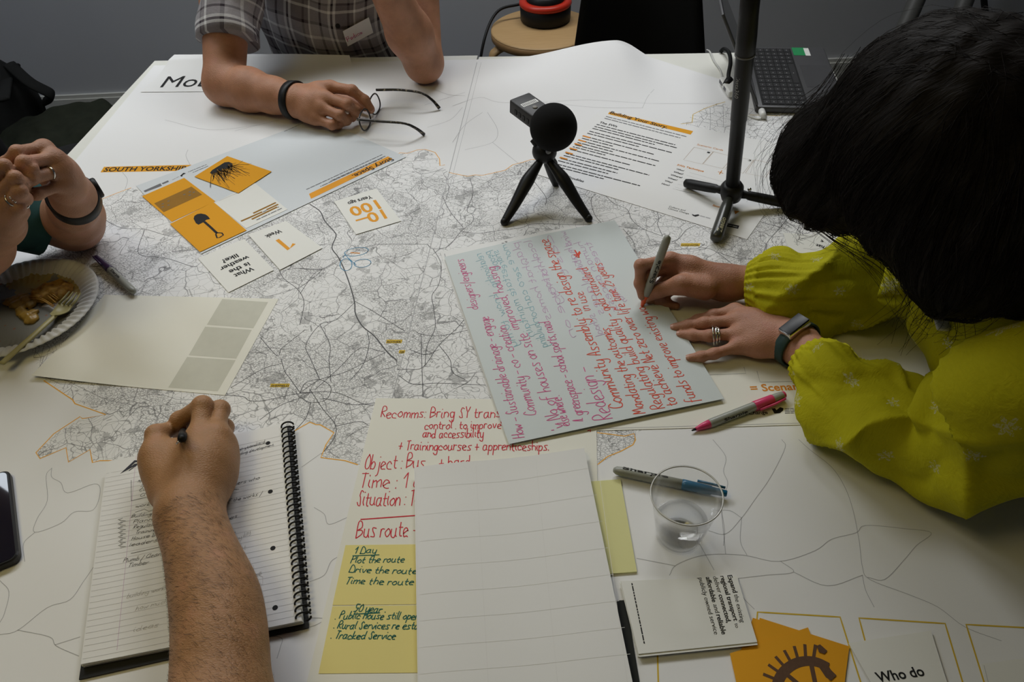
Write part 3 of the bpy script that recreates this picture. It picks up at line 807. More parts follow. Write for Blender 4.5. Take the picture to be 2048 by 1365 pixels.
# recommendations sheet and what lies on it
kr = cv(620, 780, 2.333)
s = Flat('handwritten_sheet', [(752, 797), (1192, 800), (1203, 1420), (600, 1420)], 1.8, 'paper_cream', 0.3)
R = 'ink_red'
for i, (tx, a, b, h) in enumerate((('Recomms: Bring SY transport', (330, 130), (985, 128), 9), ('control . to improve', (535, 183), (890, 180), 7), ('and accessibility', (525, 224), (808, 222), 7.5),
                    ('+ Trainingcourses + apprenticeships.', (412, 280), (1112, 284), 7.5), ('Object : Bus.', (255, 371), (540, 362), 11), ('+ hard', (602, 360), (750, 352), 8),
                    ('Time : 1 a', (232, 460), (515, 455), 11), ('Situation : To', (218, 541), (510, 538), 11), ('Bus route -', (215, 690), (502, 682), 11))):
    handwrite(s, tx, kr(a)[0], kr(b)[0], h, 1.2, R, seed=20 + i, slant=0.03)
s.line(kr((238, 606), (500, 587)), 1.5, R, 2)
s.line(kr((1296, 192), (1310, 188), (1308, 196)), 1.3, R, 2)
s.build('cream sheet handwritten in red ink, under the blank sheet and sticky notes', 'sheet')
def note(name, px, z, mat, th, label, group=None, lift=None):
    return Flat(name, px, z, mat, th, lift=lift), label, group
s = Flat('sticky_note', [(691, 1091), (868, 1089), (868, 1209), (665, 1211)], 2.2, 'yellow', 0.2)
G = 'ink_green'
for i, (tx, a, b) in enumerate((('1 Day', (205, 765), (305, 762)), ('Plot the route', (190, 808), (437, 805)), ('Drive the route.', (182, 852), (500, 862)), ('Time the route', (165, 905), (480, 912)))):
    handwrite(s, tx, kr(a)[0], kr(b)[0], 4.1, 1.05, G, seed=40 + i, slant=.25)
s.line(kr((200, 776), (322, 771)), 1.1, G, 2.2)
s.build('yellow sticky note with green handwriting about one day, upper of two', 'sticky note', 'yellow sticky notes on the red handwritten sheet')
s = Flat('sticky_note', [(665, 1213), (862, 1211), (862, 1346), (637, 1348)], 2.2, 'yellow', 0.2)
for i, (tx, a, b) in enumerate((('50 year .', (205, 1035), (350, 1040)), ('. Public House still operate', (118, 1070), (560, 1072)), ('. Rural Services re establish', (110, 1116), (580, 1118)), ('. Tracked Service', (97, 1162), (395, 1165)))):
    handwrite(s, tx, kr(a)[0], kr(b)[0], 4.1, 1.05, G, seed=50 + i, slant=.25)
s.line(kr((205, 1048), (325, 1042)), 1.1, G, 2.2)
s.build('yellow sticky note with green handwriting about fifty years, lower of two', 'sticky note', 'yellow sticky notes on the red handwritten sheet')
s = Flat('sticky_note_pad', [(1120, 968), (1241, 959), (1274, 1144), (1150, 1153)], 3.2, 'yellow_pale', 2.4)
s.build('pale yellow sticky pad between the blank sheet and the plastic cup', 'sticky note')
s = Flat('dark_card', [(1110, 1206), (1252, 1201), (1287, 1410), (1140, 1420)], 1.8, 'dark_card', 0.5)
s.build('black card strip between the blank sheet and the stack of white cards', 'card')
def lift_blank(x, y):
    c = P(1168, 905, 0); return 0.004 + 0.010 * max(0, min(1, (y - 0.55) / 0.12)) ** 2 + 0.004 * sin((x - 0.0) * 16) ** 2
s = Flat('blank_sheet', [(830, 944), (1168, 907), (1275, 1425), (838, 1425)], 3.4, 'paper', 0.3, lift=lift_blank)
for i in range(4):
    pts = [(833 + i * 8 + (1160 - 825) / 3 * i * 1.0, 952 - 12 * i + 0), (840 + i * 140, 1420)]
    s.line(pts, 0.4, 'grid', 1.2)
for i in range(8):
    y = 985 + 53 * i; s.line([(842, y), (1000, y - 16), (1182 + 11 * i, y - 40)], 0.4, 'grid', 1.2)
s.build('blank white sheet in front, lying over the red handwritten sheet and sticky notes', 'sheet')

# large sheet being written on
kh = cv(870, 440, 2.843)
s = Flat('printed_sheet', [(880, 504), (1150, 452), (1380, 760), (1010, 872)], 1.9, 'paper', 0.3)
for x, y in ((1012, 488), (1006, 491), (1000, 494)):
    printed(s, 'and', (x + 4, y + 3), (x + 2, y - 5), 'ink', True, hmm=4)
s.line([(889, 508), (891, 515)], 0.8, 'ink_grey', 1.4)
s.build('white printed sheet peeking out under the far corner of the pink and red handwritten sheet', 'sheet')
def lift_hand(x, y):
    return 0.003 + 0.006 * sin(min(max((x + 0.1) * 7, 0), pi)) * max(0, min(1, (y - 0.62) / 0.2))
s = Flat('handwritten_sheet', [(889, 517), (1229, 449), (1447, 802), (1018, 892)], 2.4, 'paper_hand', 0.3, lift=lift_hand)
PK = 'ink_pink'; SR = 'ink_scarlet'
gh = [('ghost_cyan', (262, 205), (352, 395)), ('ghost_cyan', (310, 195), (375, 300)), ('ghost_cyan', (352, 440), (470, 735)), ('ghost_cyan', (355, 190), (408, 290)), ('ghost_cyan', (408, 160), (450, 270)),
      ('ghost_cyan', (400, 300), (560, 680)), ('ghost_cyan', (470, 290), (590, 600)), ('ghost_cyan', (590, 610), (640, 740)), ('ghost_pink', (470, 150), (520, 270)), ('ghost_pink', (520, 240), (660, 590)),
      ('ghost_pink', (545, 140), (690, 460)), ('ghost_pink', (600, 240), (800, 690)), ('ghost_pink', (655, 110), (760, 330)), ('ghost_pink', (740, 90), (860, 330)), ('ghost_pink', (760, 150), (960, 560)),
      ('ghost_pink', (830, 150), (1040, 540)), ('ghost_pink', (880, 150), (960, 300)), ('ghost_pink', (900, 560), (960, 680)), ('ghost_pink', (1000, 420), (1090, 480))]
words = ['relationship', 'people', 'know to my', 'share', 'more', 'estate maintain', 'zero carbon', 'building', 'plan', 'what homes', 'local history', 'manage on', 'cost', 'wind turbine', 'share places', 'human access', 'trees', 'school', 'green']
for i, ((mt, a, b), w) in enumerate(zip(gh, words)):
    handwrite(s, w, kh(a)[0], kh(b)[0], 6.5, 0.9, mt, seed=80 + i, side=-1, jit=0.5)
for i, (tx, a, b, h, mt, w) in enumerate((
        ('How - Sustainable drainage - engage', (513, 1245), (300, 568), 9, PK, 1.15), ('designers/engineers', (248, 520), (158, 236), 9, PK, 1.15),
        ('Community - co - creation', (578, 1118), (402, 620), 9.5, PK, 1.15), ('improved, housing', (478, 640), (338, 285), 9.5, PK, 1.3),
        ("'V No of houses on site", (738, 1198), (524, 668), 10.5, PK, 1.2), ('else where .', (770, 1180), (706, 1015), 9, PK, 1.15),
        ('^ greenspace - school sports, road', (855, 1155), (650, 600), 9.5, PK, 1.15), ('Redesign -', (1003, 1140), (878, 856), 14, PK, 1.3),
        ('Community Assembly: to re design the space', (1072, 1078), (640, 135), 11, SR, 1.5), ('Mandating the outcomes', (1198, 1110), (985, 640), 9.5, SR, 1.35), ('in use.', (882, 540), (838, 432), 9.5, SR, 1.35),
        ('Regulating build quality - gold standard', (1300, 1082), (860, 295), 10, SR, 1.35), ('to achieve Net zero over life time 25 years', (1378, 1065), (940, 270), 10, SR, 1.4),
        ('funds to improve existing wo', (1490, 1045), (1190, 520), 10, SR, 1.35))):
    handwrite(s, tx, kh(a)[0], kh(b)[0], h * 0.84, w * 0.92, mt, seed=110 + i)
s.line(kh((795, 200), (820, 240), (800, 235), (822, 205), (815, 240), (790, 225), (825, 215)), 2.2, SR, 3)
s.build('large pale sheet handwritten in pink and red marker, held by the person in yellow', 'sheet')

# stack of white cards
ks = cv(1230, 1140, 3.938)
base = [(1241, 1167), (1474, 1158), (1513, 1289), (1277, 1314)]
rr = random.Random(11)
NC = 6
for i in range(NC):
    j = [(x + rr.uniform(-2.5, 2.5), y + rr.uniform(-1.5, 1.5)) for x, y in base] if i < NC - 1 else ks((45, 90), (960, 55), (1120, 570), (185, 665))
    z = 1.6 + i * 1.0
    s = Flat('prompt_card', j, z + 0.55, 'card', 0.9)
    if i == NC - 1:
        for tx, a, b, bd in (('Expand', (884, 46), (930, 184), 1), ('the existing', (936, 196), (990, 418), 0), ('regional transport', (828, 52), (936, 405), 1), ('to', (940, 425), (950, 460), 0),
                             ('deliver', (770, 56), (810, 185), 0), ('connected,', (814, 198), (880, 420), 1), ('affordable', (714, 60), (766, 258), 1), ('and', (772, 275), (790, 342), 0), ('reliable', (796, 356), (842, 512), 1),
                             ('publicly owned service', (656, 66), (782, 512), 0)):
            printed(s, tx, ks(a)[0], ks(b)[0], 'ink', bool(bd))
        wordbars(s, ks((128, 108))[0], ks((226, 585))[0], 1.3, 'ink')
        lab = 'white card with black transport print on top of its neat stack'
    else:
        lab = 'white card in the stack below the transport card, %s' % ('at the very bottom', 'second from the bottom', 'third from the bottom', 'fourth from the bottom', 'directly under the top card')[i]
    s.build(lab, 'card', 'stack of white cards')

# orange cards fanned in front
ko = cv(1230, 1140, 3.938)
s = Flat('prompt_card', ko((1086, 380), (1330, 455), (1250, 800), (960, 720)), 2.2, 'orange', 0.4); s.build('orange card at the back of the fan, one corner showing by the white stack', 'card', 'fanned orange cards')
s = Flat('prompt_card', ko((1140, 380), (1846, 605), (1800, 960), (1040, 760)), 2.9, 'orange', 0.4); s.build('orange card with its long edge behind the wooden wheel card', 'card', 'fanned orange cards')
s = Flat('prompt_card', ko((905, 660), (1520, 455), (1720, 960), (1000, 1090)), 3.6, 'orange', 0.4)
B = plain('print_wood_brown', (0.11, 0.06, 0.035), 0.75, 0.2, var=0.25, scale=300); MAT['wood_print'] = B
arc = [(1520 + 250 * cos(a), 965 + 245 * sin(a)) for a in np.linspace(-pi * 0.97, -0.33 * pi, 22)]
s.line(ko(*arc), 10, 'wood_print', 1.3)
for a in np.linspace(-pi * 0.95, -pi * 0.45, 8):
    s.line(ko((1520 + 265 * cos(a), 965 + 260 * sin(a)), (1520 + 370 * cos(a), 965 + 368 * sin(a))), 3.2, 'wood_print', 1.4)
for q in (((1320, 800), (1520, 965)), ((1540, 720), (1590, 960))): s.line(ko(*q), 4.5, 'wood_print', 1.5)
s.poly(ko((1590, 745), (1665, 735), (1700, 790), (1745, 835), (1700, 875), (1660, 850)), 'wood_print', 1.4)
s.poly(ko((1590, 600), (1615, 590), (1672, 640), (1650, 665), (1605, 650)), 'wood_print', 1.4)
s.build('orange card on top of the fan, printed with a brown wooden wheel', 'card', 'fanned orange cards')
s = Flat('prompt_card', [(1697, 1287), (1862, 1262), (1905, 1400), (1775, 1425)], 4.2, 'card', 0.4)
printed(s, 'Who do', (1757, 1366), (1851, 1352), 'ink', True)
s.build('white card with black print beside the orange wheel card', 'card', 'white cards at the front edge')
s = Flat('prompt_card', [(1962, 1329), (2085, 1312), (2130, 1420), (1988, 1440)], 2.2, 'card', 0.4)
s.line([(1968, 1332), (1990, 1420)], 0.5, 'ink_pale', 1.2)
s.build('white card at the right corner of the table front', 'card', 'white cards at the front edge')
# ================================================================ smooth solid bodies (distance fields -> one continuous mesh)
def cap(a, b, r1, r2=None, flat=None):
    return ('c', np.asarray(a, float), np.asarray(b, float), r1, r1 if r2 is None else r2)
def ell(c, r, axes=None):
    """ellipsoid: centre, radii, optional 3x3 axes (rows)"""
    return ('e', np.asarray(c, float), np.asarray(r, float), np.eye(3) if axes is None else np.asarray(axes, float))
def chain(pts, rads):
    return [cap(pts[i], pts[i + 1], rads[i], rads[i + 1]) for i in range(len(pts) - 1)]
def pd(p, X):
    if p[0] == 'c':
        a, b, r1, r2 = p[1:]
        ab = b - a; L2 = ab @ ab + 1e-12
        t = np.clip(((X - a) @ ab) / L2, 0, 1)
        return np.linalg.norm(X - a - t[:, None] * ab, axis=1) - (r1 + (r2 - r1) * t)
    c, r, A = p[1:]
    q = (X - c) @ A.T
    k0 = np.linalg.norm(q / r, axis=1); k1 = np.linalg.norm(q / (r * r), axis=1) + 1e-9
    return k0 * (k0 - 1.0) / k1
def smin(a, b, k):
    h = np.maximum(k - np.abs(a - b), 0) / k
    return np.minimum(a, b) - h * h * k * 0.25
def bound(p):
    if p[0] == 'c': 
        r = max(p[3], p[4]); return np.minimum(p[1], p[2]) - r, np.maximum(p[1], p[2]) + r
    r = p[2].max(); return p[1] - r, p[1] + r

class Field:
    """base prims blended with k; groups (fingers) blend with the base but stay apart from each other"""
    def __init__(self, base, groups=(), k=0.012, kf=0.006, kr=0.010, disp=None):
        self.base = list(base); self.groups = [list(g) for g in groups]; self.k = k; self.kf = kf; self.kr = kr; self.disp = disp
    def prims(self):
        return self.base + [p for g in self.groups for p in g]
    def __call__(self, X, lo=None, hi=None):
        m = max(0.03, self.k + 0.012)
        def near(p):
            if lo is None: return True
            a, b = bound(p); return bool(np.all(a - m < hi) and np.all(b + m > lo))
        d = None
        for p in self.base:
            if near(p):
                e = pd(p, X); d = e if d is None else smin(d, e, self.k)
        res = d
        for g in self.groups:
            fd = None
            for p in g:
                if near(p):
                    e = pd(p, X); fd = e if fd is None else smin(fd, e, self.kf)
            if fd is None: continue
            if d is not None: fd = smin(fd, d, self.kr)
            res = fd if res is None else np.minimum(res, fd)
        if res is None: return np.full(len(X), 1.0)
        if self.disp: res = res + self.disp(X)
        return res

def surface(field, h, floor=None):
    """surface nets on sparse blocks; returns verts, quads"""
    B = 12
    ps = field.prims()
    lo = np.min([bound(p)[0] for p in ps], 0) - 0.02; hi = np.max([bound(p)[1] for p in ps], 0) + 0.02
    nb = np.ceil((hi - lo) / (h * B)).astype(int)
    bs = h * B
    ii = np.stack(np.meshgrid(*[np.arange(n) for n in nb], indexing='ij'), -1).reshape(-1, 3)
    # candidate blocks: close to some primitive
    keep = np.zeros(len(ii), bool); C = lo + (ii + 0.5) * bs
    for s in range(0, len(ii), 60000):
        d = field(C[s:s + 60000]); keep[s:s + 60000] = np.abs(d) < bs * 0.9 + 0.012
    ii = ii[keep]
    G = nb * B + 2
    loc = np.stack(np.meshgrid(*[np.arange(B + 1)] * 3, indexing='ij'), -1).reshape(-1, 3)
    ids = []; pos = []; ex = {0: [], 1: [], 2: []}
    off = np.array([(0, 0, 0), (1, 0, 0), (0, 1, 0), (1, 1, 0), (0, 0, 1), (1, 0, 1), (0, 1, 1), (1, 1, 1)])
    edges = [(0, 1), (2, 3), (4, 5), (6, 7), (0, 2), (1, 3), (4, 6), (5, 7), (0, 4), (1, 5), (2, 6), (3, 7)]
    for b in ii:
        g0 = b * B; X = lo + (g0 + loc) * h
        d = field(X, X[0], X[-1])
        if floor is not None: d = np.maximum(d, floor - X[:, 2])
        D = d.reshape(B + 1, B + 1, B + 1)
        if D.min() > 0 or D.max() < 0: continue
        S = D < 0
        c = [D[o[0]:o[0] + B, o[1]:o[1] + B, o[2]:o[2] + B] for o in off]
        sg = [S[o[0]:o[0] + B, o[1]:o[1] + B, o[2]:o[2] + B] for o in off]
        cnt = sum(x.astype(int) for x in sg); act = (cnt > 0) & (cnt < 8)
        if not act.any(): continue
        idx = np.argwhere(act)
        cc = [x[act] for x in c]
        acc = np.zeros((len(idx), 3)); num = np.zeros(len(idx))
        for a, e in edges:
            m = (cc[a] < 0) != (cc[e] < 0)
            den = np.where(np.abs(cc[a] - cc[e]) < 1e-12, 1, cc[a] - cc[e])
            t = np.where(m, cc[a] / den, 0)
            pnt = off[a] + t[:, None] * (off[e] - off[a])
            acc += np.where(m[:, None], pnt, 0); num += m
        pos.append(lo + (g0 + idx + acc / num[:, None]) * h)
        gi = g0 + idx; ids.append((gi[:, 0] * G[1] + gi[:, 1]) * G[2] + gi[:, 2])
        for ax in range(3):
            o = [0, 0, 0]; o[ax] = 1
            s0 = S[:B, :B, :B]; s1 = S[o[0]:o[0] + B, o[1]:o[1] + B, o[2]:o[2] + B]
            m = np.argwhere(s0 != s1)
            if len(m): ex[ax].append(np.c_[g0 + m, s0[tuple(m.T)]])
    ids = np.concatenate(ids); pos = np.concatenate(pos)
    order = np.argsort(ids); ids = ids[order]; pos = pos[order]
    quads = []
    for ax in range(3):
        if not ex[ax]: continue
        e = np.concatenate(ex[ax]); u, v = (ax + 1) % 3, (ax + 2) % 3
        q = []
        for du, dv in ((0, 0), (-1, 0), (-1, -1), (0, -1)):
            g = e[:, :3].copy(); g[:, u] += du; g[:, v] += dv
            k = (g[:, 0] * G[1] + g[:, 1]) * G[2] + g[:, 2]
            j = np.searchsorted(ids, k); j = np.minimum(j, len(ids) - 1)
            q.append(np.where(ids[j] == k, j, -1))
        q = np.stack(q, 1); ok = (q >= 0).all(1); q = q[ok]; s = e[ok, 3].astype(bool)
        q[~s] = q[~s][:, ::-1]
        quads.append(q)
    quads = np.concatenate(quads)
    # a little relaxation
    nv = len(pos)
    for _ in range(2):
        acc = np.zeros((nv, 3)); num = np.zeros(nv)
        for a in range(4):
            i, j = quads[:, a], quads[:, (a + 1) % 4]
            np.add.at(acc, i, pos[j]); np.add.at(num, i, 1); np.add.at(acc, j, pos[i]); np.add.at(num, j, 1)
        pos = pos * 0.55 + 0.45 * acc / np.maximum(num, 1)[:, None]
    return pos, quads

def solid(name, field, h, mat, parent=None, origin=None, floor=None, uvfn=None, extra=None):
    pos, quads = surface(field, h, floor)
    me = bpy.data.meshes.new(name)
    if origin is None: origin = WLOC[parent.name] if parent is not None else V(*((pos[:, :2].min(0) + pos[:, :2].max(0)) / 2), pos[:, 2].min())
    origin = np.asarray(origin, float)
    uvs = uvfn(pos) if uvfn else None
    nv, nf = len(pos), len(quads)
    me.vertices.add(nv); me.vertices.foreach_set('co', (pos - origin).ravel().astype(np.float32))
    me.loops.add(nf * 4); me.loops.foreach_set('vertex_index', quads.ravel().astype(np.int32))
    me.polygons.add(nf); me.polygons.foreach_set('loop_start', np.arange(0, nf * 4, 4, dtype=np.int32))
    me.polygons.foreach_set('loop_total', np.full(nf, 4, np.int32))
    me.update(calc_edges=True)
    me.polygons.foreach_set('use_smooth', np.ones(nf, bool))
    me.materials.append(MAT[mat] if isinstance(mat, str) else mat)
    if uvs is not None:
        ul = me.uv_layers.new(name='UVMap'); ul.data.foreach_set('uv', uvs[quads.ravel()].ravel())
    me.validate()
    o = bpy.data.objects.new(name, me); COL.objects.link(o)
    WLOC[o.name] = origin
    if parent is not None:
        o.parent = parent; o.location = [float(v) for v in origin - WLOC[parent.name]]
    else: o.location = [float(v) for v in origin]
    return o

def hug(field, c, axis, r0=0.06, n=40):
    """closed ring of points where rays around the axis leave the body (for straps, rings, cuffs)"""
    axis = unit(axis); a = V(0, 0, 1) if abs(axis[2]) < 0.9 else V(0, 1, 0)
    u = unit(np.cross(axis, a)); w = np.cross(axis, u); out = []
    ts = np.linspace(0.001, r0, 120)
    for k in range(n):
        th = 2 * pi * k / n; d = u * cos(th) + w * sin(th)
        f = field(c + ts[:, None] * d)
        j = np.argmax(f > 0) if (f > 0).any() else len(ts) - 1
        out.append(ts[j])
    out = np.array(out)
    for _ in range(3): out = (np.roll(out, 1) + out * 2 + np.roll(out, -1)) / 4
    return [(c, u * cos(2 * pi * k / n) + w * sin(2 * pi * k / n), out[k]) for k in range(n)], axis

def band(mb, ringdata, width, thick, mat, gap=0.0005, lo=0, hi=None):
    """strap hugging a body: rectangular section swept round the ring (whole ring, or samples lo..hi)"""
    ring, axis = ringdata; n = len(ring); idx = list(range(n)) if hi is None else [i % n for i in range(lo, hi)]
    vs = []; fs = []
    for i in idx:
        c, d, r = ring[i]
        for s, q in ((-1, 0.0), (-0.8, thick), (0.8, thick), (1, 0.0)):
            vs.append(c + d * (r + gap + q) + axis * s * width / 2)
    m = len(idx); closed = hi is None
    for i in range(m if closed else m - 1):
        j = (i + 1) % m
        for k in range(4):
            l = (k + 1) % 4; fs.append((i * 4 + k, j * 4 + k, j * 4 + l, i * 4 + l))
    if not closed: fs += [(3, 2, 1, 0), tuple((m - 1) * 4 + k for k in range(4))]
    mb.add(vs, fs, mat, True)
# ================================================================ things on the tables
BASEZ = 2.6
MAT['barrel'] = plain('marker_grey', (0.30, 0.31, 0.27), 0.35, 0.5, var=0.05)
for nm, c in (('cap_purple', (0.045, 0.025, 0.085)), ('cap_blue', (0.01, 0.12, 0.24)), ('cap_pink', (0.66, 0.05, 0.16)), ('cap_orange', (0.75, 0.10, 0.015))):
    MAT[nm] = plain(nm, c, 0.3, 0.5, var=0.06)

def frame_on(mb, verts2d, a, t, n, up, mat):
    pass

def marker(a, b, cap_mat, label, uncapped=False, posted=False, text=None, group='marker pens', z=None):
    """a: nib / cap end, b: barrel end (world points on the axis)"""
    ax = unit(b - a); L = np.linalg.norm(b - a)
    root = empty('marker_pen', (a + b) / 2 - V(0, 0, 0.006), label, 'marker pen', group)
    r = 0.0060
    k = L / 0.137
    if not uncapped:
        m = MB(); m.lathe([(0.0045, 0.050 * k), (r, 0.0505 * k), (r * 1.02, 0.09 * k), (r * 0.98, 0.125 * k), (r * 0.85, 0.133 * k), (r * 0.45, 0.1365 * k), (0, 0.137 * k)], 'barrel', a, ax, 28)
        m.build('barrel', root)
        m = MB(); m.lathe([(0, 0), (0.0034, 0.0), (0.0040, 0.001), (0.0048, 0.018 * k), (0.0056, 0.0185 * k), (0.0064, 0.049 * k), (0.0064, 0.053 * k), (0.0058, 0.0532 * k)], cap_mat, a, ax, 28)
        c = m.build('cap', root)
        side = unit(np.cross(ax, V(0, 0, 1)) * 0.7 + V(0, 0, 0.7))
        m = MB(); m.tube([a + ax * 0.003 + side * 0.0064, a + ax * 0.02 + side * 0.0075, a + ax * 0.036 * k + side * 0.0078], 0.0016, cap_mat, 8); m.build('clip', c)
    else:
        m = MB(); m.lathe([(0.0045, 0.026), (r * 0.95, 0.0265), (r, 0.03), (r * 1.02, 0.09), (r * 0.98, L - 0.012), (r * 0.85, L - 0.004), (0, L)], 'barrel', a, ax, 28); m.build('barrel', root)
        m = MB(); m.lathe([(0.0022, 0.006), (0.0030, 0.010), (0.0044, 0.016), (0.0056, 0.0262), (0.005, 0.027)], cap_mat, a, ax, 24); m.build('grip_collar', root)
        m = MB(); m.lathe([(0, 0), (0.0009, 0.0005), (0.0019, 0.0062), (0.001, 0.007)], 'ink', a, ax, 14); m.build('nib', root)
        if posted:
            m = MB(); m.lathe([(0.0066, L - 0.048), (0.0068, L - 0.047), (0.0064, L - 0.020), (0.0056, L - 0.0185), (0.0048, L - 0.001), (0.0035, L), (0, L)], cap_mat, a, ax, 28); c = m.build('cap', root)
            side = unit(np.cross(V(0, 0, 1), ax))
            m = MB(); m.tube([a + ax * (L - 0.044) - side * 0.0082, a + ax * (L - 0.02) - side * 0.0085, a + ax * (L - 0.004) - side * 0.0066], 0.0017, cap_mat, 8); m.build('clip', c)
    if text:
        barrel_text(root, text, a, ax, L)
    return root

def wraptext(mb, text, a, ax, start, length, r, facing, hmm, mat, bold=True):
    """lettering wrapped round a cylinder of radius r, its middle facing the given direction"""
    vs, fs = glyph_mesh(text, bold)
    x0, x1 = vs[:, 0].min(), vs[:, 0].max(); k = length / (x1 - x0); ky = hmm / 1000 / 0.7
    ymid = 0.35
    f = unit(facing - ax * (facing @ ax)); w = np.cross(f, ax)
    out = []
    for p in vs:
        th = (p[1] - ymid) * ky / r
        d = f * cos(th) + w * sin(th)
        out.append(a + ax * (start + (p[0] - x0) * k) + d * (r + 0.00025))
    mb.add(out, fs, mat)

pz = 0.0062 + BASEZ / 1000
mk = marker(P(192, 514, pz), P(269, 585, pz), 'cap_purple', 'grey marker pen with dark purple cap beside the paper plate')
m = MB(); A0 = P(192, 514, pz); ax = unit(P(269, 585, pz) - A0)
wraptext(m, 'Sharpie', A0, ax, 0.062, 0.03, 0.0061, V(0.4, -0.5, 0.75), 4, 'ink'); m.build('printed_name', mk)
mk = marker(P(1454, 988, pz), P(1226, 940, pz), 'cap_blue', 'grey marker pen with blue cap lying behind the plastic cup')
m = MB(); A0 = P(1454, 988, pz); ax = unit(P(1226, 940, pz) - A0)
wraptext(m, 'Sharpie', A0 + ax * 0.125, -ax, 0.0, 0.055, 0.0061, V(0, 0.35, 0.9), 4.5, 'ink'); m.build('printed_name', mk)
mk = marker(P(1383, 862, 0.0045), P(1570, 789, pz + .001), 'cap_pink', 'uncapped pink marker pen, its cap on the back end, below the flat hand', uncapped=True, posted=True)
m = MB(); A0 = P(1383, 862, 0.0045); ax = unit(P(1570, 789, pz + .001) - A0)
wraptext(m, 'Sharpie', A0, ax, 0.045, 0.035, 0.0061, V(0.2, -0.8, 0.45), 4, 'ink'); m.build('printed_name', mk)

# ---------------------------------------------------------------- plastic cup with water
def thin_clear(name, tint, edge, floor_):
    t = NT(name, 0.04, 0.5)
    tr = t.new('ShaderNodeBsdfTransparent'); tr.inputs[0].default_value = tint
    gl = t.new('ShaderNodeBsdfGlossy'); gl.inputs['Roughness'].default_value = 0.05; gl.inputs['Color'].default_value = (0.95, 0.95, 0.95, 1)
    lw = t.new('ShaderNodeLayerWeight'); lw.inputs[0].default_value = 0.5
    fac = t.math('MULTIPLY_ADD', t.math('POWER', lw.outputs['Facing'], 3.0), edge, floor_)
    mx = t.new('ShaderNodeMixShader'); t.link(fac, mx.inputs[0]); t.link(tr.outputs[0], mx.inputs[1]); t.link(gl.outputs[0], mx.inputs[2])
    t.link(mx.outputs[0], t.n['Material Output'].inputs['Surface'])
    MAT[name] = t.m
thin_clear('clear', (0.965, 0.965, 0.96, 1), 0.85, 0.02); thin_clear('water', (0.945, 0.95, 0.95, 1), 0.7, 0.04)
CB = P(1357, 1072, 0.0008)
root = empty('plastic_cup', CB, 'clear plastic cup a third full of water, beside the blue marker', 'cup')
RB, RT, HH = 0.0255, 0.0375, 0.078
rad = lambda h: RB + (RT - RB) * h / HH
m = MB(); m.lathe([(0, 0.002), (RB - 0.003, 0.002), (RB - 0.001, 0.0), (RB, 0.001), (rad(0.02), 0.02), (rad(0.05), 0.05), (RT, HH), (RT + 0.0018, HH + 0.0006), (RT + 0.0018, HH + 0.0022), (RT - 0.0004, HH + 0.0022),
                   (RT - 0.0006, HH), (rad(0.05) - 0.0006, 0.05), (rad(0.02) - 0.0006, 0.02), (RB - 0.0012, 0.003), (0, 0.0028)], 'clear', CB, n=64); m.build('cup_wall', root)
MAT['rim_clear'] = plain('cup_rim_plastic', (0.62, 0.62, 0.60), 0.12, 0.6, var=0.02)
m = MB(); m.tube([CB + V((RT + 0.0008) * cos(a), (RT + 0.0008) * sin(a), HH + 0.0014) for a in np.linspace(0, 2 * pi, 65)[:-1]], 0.0009, 'rim_clear', 8, closed=True); m.build('rim', root)
m = MB(); m.lathe([(0, 0.0032), (RB - 0.0022, 0.0034), (rad(0.012) - 0.0014, 0.012), (rad(0.030) - 0.0010, 0.0305), (rad(0.03) - 0.002, 0.030), (0, 0.030)], 'water', CB, n=64); m.build('water', root)

# ---------------------------------------------------------------- paper plate, food remains, fork
t = NT('plate_card', 0.45, 0.4)
o3 = t.obj(); n = t.noise(28, 4, 0.6); n2 = t.noise(11, 3, 0.5)
sep = t.new('ShaderNodeSeparateXYZ'); t.link(o3, sep.inputs[0])
rr_ = t.math('SQRT', t.math('ADD', t.math('MULTIPLY', sep.outputs[0], sep.outputs[0]), t.math('MULTIPLY', sep.outputs[1], sep.outputs[1])))
inner = t.math('LESS_THAN', t.math('ADD', rr_, t.math('MULTIPLY', n, 0.022)), 0.098)
grease = t.math('GREATER_THAN', t.math('ADD', n2, t.math('MULTIPLY', sep.outputs[0], -1.2)), 0.36)
base = t.mix(t.math('MULTIPLY', inner, t.math('MULTIPLY', grease, 0.92)), (0.60, 0.60, 0.58, 1), (0.16, 0.16, 0.145, 1))
sauce = t.math('GREATER_THAN', t.math('ADD', t.noise(17, 4, 0.6, vec=t.mapping(o3, loc=(.3, .1, 0))), t.math('MULTIPLY', sep.outputs[1], 3.4)), 0.68)
base = t.mix(t.math('MULTIPLY', t.math('MULTIPLY', sauce, inner), 0.85), base, t.mix(t.noise(60, 3), (0.50, 0.30, 0.04, 1), (0.38, 0.36, 0.14, 1)))
specks = t.math('LESS_THAN', t.voro(75, 'F1'), 0.16)
base = t.mix(t.math('MULTIPLY', t.math('MULTIPLY', specks, inner), 0.6), base, (0.30, 0.07, 0.01, 1))
t.color(base); MAT['plate'] = t.m
E1 = P(190, 600, 0.014); E2 = P(40, 722, 0.014)
PC = P(46, 626, 0.0)
RPL = 0.118
root = empty('paper_plate', PC + V(0, 0, 0.0012), 'greasy white fluted paper plate with food remains at the left edge', 'plate')
m = MB(); nth = 300; prof = [(0.0, 0.002), (0.03, 0.002), (0.06, 0.002), (0.078, 0.0025), (0.085, 0.005), (0.092, 0.009), (0.100, 0.0125), (0.108, 0.0150), (0.114, 0.0158), (RPL, 0.0150)]
vs = []; fs = []
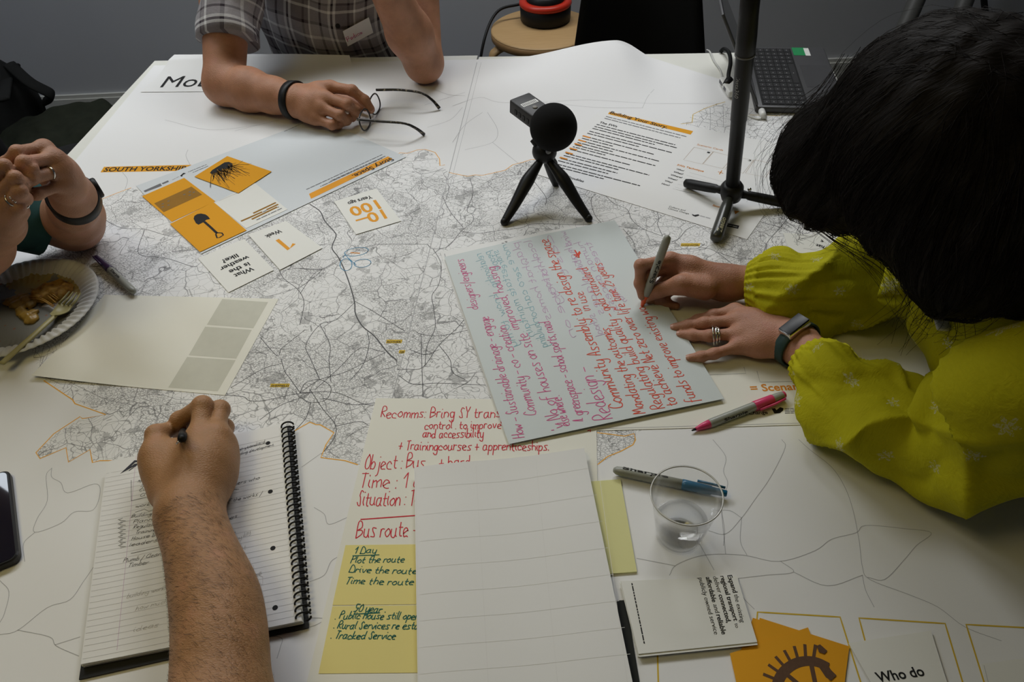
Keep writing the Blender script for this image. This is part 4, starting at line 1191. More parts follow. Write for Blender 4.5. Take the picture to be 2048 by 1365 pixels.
for s_ in (0, 1):
    for i, (r, h) in enumerate(prof):
        for k in range(nth):
            th = 2 * pi * k / nth
            fl = 0.0021 * cos(60 * th) * min(max((r - 0.078) / 0.012, 0), 1) * (1 if r < 0.112 else 0.25)
            vs.append(PC + V(r * cos(th), r * sin(th), h + fl + 0.0012 - 0.0006 * s_))
NP = len(prof) * nth
for i in range(len(prof) - 1):
    for k in range(nth):
        l = (k + 1) % nth
        q = (i * nth + k, i * nth + l, (i + 1) * nth + l, (i + 1) * nth + k)
        fs.append(q[::-1]); fs.append(tuple(v + NP for v in q))
b0 = (len(prof) - 1) * nth
for k in range(nth):
    l = (k + 1) % nth; fs.append((b0 + k, b0 + NP + k, b0 + NP + l, b0 + l))
m.add(vs, fs, 'plate', True); m.build('plate_dish', root)
t = NT('crumb', 0.6, 0.3); n = t.noise(90, 4)
t.color(t.ramp(n, [(0.3, (0.16, 0.055, 0.008)), (0.5, (0.52, 0.27, 0.035)), (0.7, (0.60, 0.38, 0.09))])); t.bump(t.noise(250, 4), 0.6, 0.002); MAT['crumb'] = t.m
def dsp(amp, f, seed=0.0):
    return lambda X: amp * (np.sin(X[:, 0] * f + seed) * np.sin(X[:, 1] * f * 1.13 + seed * 2) * np.sin(X[:, 2] * f * 0.9 + 1) + 0.5 * np.sin(X[:, 0] * f * 2.3 + 2) * np.sin(X[:, 1] * f * 2.1))
c0 = P(108, 582, 0.008)
fd = Field([ell(c0, (0.030, 0.024, 0.010)), ell(c0 + V(-0.012, -0.010, -0.001), (0.020, 0.016, 0.008))], disp=dsp(0.0022, 190), k=0.01)
o = solid('pastry_remnant', fd, 0.0016, 'crumb'); tag(o, 'golden brown piece of pastry left on the paper plate', 'food')
c0 = P(45, 602, 0.006)
fd = Field([ell(c0, (0.030, 0.018, 0.005)), ell(P(52, 628, 0.005), (0.018, 0.010, 0.004)), ell(P(62, 640, 0.005), (0.012, 0.010, 0.004))], disp=dsp(0.002, 230, 1.0), k=0.012)
o = solid('sauce_remains', fd, 0.0016, plain('sauce', (0.42, 0.26, 0.05), 0.4, 0.5, var=0.6, scale=70)); tag(o, 'yellowish smear of sauce left on the paper plate', 'food')
m = MB()
for a, b in (((62, 578), (115, 600)), ((68, 582), (112, 606)), ((58, 594), (108, 612)), ((60, 598), (106, 614)), ((85, 588), (118, 598))):
    p, q = P(*a, 0.012), P(*b, 0.014); m.tube(smooth_path([p, (p + q) / 2 + V(0, 0.004, 0.002), q], 5), 0.0009, 'crumb', 6)
o = m.build('pickled_strands'); tag(o, 'thin brown strands of food by the fork tines', 'food', kind='stuff')
MAT['fork'] = plain('fork_plastic', (0.42, 0.38, 0.17), 0.4, 0.4, var=0.08)
root = empty('fork', P(60, 680, 0.012), 'pale yellow disposable fork resting across the paper plate', 'fork')
hd = P(110, 632, 0.012); tl = P(3, 728, 0.020); t_ = unit(hd - tl); sd = unit(np.cross(t_, V(0, 0, 1)))
m = MB()
pr = [(tl, 0.0052), (tl + t_ * 0.03, 0.0050), (tl + t_ * 0.07, 0.0042), (hd - t_ * 0.012, 0.0036), (hd, 0.0045)]
m.tube(smooth_path([p for p, _ in pr], 5), [0.0052] * 5 + [0.005] * 5 + [0.0046] * 5 + [0.0045] * 6, 'fork', 12, flat=(1.0, 0.45)); m.build('handle', root)
m = MB(); vs = []; n_ = 14
hw = lambda v: 0.0042 + 0.0088 * min(1, v * 1.6) ** 0.6
for j in range(n_ + 1):
    v = j / n_
    for i in range(7):
        u = i / 6 * 2 - 1
        vs.append(hd + t_ * (v * 0.030 - 0.003) + sd * u * hw(v) + V(0, 0, 0.002 + 0.003 * u * u - 0.0045 * sin(v * pi * 0.9)))
fs = [(j * 7 + i, j * 7 + i + 1, (j + 1) * 7 + i + 1, (j + 1) * 7 + i) for j in range(n_) for i in range(6)]
o_ = len(vs); vs2 = [p - V(0, 0, 0.0014) for p in vs]
rim = [i for i in range(7)] + [(j * 7 + 6) for j in range(1, n_ + 1)] + [n_ * 7 + i for i in range(5, -1, -1)] + [j * 7 for j in range(n_ - 1, 0, -1)]
fs2 = [tuple(i + o_ for i in f[::-1]) for f in fs]; fr = [(rim[i], rim[i] + o_, rim[(i + 1) % len(rim)] + o_, rim[(i + 1) % len(rim)]) for i in range(len(rim))]
m.add(vs + vs2, fs + fs2 + fr, 'fork', True); m.build('head', root)
for i in range(4):
    u = -0.0112 + 0.0224 * i / 3
    p0 = hd + t_ * 0.026 + sd * u + V(0, 0, 0.003)
    m = MB(); m.tube([p0, p0 + t_ * 0.012 + V(0, 0, 0.001), p0 + t_ * 0.026 + V(0, 0, 0.005) - sd * u * .1], [0.0021, 0.0019, 0.0010], 'fork', 8); m.build('tine', root)

# ---------------------------------------------------------------- phone
t = NT('phone_screen', 0.04, 0.5)
o3 = t.obj()
g = t.mix(t.noise(60, 2), (0.05, 0.06, 0.14, 1), (0.20, 0.22, 0.42, 1)); t.color((0.012, 0.012, 0.02, 1)); MAT['phone_glass'] = t.m
MAT['phone_case'] = plain('phone_case', (0.012, 0.012, 0.013), 0.4, 0.4)
root_px = [(-40, 950), (28, 946), (46, 1118), (-30, 1150)]
a, b, c = P(-46, 955, 0.001), P(25, 946, 0.001), P(47, 1135, 0.001)
ey = unit(c - b); ey[2] = 0; ey = unit(ey); ex = -np.array([-ey[1], ey[0], 0.0]); ex = ex if ex[0] < 0 else -ex
phc = b + ex * 0.036 + ey * 0.0735
root = empty('phone', phc, 'black smartphone at the left edge, its glossy screen reflecting the ceiling lights', 'phone')
def rbox(mb, ctr, hx, hy, z0, z1, r, mat, ex, ey, rz=0.0015):
    pts = []
    for sx, sy, a0 in ((1, 1, 0), (-1, 1, pi / 2), (-1, -1, pi), (1, -1, 1.5 * pi)):
        for k in range(7):
            an = a0 + k / 6 * pi / 2; pts.append((sx * (hx - r) + r * cos(an), sy * (hy - r) + r * sin(an)))
    n = len(pts); vs = []; fs = []
    levels = [(z0, 1 - rz / hx), (z0 + rz, 1.0), (z1 - rz, 1.0), (z1, 1 - rz / hx)]
    for z, s in levels:
        sy_ = 1 - (1 - s) * hx / hy
        for x, y in pts: vs.append(ctr + ex * x * s + ey * y * sy_ + V(0, 0, z))
    rev = np.cross(ex, ey)[2] < 0
    for i in range(3):
        for k in range(n):
            l = (k + 1) % n; f = (i * n + k, i * n + l, (i + 1) * n + l, (i + 1) * n + k); fs.append(f[::-1] if rev else f)
    top = tuple(3 * n + k for k in range(n)); bot = tuple(range(n - 1, -1, -1))
    fs += [top[::-1] if rev else top, bot[::-1] if rev else bot]
    mb.add(vs, fs, mat, False)
m = MB(); rbox(m, phc, 0.036, 0.0735, 0, 0.0095, 0.010, 'phone_case', ex, ey); m.build('case', root)
m = MB(); rbox(m, phc, 0.0330, 0.0705, 0.0095, 0.0099, 0.008, 'phone_glass', ex, ey, 0.0002); m.build('screen', root)

# ---------------------------------------------------------------- spiral notebook
nb = [P(216, 926, 0.012), P(572, 846, 0.010), P(604, 1243, 0.010), P(160, 1328, 0.013)]
nc = sum(nb) / 4; nc[2] = TZ + 0.0012
root = empty('notebook', nc, 'open spiral notebook with ruled handwritten page under the writing hand', 'notebook')
def nlift(x, y):
    d = (P(216, 926, .012) + P(160, 1328, .013)) / 2
    u = max(0, min(1, 1 - (x - d[0] + 0.02) / 0.09)); return 0.004 * u * u
pg = Flat('page', None, 10.0, 'paper', 0.3, lift=nlift, world=[V(p[0], p[1], TZ + 0.0105) for p in nb])
kn = cv(0, 750, 2.22)
A_, B_, C_, D_ = [V(p[0], p[1], 0) for p in nb]
for i in range(35):
    v = 0.075 + 0.905 * i / 34
    l = A_ + (D_ - A_) * v; r = B_ + (C_ - B_) * (v * 0.995)
    pg.line([l + (r - l) * q for q in np.linspace(0.005, 0.965, 14)], 0.35, 'rule', 1.1, world=True)
pg.line([A_ + (B_ - A_) * 0.155 + (D_ - A_ + (C_ - B_ - D_ + A_) * 0.155) * q for q in np.linspace(0.0, 0.97, 14)], 0.35, 'ghost_pink', 1.1, world=True)
for u_, v_ in ((0.89, 0.10), (0.888, 0.375), (0.885, 0.66), (0.88, 0.925)):
    p = A_ + (B_ - A_) * u_ + (D_ - A_ + (C_ - B_ - D_ + A_) * u_) * v_
    pg.poly([p + V(0.003 * cos(a), 0.003 * sin(a), 0) for a in np.linspace(0, 2 * pi, 15)[:-1]], 'ink', 1.4, world=True)
IP = 'ink_pen'
pg.zmm = 12.0
for i, (tx, a, b, h) in enumerate((('What are', (628, 432), (745, 400), 4), ('space', (610, 476), (690, 462), 3.6), ('Spend', (622, 498), (690, 484), 3.6), ('Costs', (618, 518), (690, 502), 3.6), ('Clean', (622, 540), (700, 525), 3.6),
        ('work life', (600, 590), (720, 568), 3.8), ('Building', (582, 634), (668, 622), 3.8), ('Planning', (590, 660), (720, 636), 3.8), ('Regulations', (590, 682), (720, 662), 3.8), ('Training', (598, 706), (690, 692), 3.6), ('House buying', (582, 734), (760, 700), 3.8), ('leaders', (572, 762), (695, 738), 3.8),
        ('Plumb / Clean', (545, 832), (710, 800), 4), ('Timber', (566, 852), (655, 838), 4), ('repeal standard', (1015, 355), (1175, 298), 4), ('building development.', (1032, 362), (1215, 312), 3.4), ('learners who', (985, 504), (1150, 460), 4),
        ('cost of the works /', (940, 585), (1160, 530), 4), ('owners', (980, 655), (1050, 630), 4), ('is', (965, 672), (985, 664), 3.6))):
    handwrite(pg, tx, kn(a)[0], kn(b)[0], h * 0.62, 0.42, IP, seed=200 + i, jit=0.7, slant=.35)
for i, (tx, a, b) in enumerate((('plan by day', (1010, 760), (1110, 700)), ('meet', (1030, 790), (1090, 770)), ('notes on', (1040, 880), (1100, 850)), ('house', (1080, 930), (1160, 880)), ('building works', (560, 990), (740, 950)), ('how much', (600, 1045), (740, 1010)), ('ideas', (590, 1140), (700, 1115)))):
    handwrite(pg, tx, kn(a)[0], kn(b)[0], 2.6, 0.35, 'ink_pencil', seed=230 + i, jit=0.7, slant=.35)
for q in ([(600, 610), (640, 595), (660, 605), (720, 580)], [(583, 560), (690, 530)], [(583, 470), (583, 560)], [(975, 512), (1060, 505)], [(990, 705), (1045, 697)], [(580, 792), (740, 755)], [(1015, 340), (1180, 300)]): pg.line(kn(*q), 0.45, IP, 2.2)
for i in range(7):
    y = 645 + i * 19; pg.line(kn((525, y), (545, y - 8), (530, y + 2), (558, y + 4), (535, y + 10)), 0.5, IP, 2.2)
pg.poly(kn((536, 443), (598, 382), (650, 380)), 'ink_pen', 1.6); pg.poly(kn((560, 432), (601, 392), (632, 386), (590, 415)), 'paper_cream', 2.0); pg.line(kn((575, 428), (610, 400), (600, 410), (615, 395)), 1.0, IP, 2.6)
for q in ([(1095, 895), (1130, 880), (1165, 895), (1165, 930), (1130, 918), (1095, 930), (1095, 895)], [(1130, 880), (1130, 918)]): pg.line(kn(*q), 0.35, 'ink_pencil', 2.2)
o = pg.mb.build('page', root)
m = MB(); vs = []
cor = [V(p[0], p[1], 0) for p in nb]
def slab(mb, cor, z0, z1, mat):
    vs = [V(p[0], p[1], z1) for p in cor] + [V(p[0], p[1], z0) for p in cor]
    mb.add(vs, [(3, 2, 1, 0), (4, 5, 6, 7), (0, 1, 5, 4), (1, 2, 6, 5), (2, 3, 7, 6), (3, 0, 4, 7)], mat)
for i in range(6):
    j = [p + V(random.uniform(-.0008, .0008), random.uniform(-.0008, .0008), 0) for p in cor]; slab(m, j, TZ + 0.0035 + i * 0.0011, TZ + 0.0043 + i * 0.0011, 'paper_cream')
m.build('page_block', root)
m = MB(); sh_ = [cor[0] + V(-.001, 0, 0), cor[1] + V(.004, .001, 0), cor[2] + V(.006, -.004, 0), cor[3] + V(-.001, -.012, 0)]
slab(m, sh_, TZ + 0.0013, TZ + 0.0029, 'black'); m.build('cover', root)
m = MB(); R0 = P(573, 852, 0.010); R1 = P(604, 1232, 0.010); ax = unit(R1 - R0); sd = unit(np.cross(ax, V(0, 0, 1))); sd = sd if sd[0] > 0 else -sd
nl = 34; LL = np.linalg.norm(R1 - R0)
for i in range(nl):
    p = R0 + ax * LL * i / (nl - 1)
    ring = []
    for a in np.linspace(0, 2 * pi, 17):
        ring.append(p + sd * (0.0012 + 0.0078 * cos(a)) + V(0, 0, -0.0002 + 0.0078 * sin(a) ) + ax * (0.0035 * a / (2 * pi)))
    m.tube(ring, 0.00115, 'black', 7)
m.build('spiral_wire', root)

# ---------------------------------------------------------------- audio recorder on a small tripod
bc = J(1107, 255, 142); br = 0.0395
root = empty('audio_recorder', (bc[0], bc[1], TZ + 0.1), 'black audio recorder with round foam windscreen standing on a mini tripod', 'audio recorder')
m = MB(); m.ball(bc, br, 'black_matt', 48, 28); m.build('foam_windscreen', root)
be = J(1041, 207, 150); ax = unit(bc - be); Lr = np.linalg.norm(bc - be)
sd = unit(np.cross(V(0, 0, 1), ax)); upv = np.cross(ax, sd)
Mx = Matrix([[*ax], [*sd], [*upv]]).transposed().to_4x4(); Mx.translation = Vector(be)
MAT['recorder'] = plain('recorder_body', (0.022, 0.022, 0.022), 0.5, 0.4)
m = MB(); m.box((-0.004, -0.0215, -0.013), (Lr - 0.03, 0.0215, 0.013), 'recorder', Mx, bevel=0.003); body = m.build('body', root)
m = MB(); m.box((0.020, -0.016, 0.0128), (0.030, 0.016, 0.0134), 'white_plastic', Mx)
for i in range(9): m.box((0.0215, -0.014 + i * 0.0032, 0.0133), (0.0285, -0.0125 + i * 0.0032, 0.0136), 'ink_grey', Mx)
m.build('barcode_label', body)
m = MB(); c_ = Mx @ Vector((0.041, -0.001, 0.013)); m.lathe([(0, 0.0016), (0.0042, 0.0014), (0.0048, 0)][::-1], plain('record_button', (0.25, 0.24, 0.22), 0.5), c_, upv, 20); m.build('record_button', body)
for i in range(4):
    m = MB(); m.box((0.012 + i * 0.011, 0.0212 * -1 - 0.0012, -0.006), (0.018 + i * 0.011, -0.0208, 0.002), 'black', Mx); m.build('side_button', body)
hc = J(1089, 303, 88)
troot = empty('mini_tripod', (hc[0], hc[1], TZ + 0.0025), 'small black folding tripod holding the round foam recorder', 'tripod')
m = MB(); m.ball(hc, 0.0215, 'black', 28, 18, (1, 1, 0.95)); hd_ = m.build('head', troot)
m = MB(); fr = unit(CAM - hc); sdv = unit(np.cross(fr, V(0, 0, 1)))
kp = J(1081, 303, 96) 
m.lathe([(0.0001, 0.002), (0.004, 0.0018), (0.0048, 0.0)][::-1], plain('rivet', (0.30, 0.30, 0.29), 0.4, 0.5), hc + fr * 0.0208 - sdv * 0.0065, fr, 20); m.build('rivet', hd_)
m = MB(); m.tube([hc + V(-0.012, 0, 0.012), hc + V(-0.02, 0.004, 0.022)], [0.006, 0.0055], 'black', 14); m.build('locking_knob', hd_)
m = MB(); m.tube([hc + V(0, 0, 0.01), (bc + hc) / 2 + V(-.004, .004, 0.0), bc + V(0, 0.004, -0.02)], [0.012, 0.010, 0.012], 'black', 16); m.build('neck', troot)
for fx, fy in ((1009, 444), (1177, 437), (1111, 366)):
    ft = P(fx, fy, 0.006); tp = hc + unit((ft - hc) * V(1, 1, 0)) * 0.010 + V(0, 0, -0.012)
    pts = smooth_path([tp, tp + (ft - tp) * 0.35 + V(0, 0, 0.004), tp + (ft - tp) * 0.7, ft], 6); n = len(pts)
    rads = np.interp(np.linspace(0, 1, n), [0, 0.12, 0.35, 0.65, 1], [0.0065, 0.0085, 0.0125, 0.0100, 0.0072])
    m = MB(); m.tube(pts, rads, 'black', 18, flat=(1.0, 0.8)); m.ball(ft, 0.0072, 'black', 16, 10); m.build('leg', troot)

# ---------------------------------------------------------------- tall stand (pole on three legs)
MAT['olive_black'] = plain('anodised_dark', (0.035, 0.036, 0.028), 0.3, 0.5)
feet = [P(1369, 366, 0.010), P(1431, 480, 0.011), P(1578, 408, 0.010)]
hub = J(1464, 378, 38)
root = empty('pole_stand', (hub[0], hub[1], TZ + 0.002), 'tall black telescopic pole standing on three fold-out legs', 'stand')
top = bone(hub, 1512, -120, 0.42, 1)
pd_ = unit(top - hub)
def onpole(py):
    best = min(np.linspace(0, 0.5, 600), key=lambda s_: abs(projy(hub + pd_ * s_) - py)); return best
def projy(p):
    q = p - CAM; return H / 2 - F * (q @ CY) / (q @ FWD)
m = MB(); m.lathe([(0.010, -0.022), (0.0165, -0.020), (0.0195, -0.008), (0.0195, 0.004), (0.016, 0.010), (0.012, 0.012)], 'black', hub, pd_, 30); m.build('hub', root)
s1 = onpole(240); s2 = onpole(108)
m = MB(); m.lathe([(0.0115, 0.008), (0.0120, s1), (0.0128, s1 + .001), (0.0132, s2 - 0.002), (0.0136, s2)], 'black', hub, pd_, 32); lower = m.build('lower_tube', root)
m = MB(); m.lathe([(0.0132, s2), (0.0145, s2 + 0.002), (0.0145, s2 + 0.03), (0.0135, s2 + 0.06), (0.0135, 0.42), (0.008, 0.421)], 'black', hub, pd_, 32); m.build('upper_tube', root)
m = MB(); m.lathe([(0.0137, s2 - 0.001), (0.0149, s2 - 0.001), (0.0149, s2 + 0.0015), (0.0137, s2 + 0.0015)], 'grey_metal', hub, pd_, 32); m.build('collar', root)
m = MB(); sA = onpole(148); sB = onpole(188)
wraptext(m, 'Insta360', hub + pd_ * sA, -pd_, 0.0, sA - sB, 0.0130, unit(CAM - hub) - unit(np.cross(V(0, 0, 1), unit(CAM - hub))) * -0.0 + V(-0.55, 0, 0), 6.5, plain('print_pale_grey', (0.35, 0.35, 0.35), 0.5), False); m.build('printed_name', lower)
for i, ft in enumerate(feet):
    d_ = unit((ft - hub) * V(1, 1, 0)); tp = hub + d_ * 0.017 + V(0, 0, -0.010)
    n_ax = unit(ft - tp); Ll = np.linalg.norm(ft - tp)
    kr_ = 1.0 if i == 1 else 0.80; m = MB(); m.lathe([(0.0055, 0), (0.0075, 0.002), (0.0080 * kr_, 0.010), (0.0098 * kr_, 0.014), (0.0105 * kr_, 0.03), (0.0108 * kr_, Ll - 0.012), (0.0095 * kr_, Ll - 0.003), (0.005 * kr_, Ll)], 'olive_black' if i == 1 else 'black', tp, n_ax, 28); lg = m.build('leg', root)
    if i == 1:
        m = MB(); wraptext(m, 'Zeadio', tp + n_ax * (Ll - 0.010), -n_ax, 0.0, 0.034, 0.0108, unit(CAM - tp) + V(0.1, 0, 0), 8, plain('print_pale_gold', (0.42, 0.40, 0.26), 0.4)); m.build('printed_name', lg)
m = MB(); m.ball(hub + unit((feet[2] - hub) * V(1, 1, 0)) * 0.028 + V(0, -0.004, 0.002), 0.0035, 'steel', 14, 8); m.build('hinge_pin', root)

# ---------------------------------------------------------------- laptop
H1 = P(1482, 104, 0.002); H2 = P(1509, 226, 0.002); F1 = P(1643, 99, 0.002)
ew = H2 - H1; LW = np.linalg.norm(ew); ew = ew / LW; edp = (F1 - H1) - ew * ((F1 - H1) @ ew); LD = np.linalg.norm(edp); edp = edp / LD
MAT['laptop'] = plain('laptop_grey', (0.060, 0.060, 0.063), 0.4, 0.4); MAT['key'] = plain('laptop_key', (0.012, 0.012, 0.013), 0.5, 0.35)
MAT['keymark'] = plain('key_mark', (0.30, 0.30, 0.30), 0.5); MAT['green'] = plain('sticker_green', (0.01, 0.22, 0.07), 0.5, 0.3)
LC = H1 + ew * LW / 2 + edp * LD / 2
root = empty('laptop', (LC[0], LC[1], TZ + 0.001), 'dark grey open laptop at the far right corner of the right table', 'laptop')
Mx = Matrix([[*edp], [*ew], [0, 0, 1]]).transposed().to_4x4(); Mx.translation = Vector(H1)
if np.cross(edp, ew)[2] < 0: pass
m = MB(); m.box((0, 0, 0.0), (LD, LW, 0.013), 'laptop', Mx, bevel=0.004); base = m.build('base', root)
m = MB(); kx0, kx1 = LD * 0.10, LD * 0.57; rows = 6; cols = 14
for r_ in range(rows):
    x0 = kx0 + (kx1 - kx0) * r_ / rows; x1 = x0 + (kx1 - kx0) / rows - 0.0022
    for c_ in range(cols):
        y0 = LW * 0.04 + LW * 0.92 * c_ / cols; y1 = y0 + LW * 0.92 / cols - 0.002
        if r_ == rows - 1 and 4 <= c_ <= 8:
            if c_ > 4: continue
            y1 = LW * 0.04 + LW * 0.92 * 9 / cols - 0.002
        m.box((x0, y0, 0.0128), (x1, y1, 0.0142), 'key', Mx)
        ym = (y0 + y1) / 2; m.box(((x0 + x1) / 2 - 0.001, ym - 0.0012, 0.0142), ((x0 + x1) / 2 + 0.001, ym + 0.0012, 0.01425), 'keymark', Mx)
m.box((kx0 - 0.004, LW * 0.03, 0.0127), (kx1 + 0.002, LW * 0.97, 0.01325), 'black', Mx)
m.build('keyboard', base)
m = MB(); m.box((LD * 0.63, LW * 0.32, 0.0128), (LD * 0.95, LW * 0.68, 0.0133), plain('trackpad', (0.055, 0.055, 0.058), 0.35), Mx); m.build('trackpad', base)
m = MB(); m.box((LD * 0.60, LW * 0.01, 0.0129), (LD * 0.77, LW * 0.15, 0.0134), 'green', Mx); m.box((LD * 0.74, LW * 0.02, 0.0133), (LD * 0.80, LW * 0.155, 0.0136), 'white_plastic', Mx)
m.build('sticker', base)
hz = H1 + V(0, 0, 0.014); cdir = CAM - (hz + ew * LW / 2); sdr = unit(cdir - ew * (cdir @ ew)); nr = unit(np.cross(ew, sdr))
sdr = unit(sdr + nr * 0.12); nr = unit(np.cross(ew, sdr))
Ms = Matrix([[*sdr], [*ew], [*nr]]).transposed().to_4x4(); Ms.translation = Vector(hz - nr * 0.003)
m = MB(); m.box((0.0, 0.002, -0.003), (0.205, LW - 0.002, 0.003), 'laptop', Ms, bevel=0.002); scr = m.build('screen_lid', root)
t = NT('screen_glass', 0.1, 0.5); t.color((0.01, 0.01, 0.012, 1)); MAT['screen'] = t.m
inn = 1 if (nr @ edp) > 0 else -1
m = MB(); m.box((0.012, 0.008, 0.0028 * inn if inn > 0 else -0.0034), (0.198, LW - 0.008, 0.0034 if inn > 0 else -0.0028), 'screen', Ms); m.build('display', scr)
# adapter hub + cables
DG = J(1461, 178, 6)
da = unit(P(1473, 200, .006) - P(1452, 168, .006)); db = np.cross(V(0, 0, 1), da)
Md = Matrix([[*da], [*db], [0, 0, 1]]).transposed().to_4x4(); Md.translation = Vector(DG)
droot = empty('cable_adapter', (DG[0], DG[1], TZ + 0.002), 'white rectangular cable adapter beside the laptop hinge', 'adapter')
m = MB(); m.box((-0.036, -0.016, -0.002), (0.036, 0.016, 0.012), 'white_plastic', Md, bevel=0.004); m.build('case', droot)
m = MB(); m.box((-0.03, -0.0162, 0.002), (-0.012, -0.0158, 0.009), 'ink_grey', Md); m.box((0.0, -0.0162, 0.002), (0.016, -0.0158, 0.009), 'ink_grey', Md); m.build('port', droot)
m = MB(); m.tube(smooth_path([J(1459, 166, 14), J(1457, 150, 20), J(1461, 125, 22), J(1458, 106, 20), J(1448, 98, 12), J(1441, 104, 3)], 8), 0.0045, 'black', 10)
m.tube([J(1452, 172, 12), J(1459, 160, 16)], 0.009, 'black', 10); o = m.build('video_cable'); tag(o, 'thick black cable plugged into the white adapter', 'cable')
m = MB(); m.tube(smooth_path([J(1414, 100, -6), J(1420, 104, 3), J(1428, 122, 3), J(1440, 140, 3), J(1445, 158, 5), J(1447, 168, 8)], 8), 0.0019, plain('cable_grey', (0.5, 0.5, 0.48), 0.5), 8)
o = m.build('thin_cable'); tag(o, 'thin pale grey cable running from the far table edge to the adapter', 'cable')
m = MB(); m.tube(smooth_path([J(1473, 204, 6), J(1485, 222, 3), J(1500, 233, 3), J(1518, 238, 3), J(1527, 232, 6)], 8), 0.0019, MAT['cable_w'] if 'cable_w' in MAT else 'white_plastic', 8)
q0, q1 = J(1528, 235, 6), J(1523, 222, 7); m.tube([q0, q1], [0.0062, 0.0068], 'white_plastic', 14)
o = m.build('plugged_cable'); tag(o, 'white cable with white plug pushed into the near side of the laptop', 'cable')

# ---------------------------------------------------------------- stool, cable reel, chairs, stand, bags behind
t = NT('birch', 0.45, 0.35); w = t.noise(14, 4, 0.6, vec=t.mapping(t.obj(), scale=(1, 9, 1)))
t.color(t.mix(w, (0.44, 0.27, 0.11, 1), (0.56, 0.37, 0.18, 1))); MAT['birch'] = t.m
MAT['birch_edge'] = plain('birch_edge', (0.26, 0.15, 0.06), 0.5, 0.3)
SCn = V(0.155, 2.66, 0.0)
root = empty('stool', SCn, 'round birch stool with bent legs behind the tables', 'stool')
m = MB(); m.lathe([(0, 0.452), (0.170, 0.452), (0.176, 0.449), (0.1765, 0.446)], 'birch', SCn, n=64); m.lathe([(0.1765, 0.4465), (0.1765, 0.424), (0.174, 0.421), (0, 0.421)], 'birch_edge', SCn, n=64); m.build('seat', root)
for an in (radians(197), radians(317), radians(77)):
    d_ = V(cos(an), sin(an), 0); m = MB()
    pts = smooth_path([SCn + d_ * 0.06 + V(0, 0, 0.410), SCn + d_ * 0.12 + V(0, 0, 0.410), SCn + d_ * 0.165 + V(0, 0, 0.400), SCn + d_ * 0.185 + V(0, 0, 0.365), SCn + d_ * 0.187 + V(0, 0, 0.2), SCn + d_ * 0.188 + V(0, 0, 0.0)], 6)
    m.tube(pts, 0.022, 'birch', 12, flat=(1.0, 0.55)); m.build('leg', root)
MAT['red'] = plain('reel_red', (0.55, 0.03, 0.012), 0.35, 0.45)
RC = P(1091, 40, -0.288); 
root = empty('cable_reel', (RC[0], RC[1], 0.453), 'black and red extension cable reel standing on the round stool', 'cable reel')
m = MB(); m.lathe([(0, 0), (0.078, 0), (0.086, 0.006), (0.087, 0.05), (0.084, 0.052), (0, 0.052)], 'black', V(RC[0], RC[1], 0.453), n=48); m.build('drum', root)
m = MB(); m.lathe([(0.060, 0.052), (0.086, 0.052), (0.090, 0.058), (0.088, 0.068), (0.078, 0.072), (0.066, 0.070), (0.060, 0.064)], 'red', V(RC[0], RC[1], 0.453), n=48, closed=True); m.build('rim', root)
m = MB(); m.lathe([(0, 0.05), (0.066, 0.05), (0.064, 0.086), (0.05, 0.09), (0, 0.09)], 'black', V(RC[0], RC[1], 0.453), n=40); m.build('socket_face', root)
pl = empty('plug', (RC[0], RC[1] - 0.02, 0.543), 'white mains plug pushed into the top of the black and red reel', 'plug')
m = MB(); Mp = Matrix.Translation(Vector((RC[0], RC[1] - 0.015, 0.5445))) @ Matrix.Rotation(0.5, 4, 'Z'); m.box((-0.026, -0.022, 0), (0.026, 0.022, 0.03), 'white_plastic', Mp, bevel=0.006); m.build('plug_body', pl)
m = MB(); m.tube(smooth_path([V(RC[0] - 0.08, RC[1] + 0.03, 0.50), V(-0.0, 2.72, 0.485), V(-0.055, 2.62, 0.40), V(-0.085, 2.58, 0.20), V(-0.10, 2.62, 0.008), V(-0.3, 2.9, 0.008)], 10), 0.005, 'black', 8)
o = m.build('power_cable'); tag(o, 'black power cable hanging from the reel over the side of the stool', 'cable')

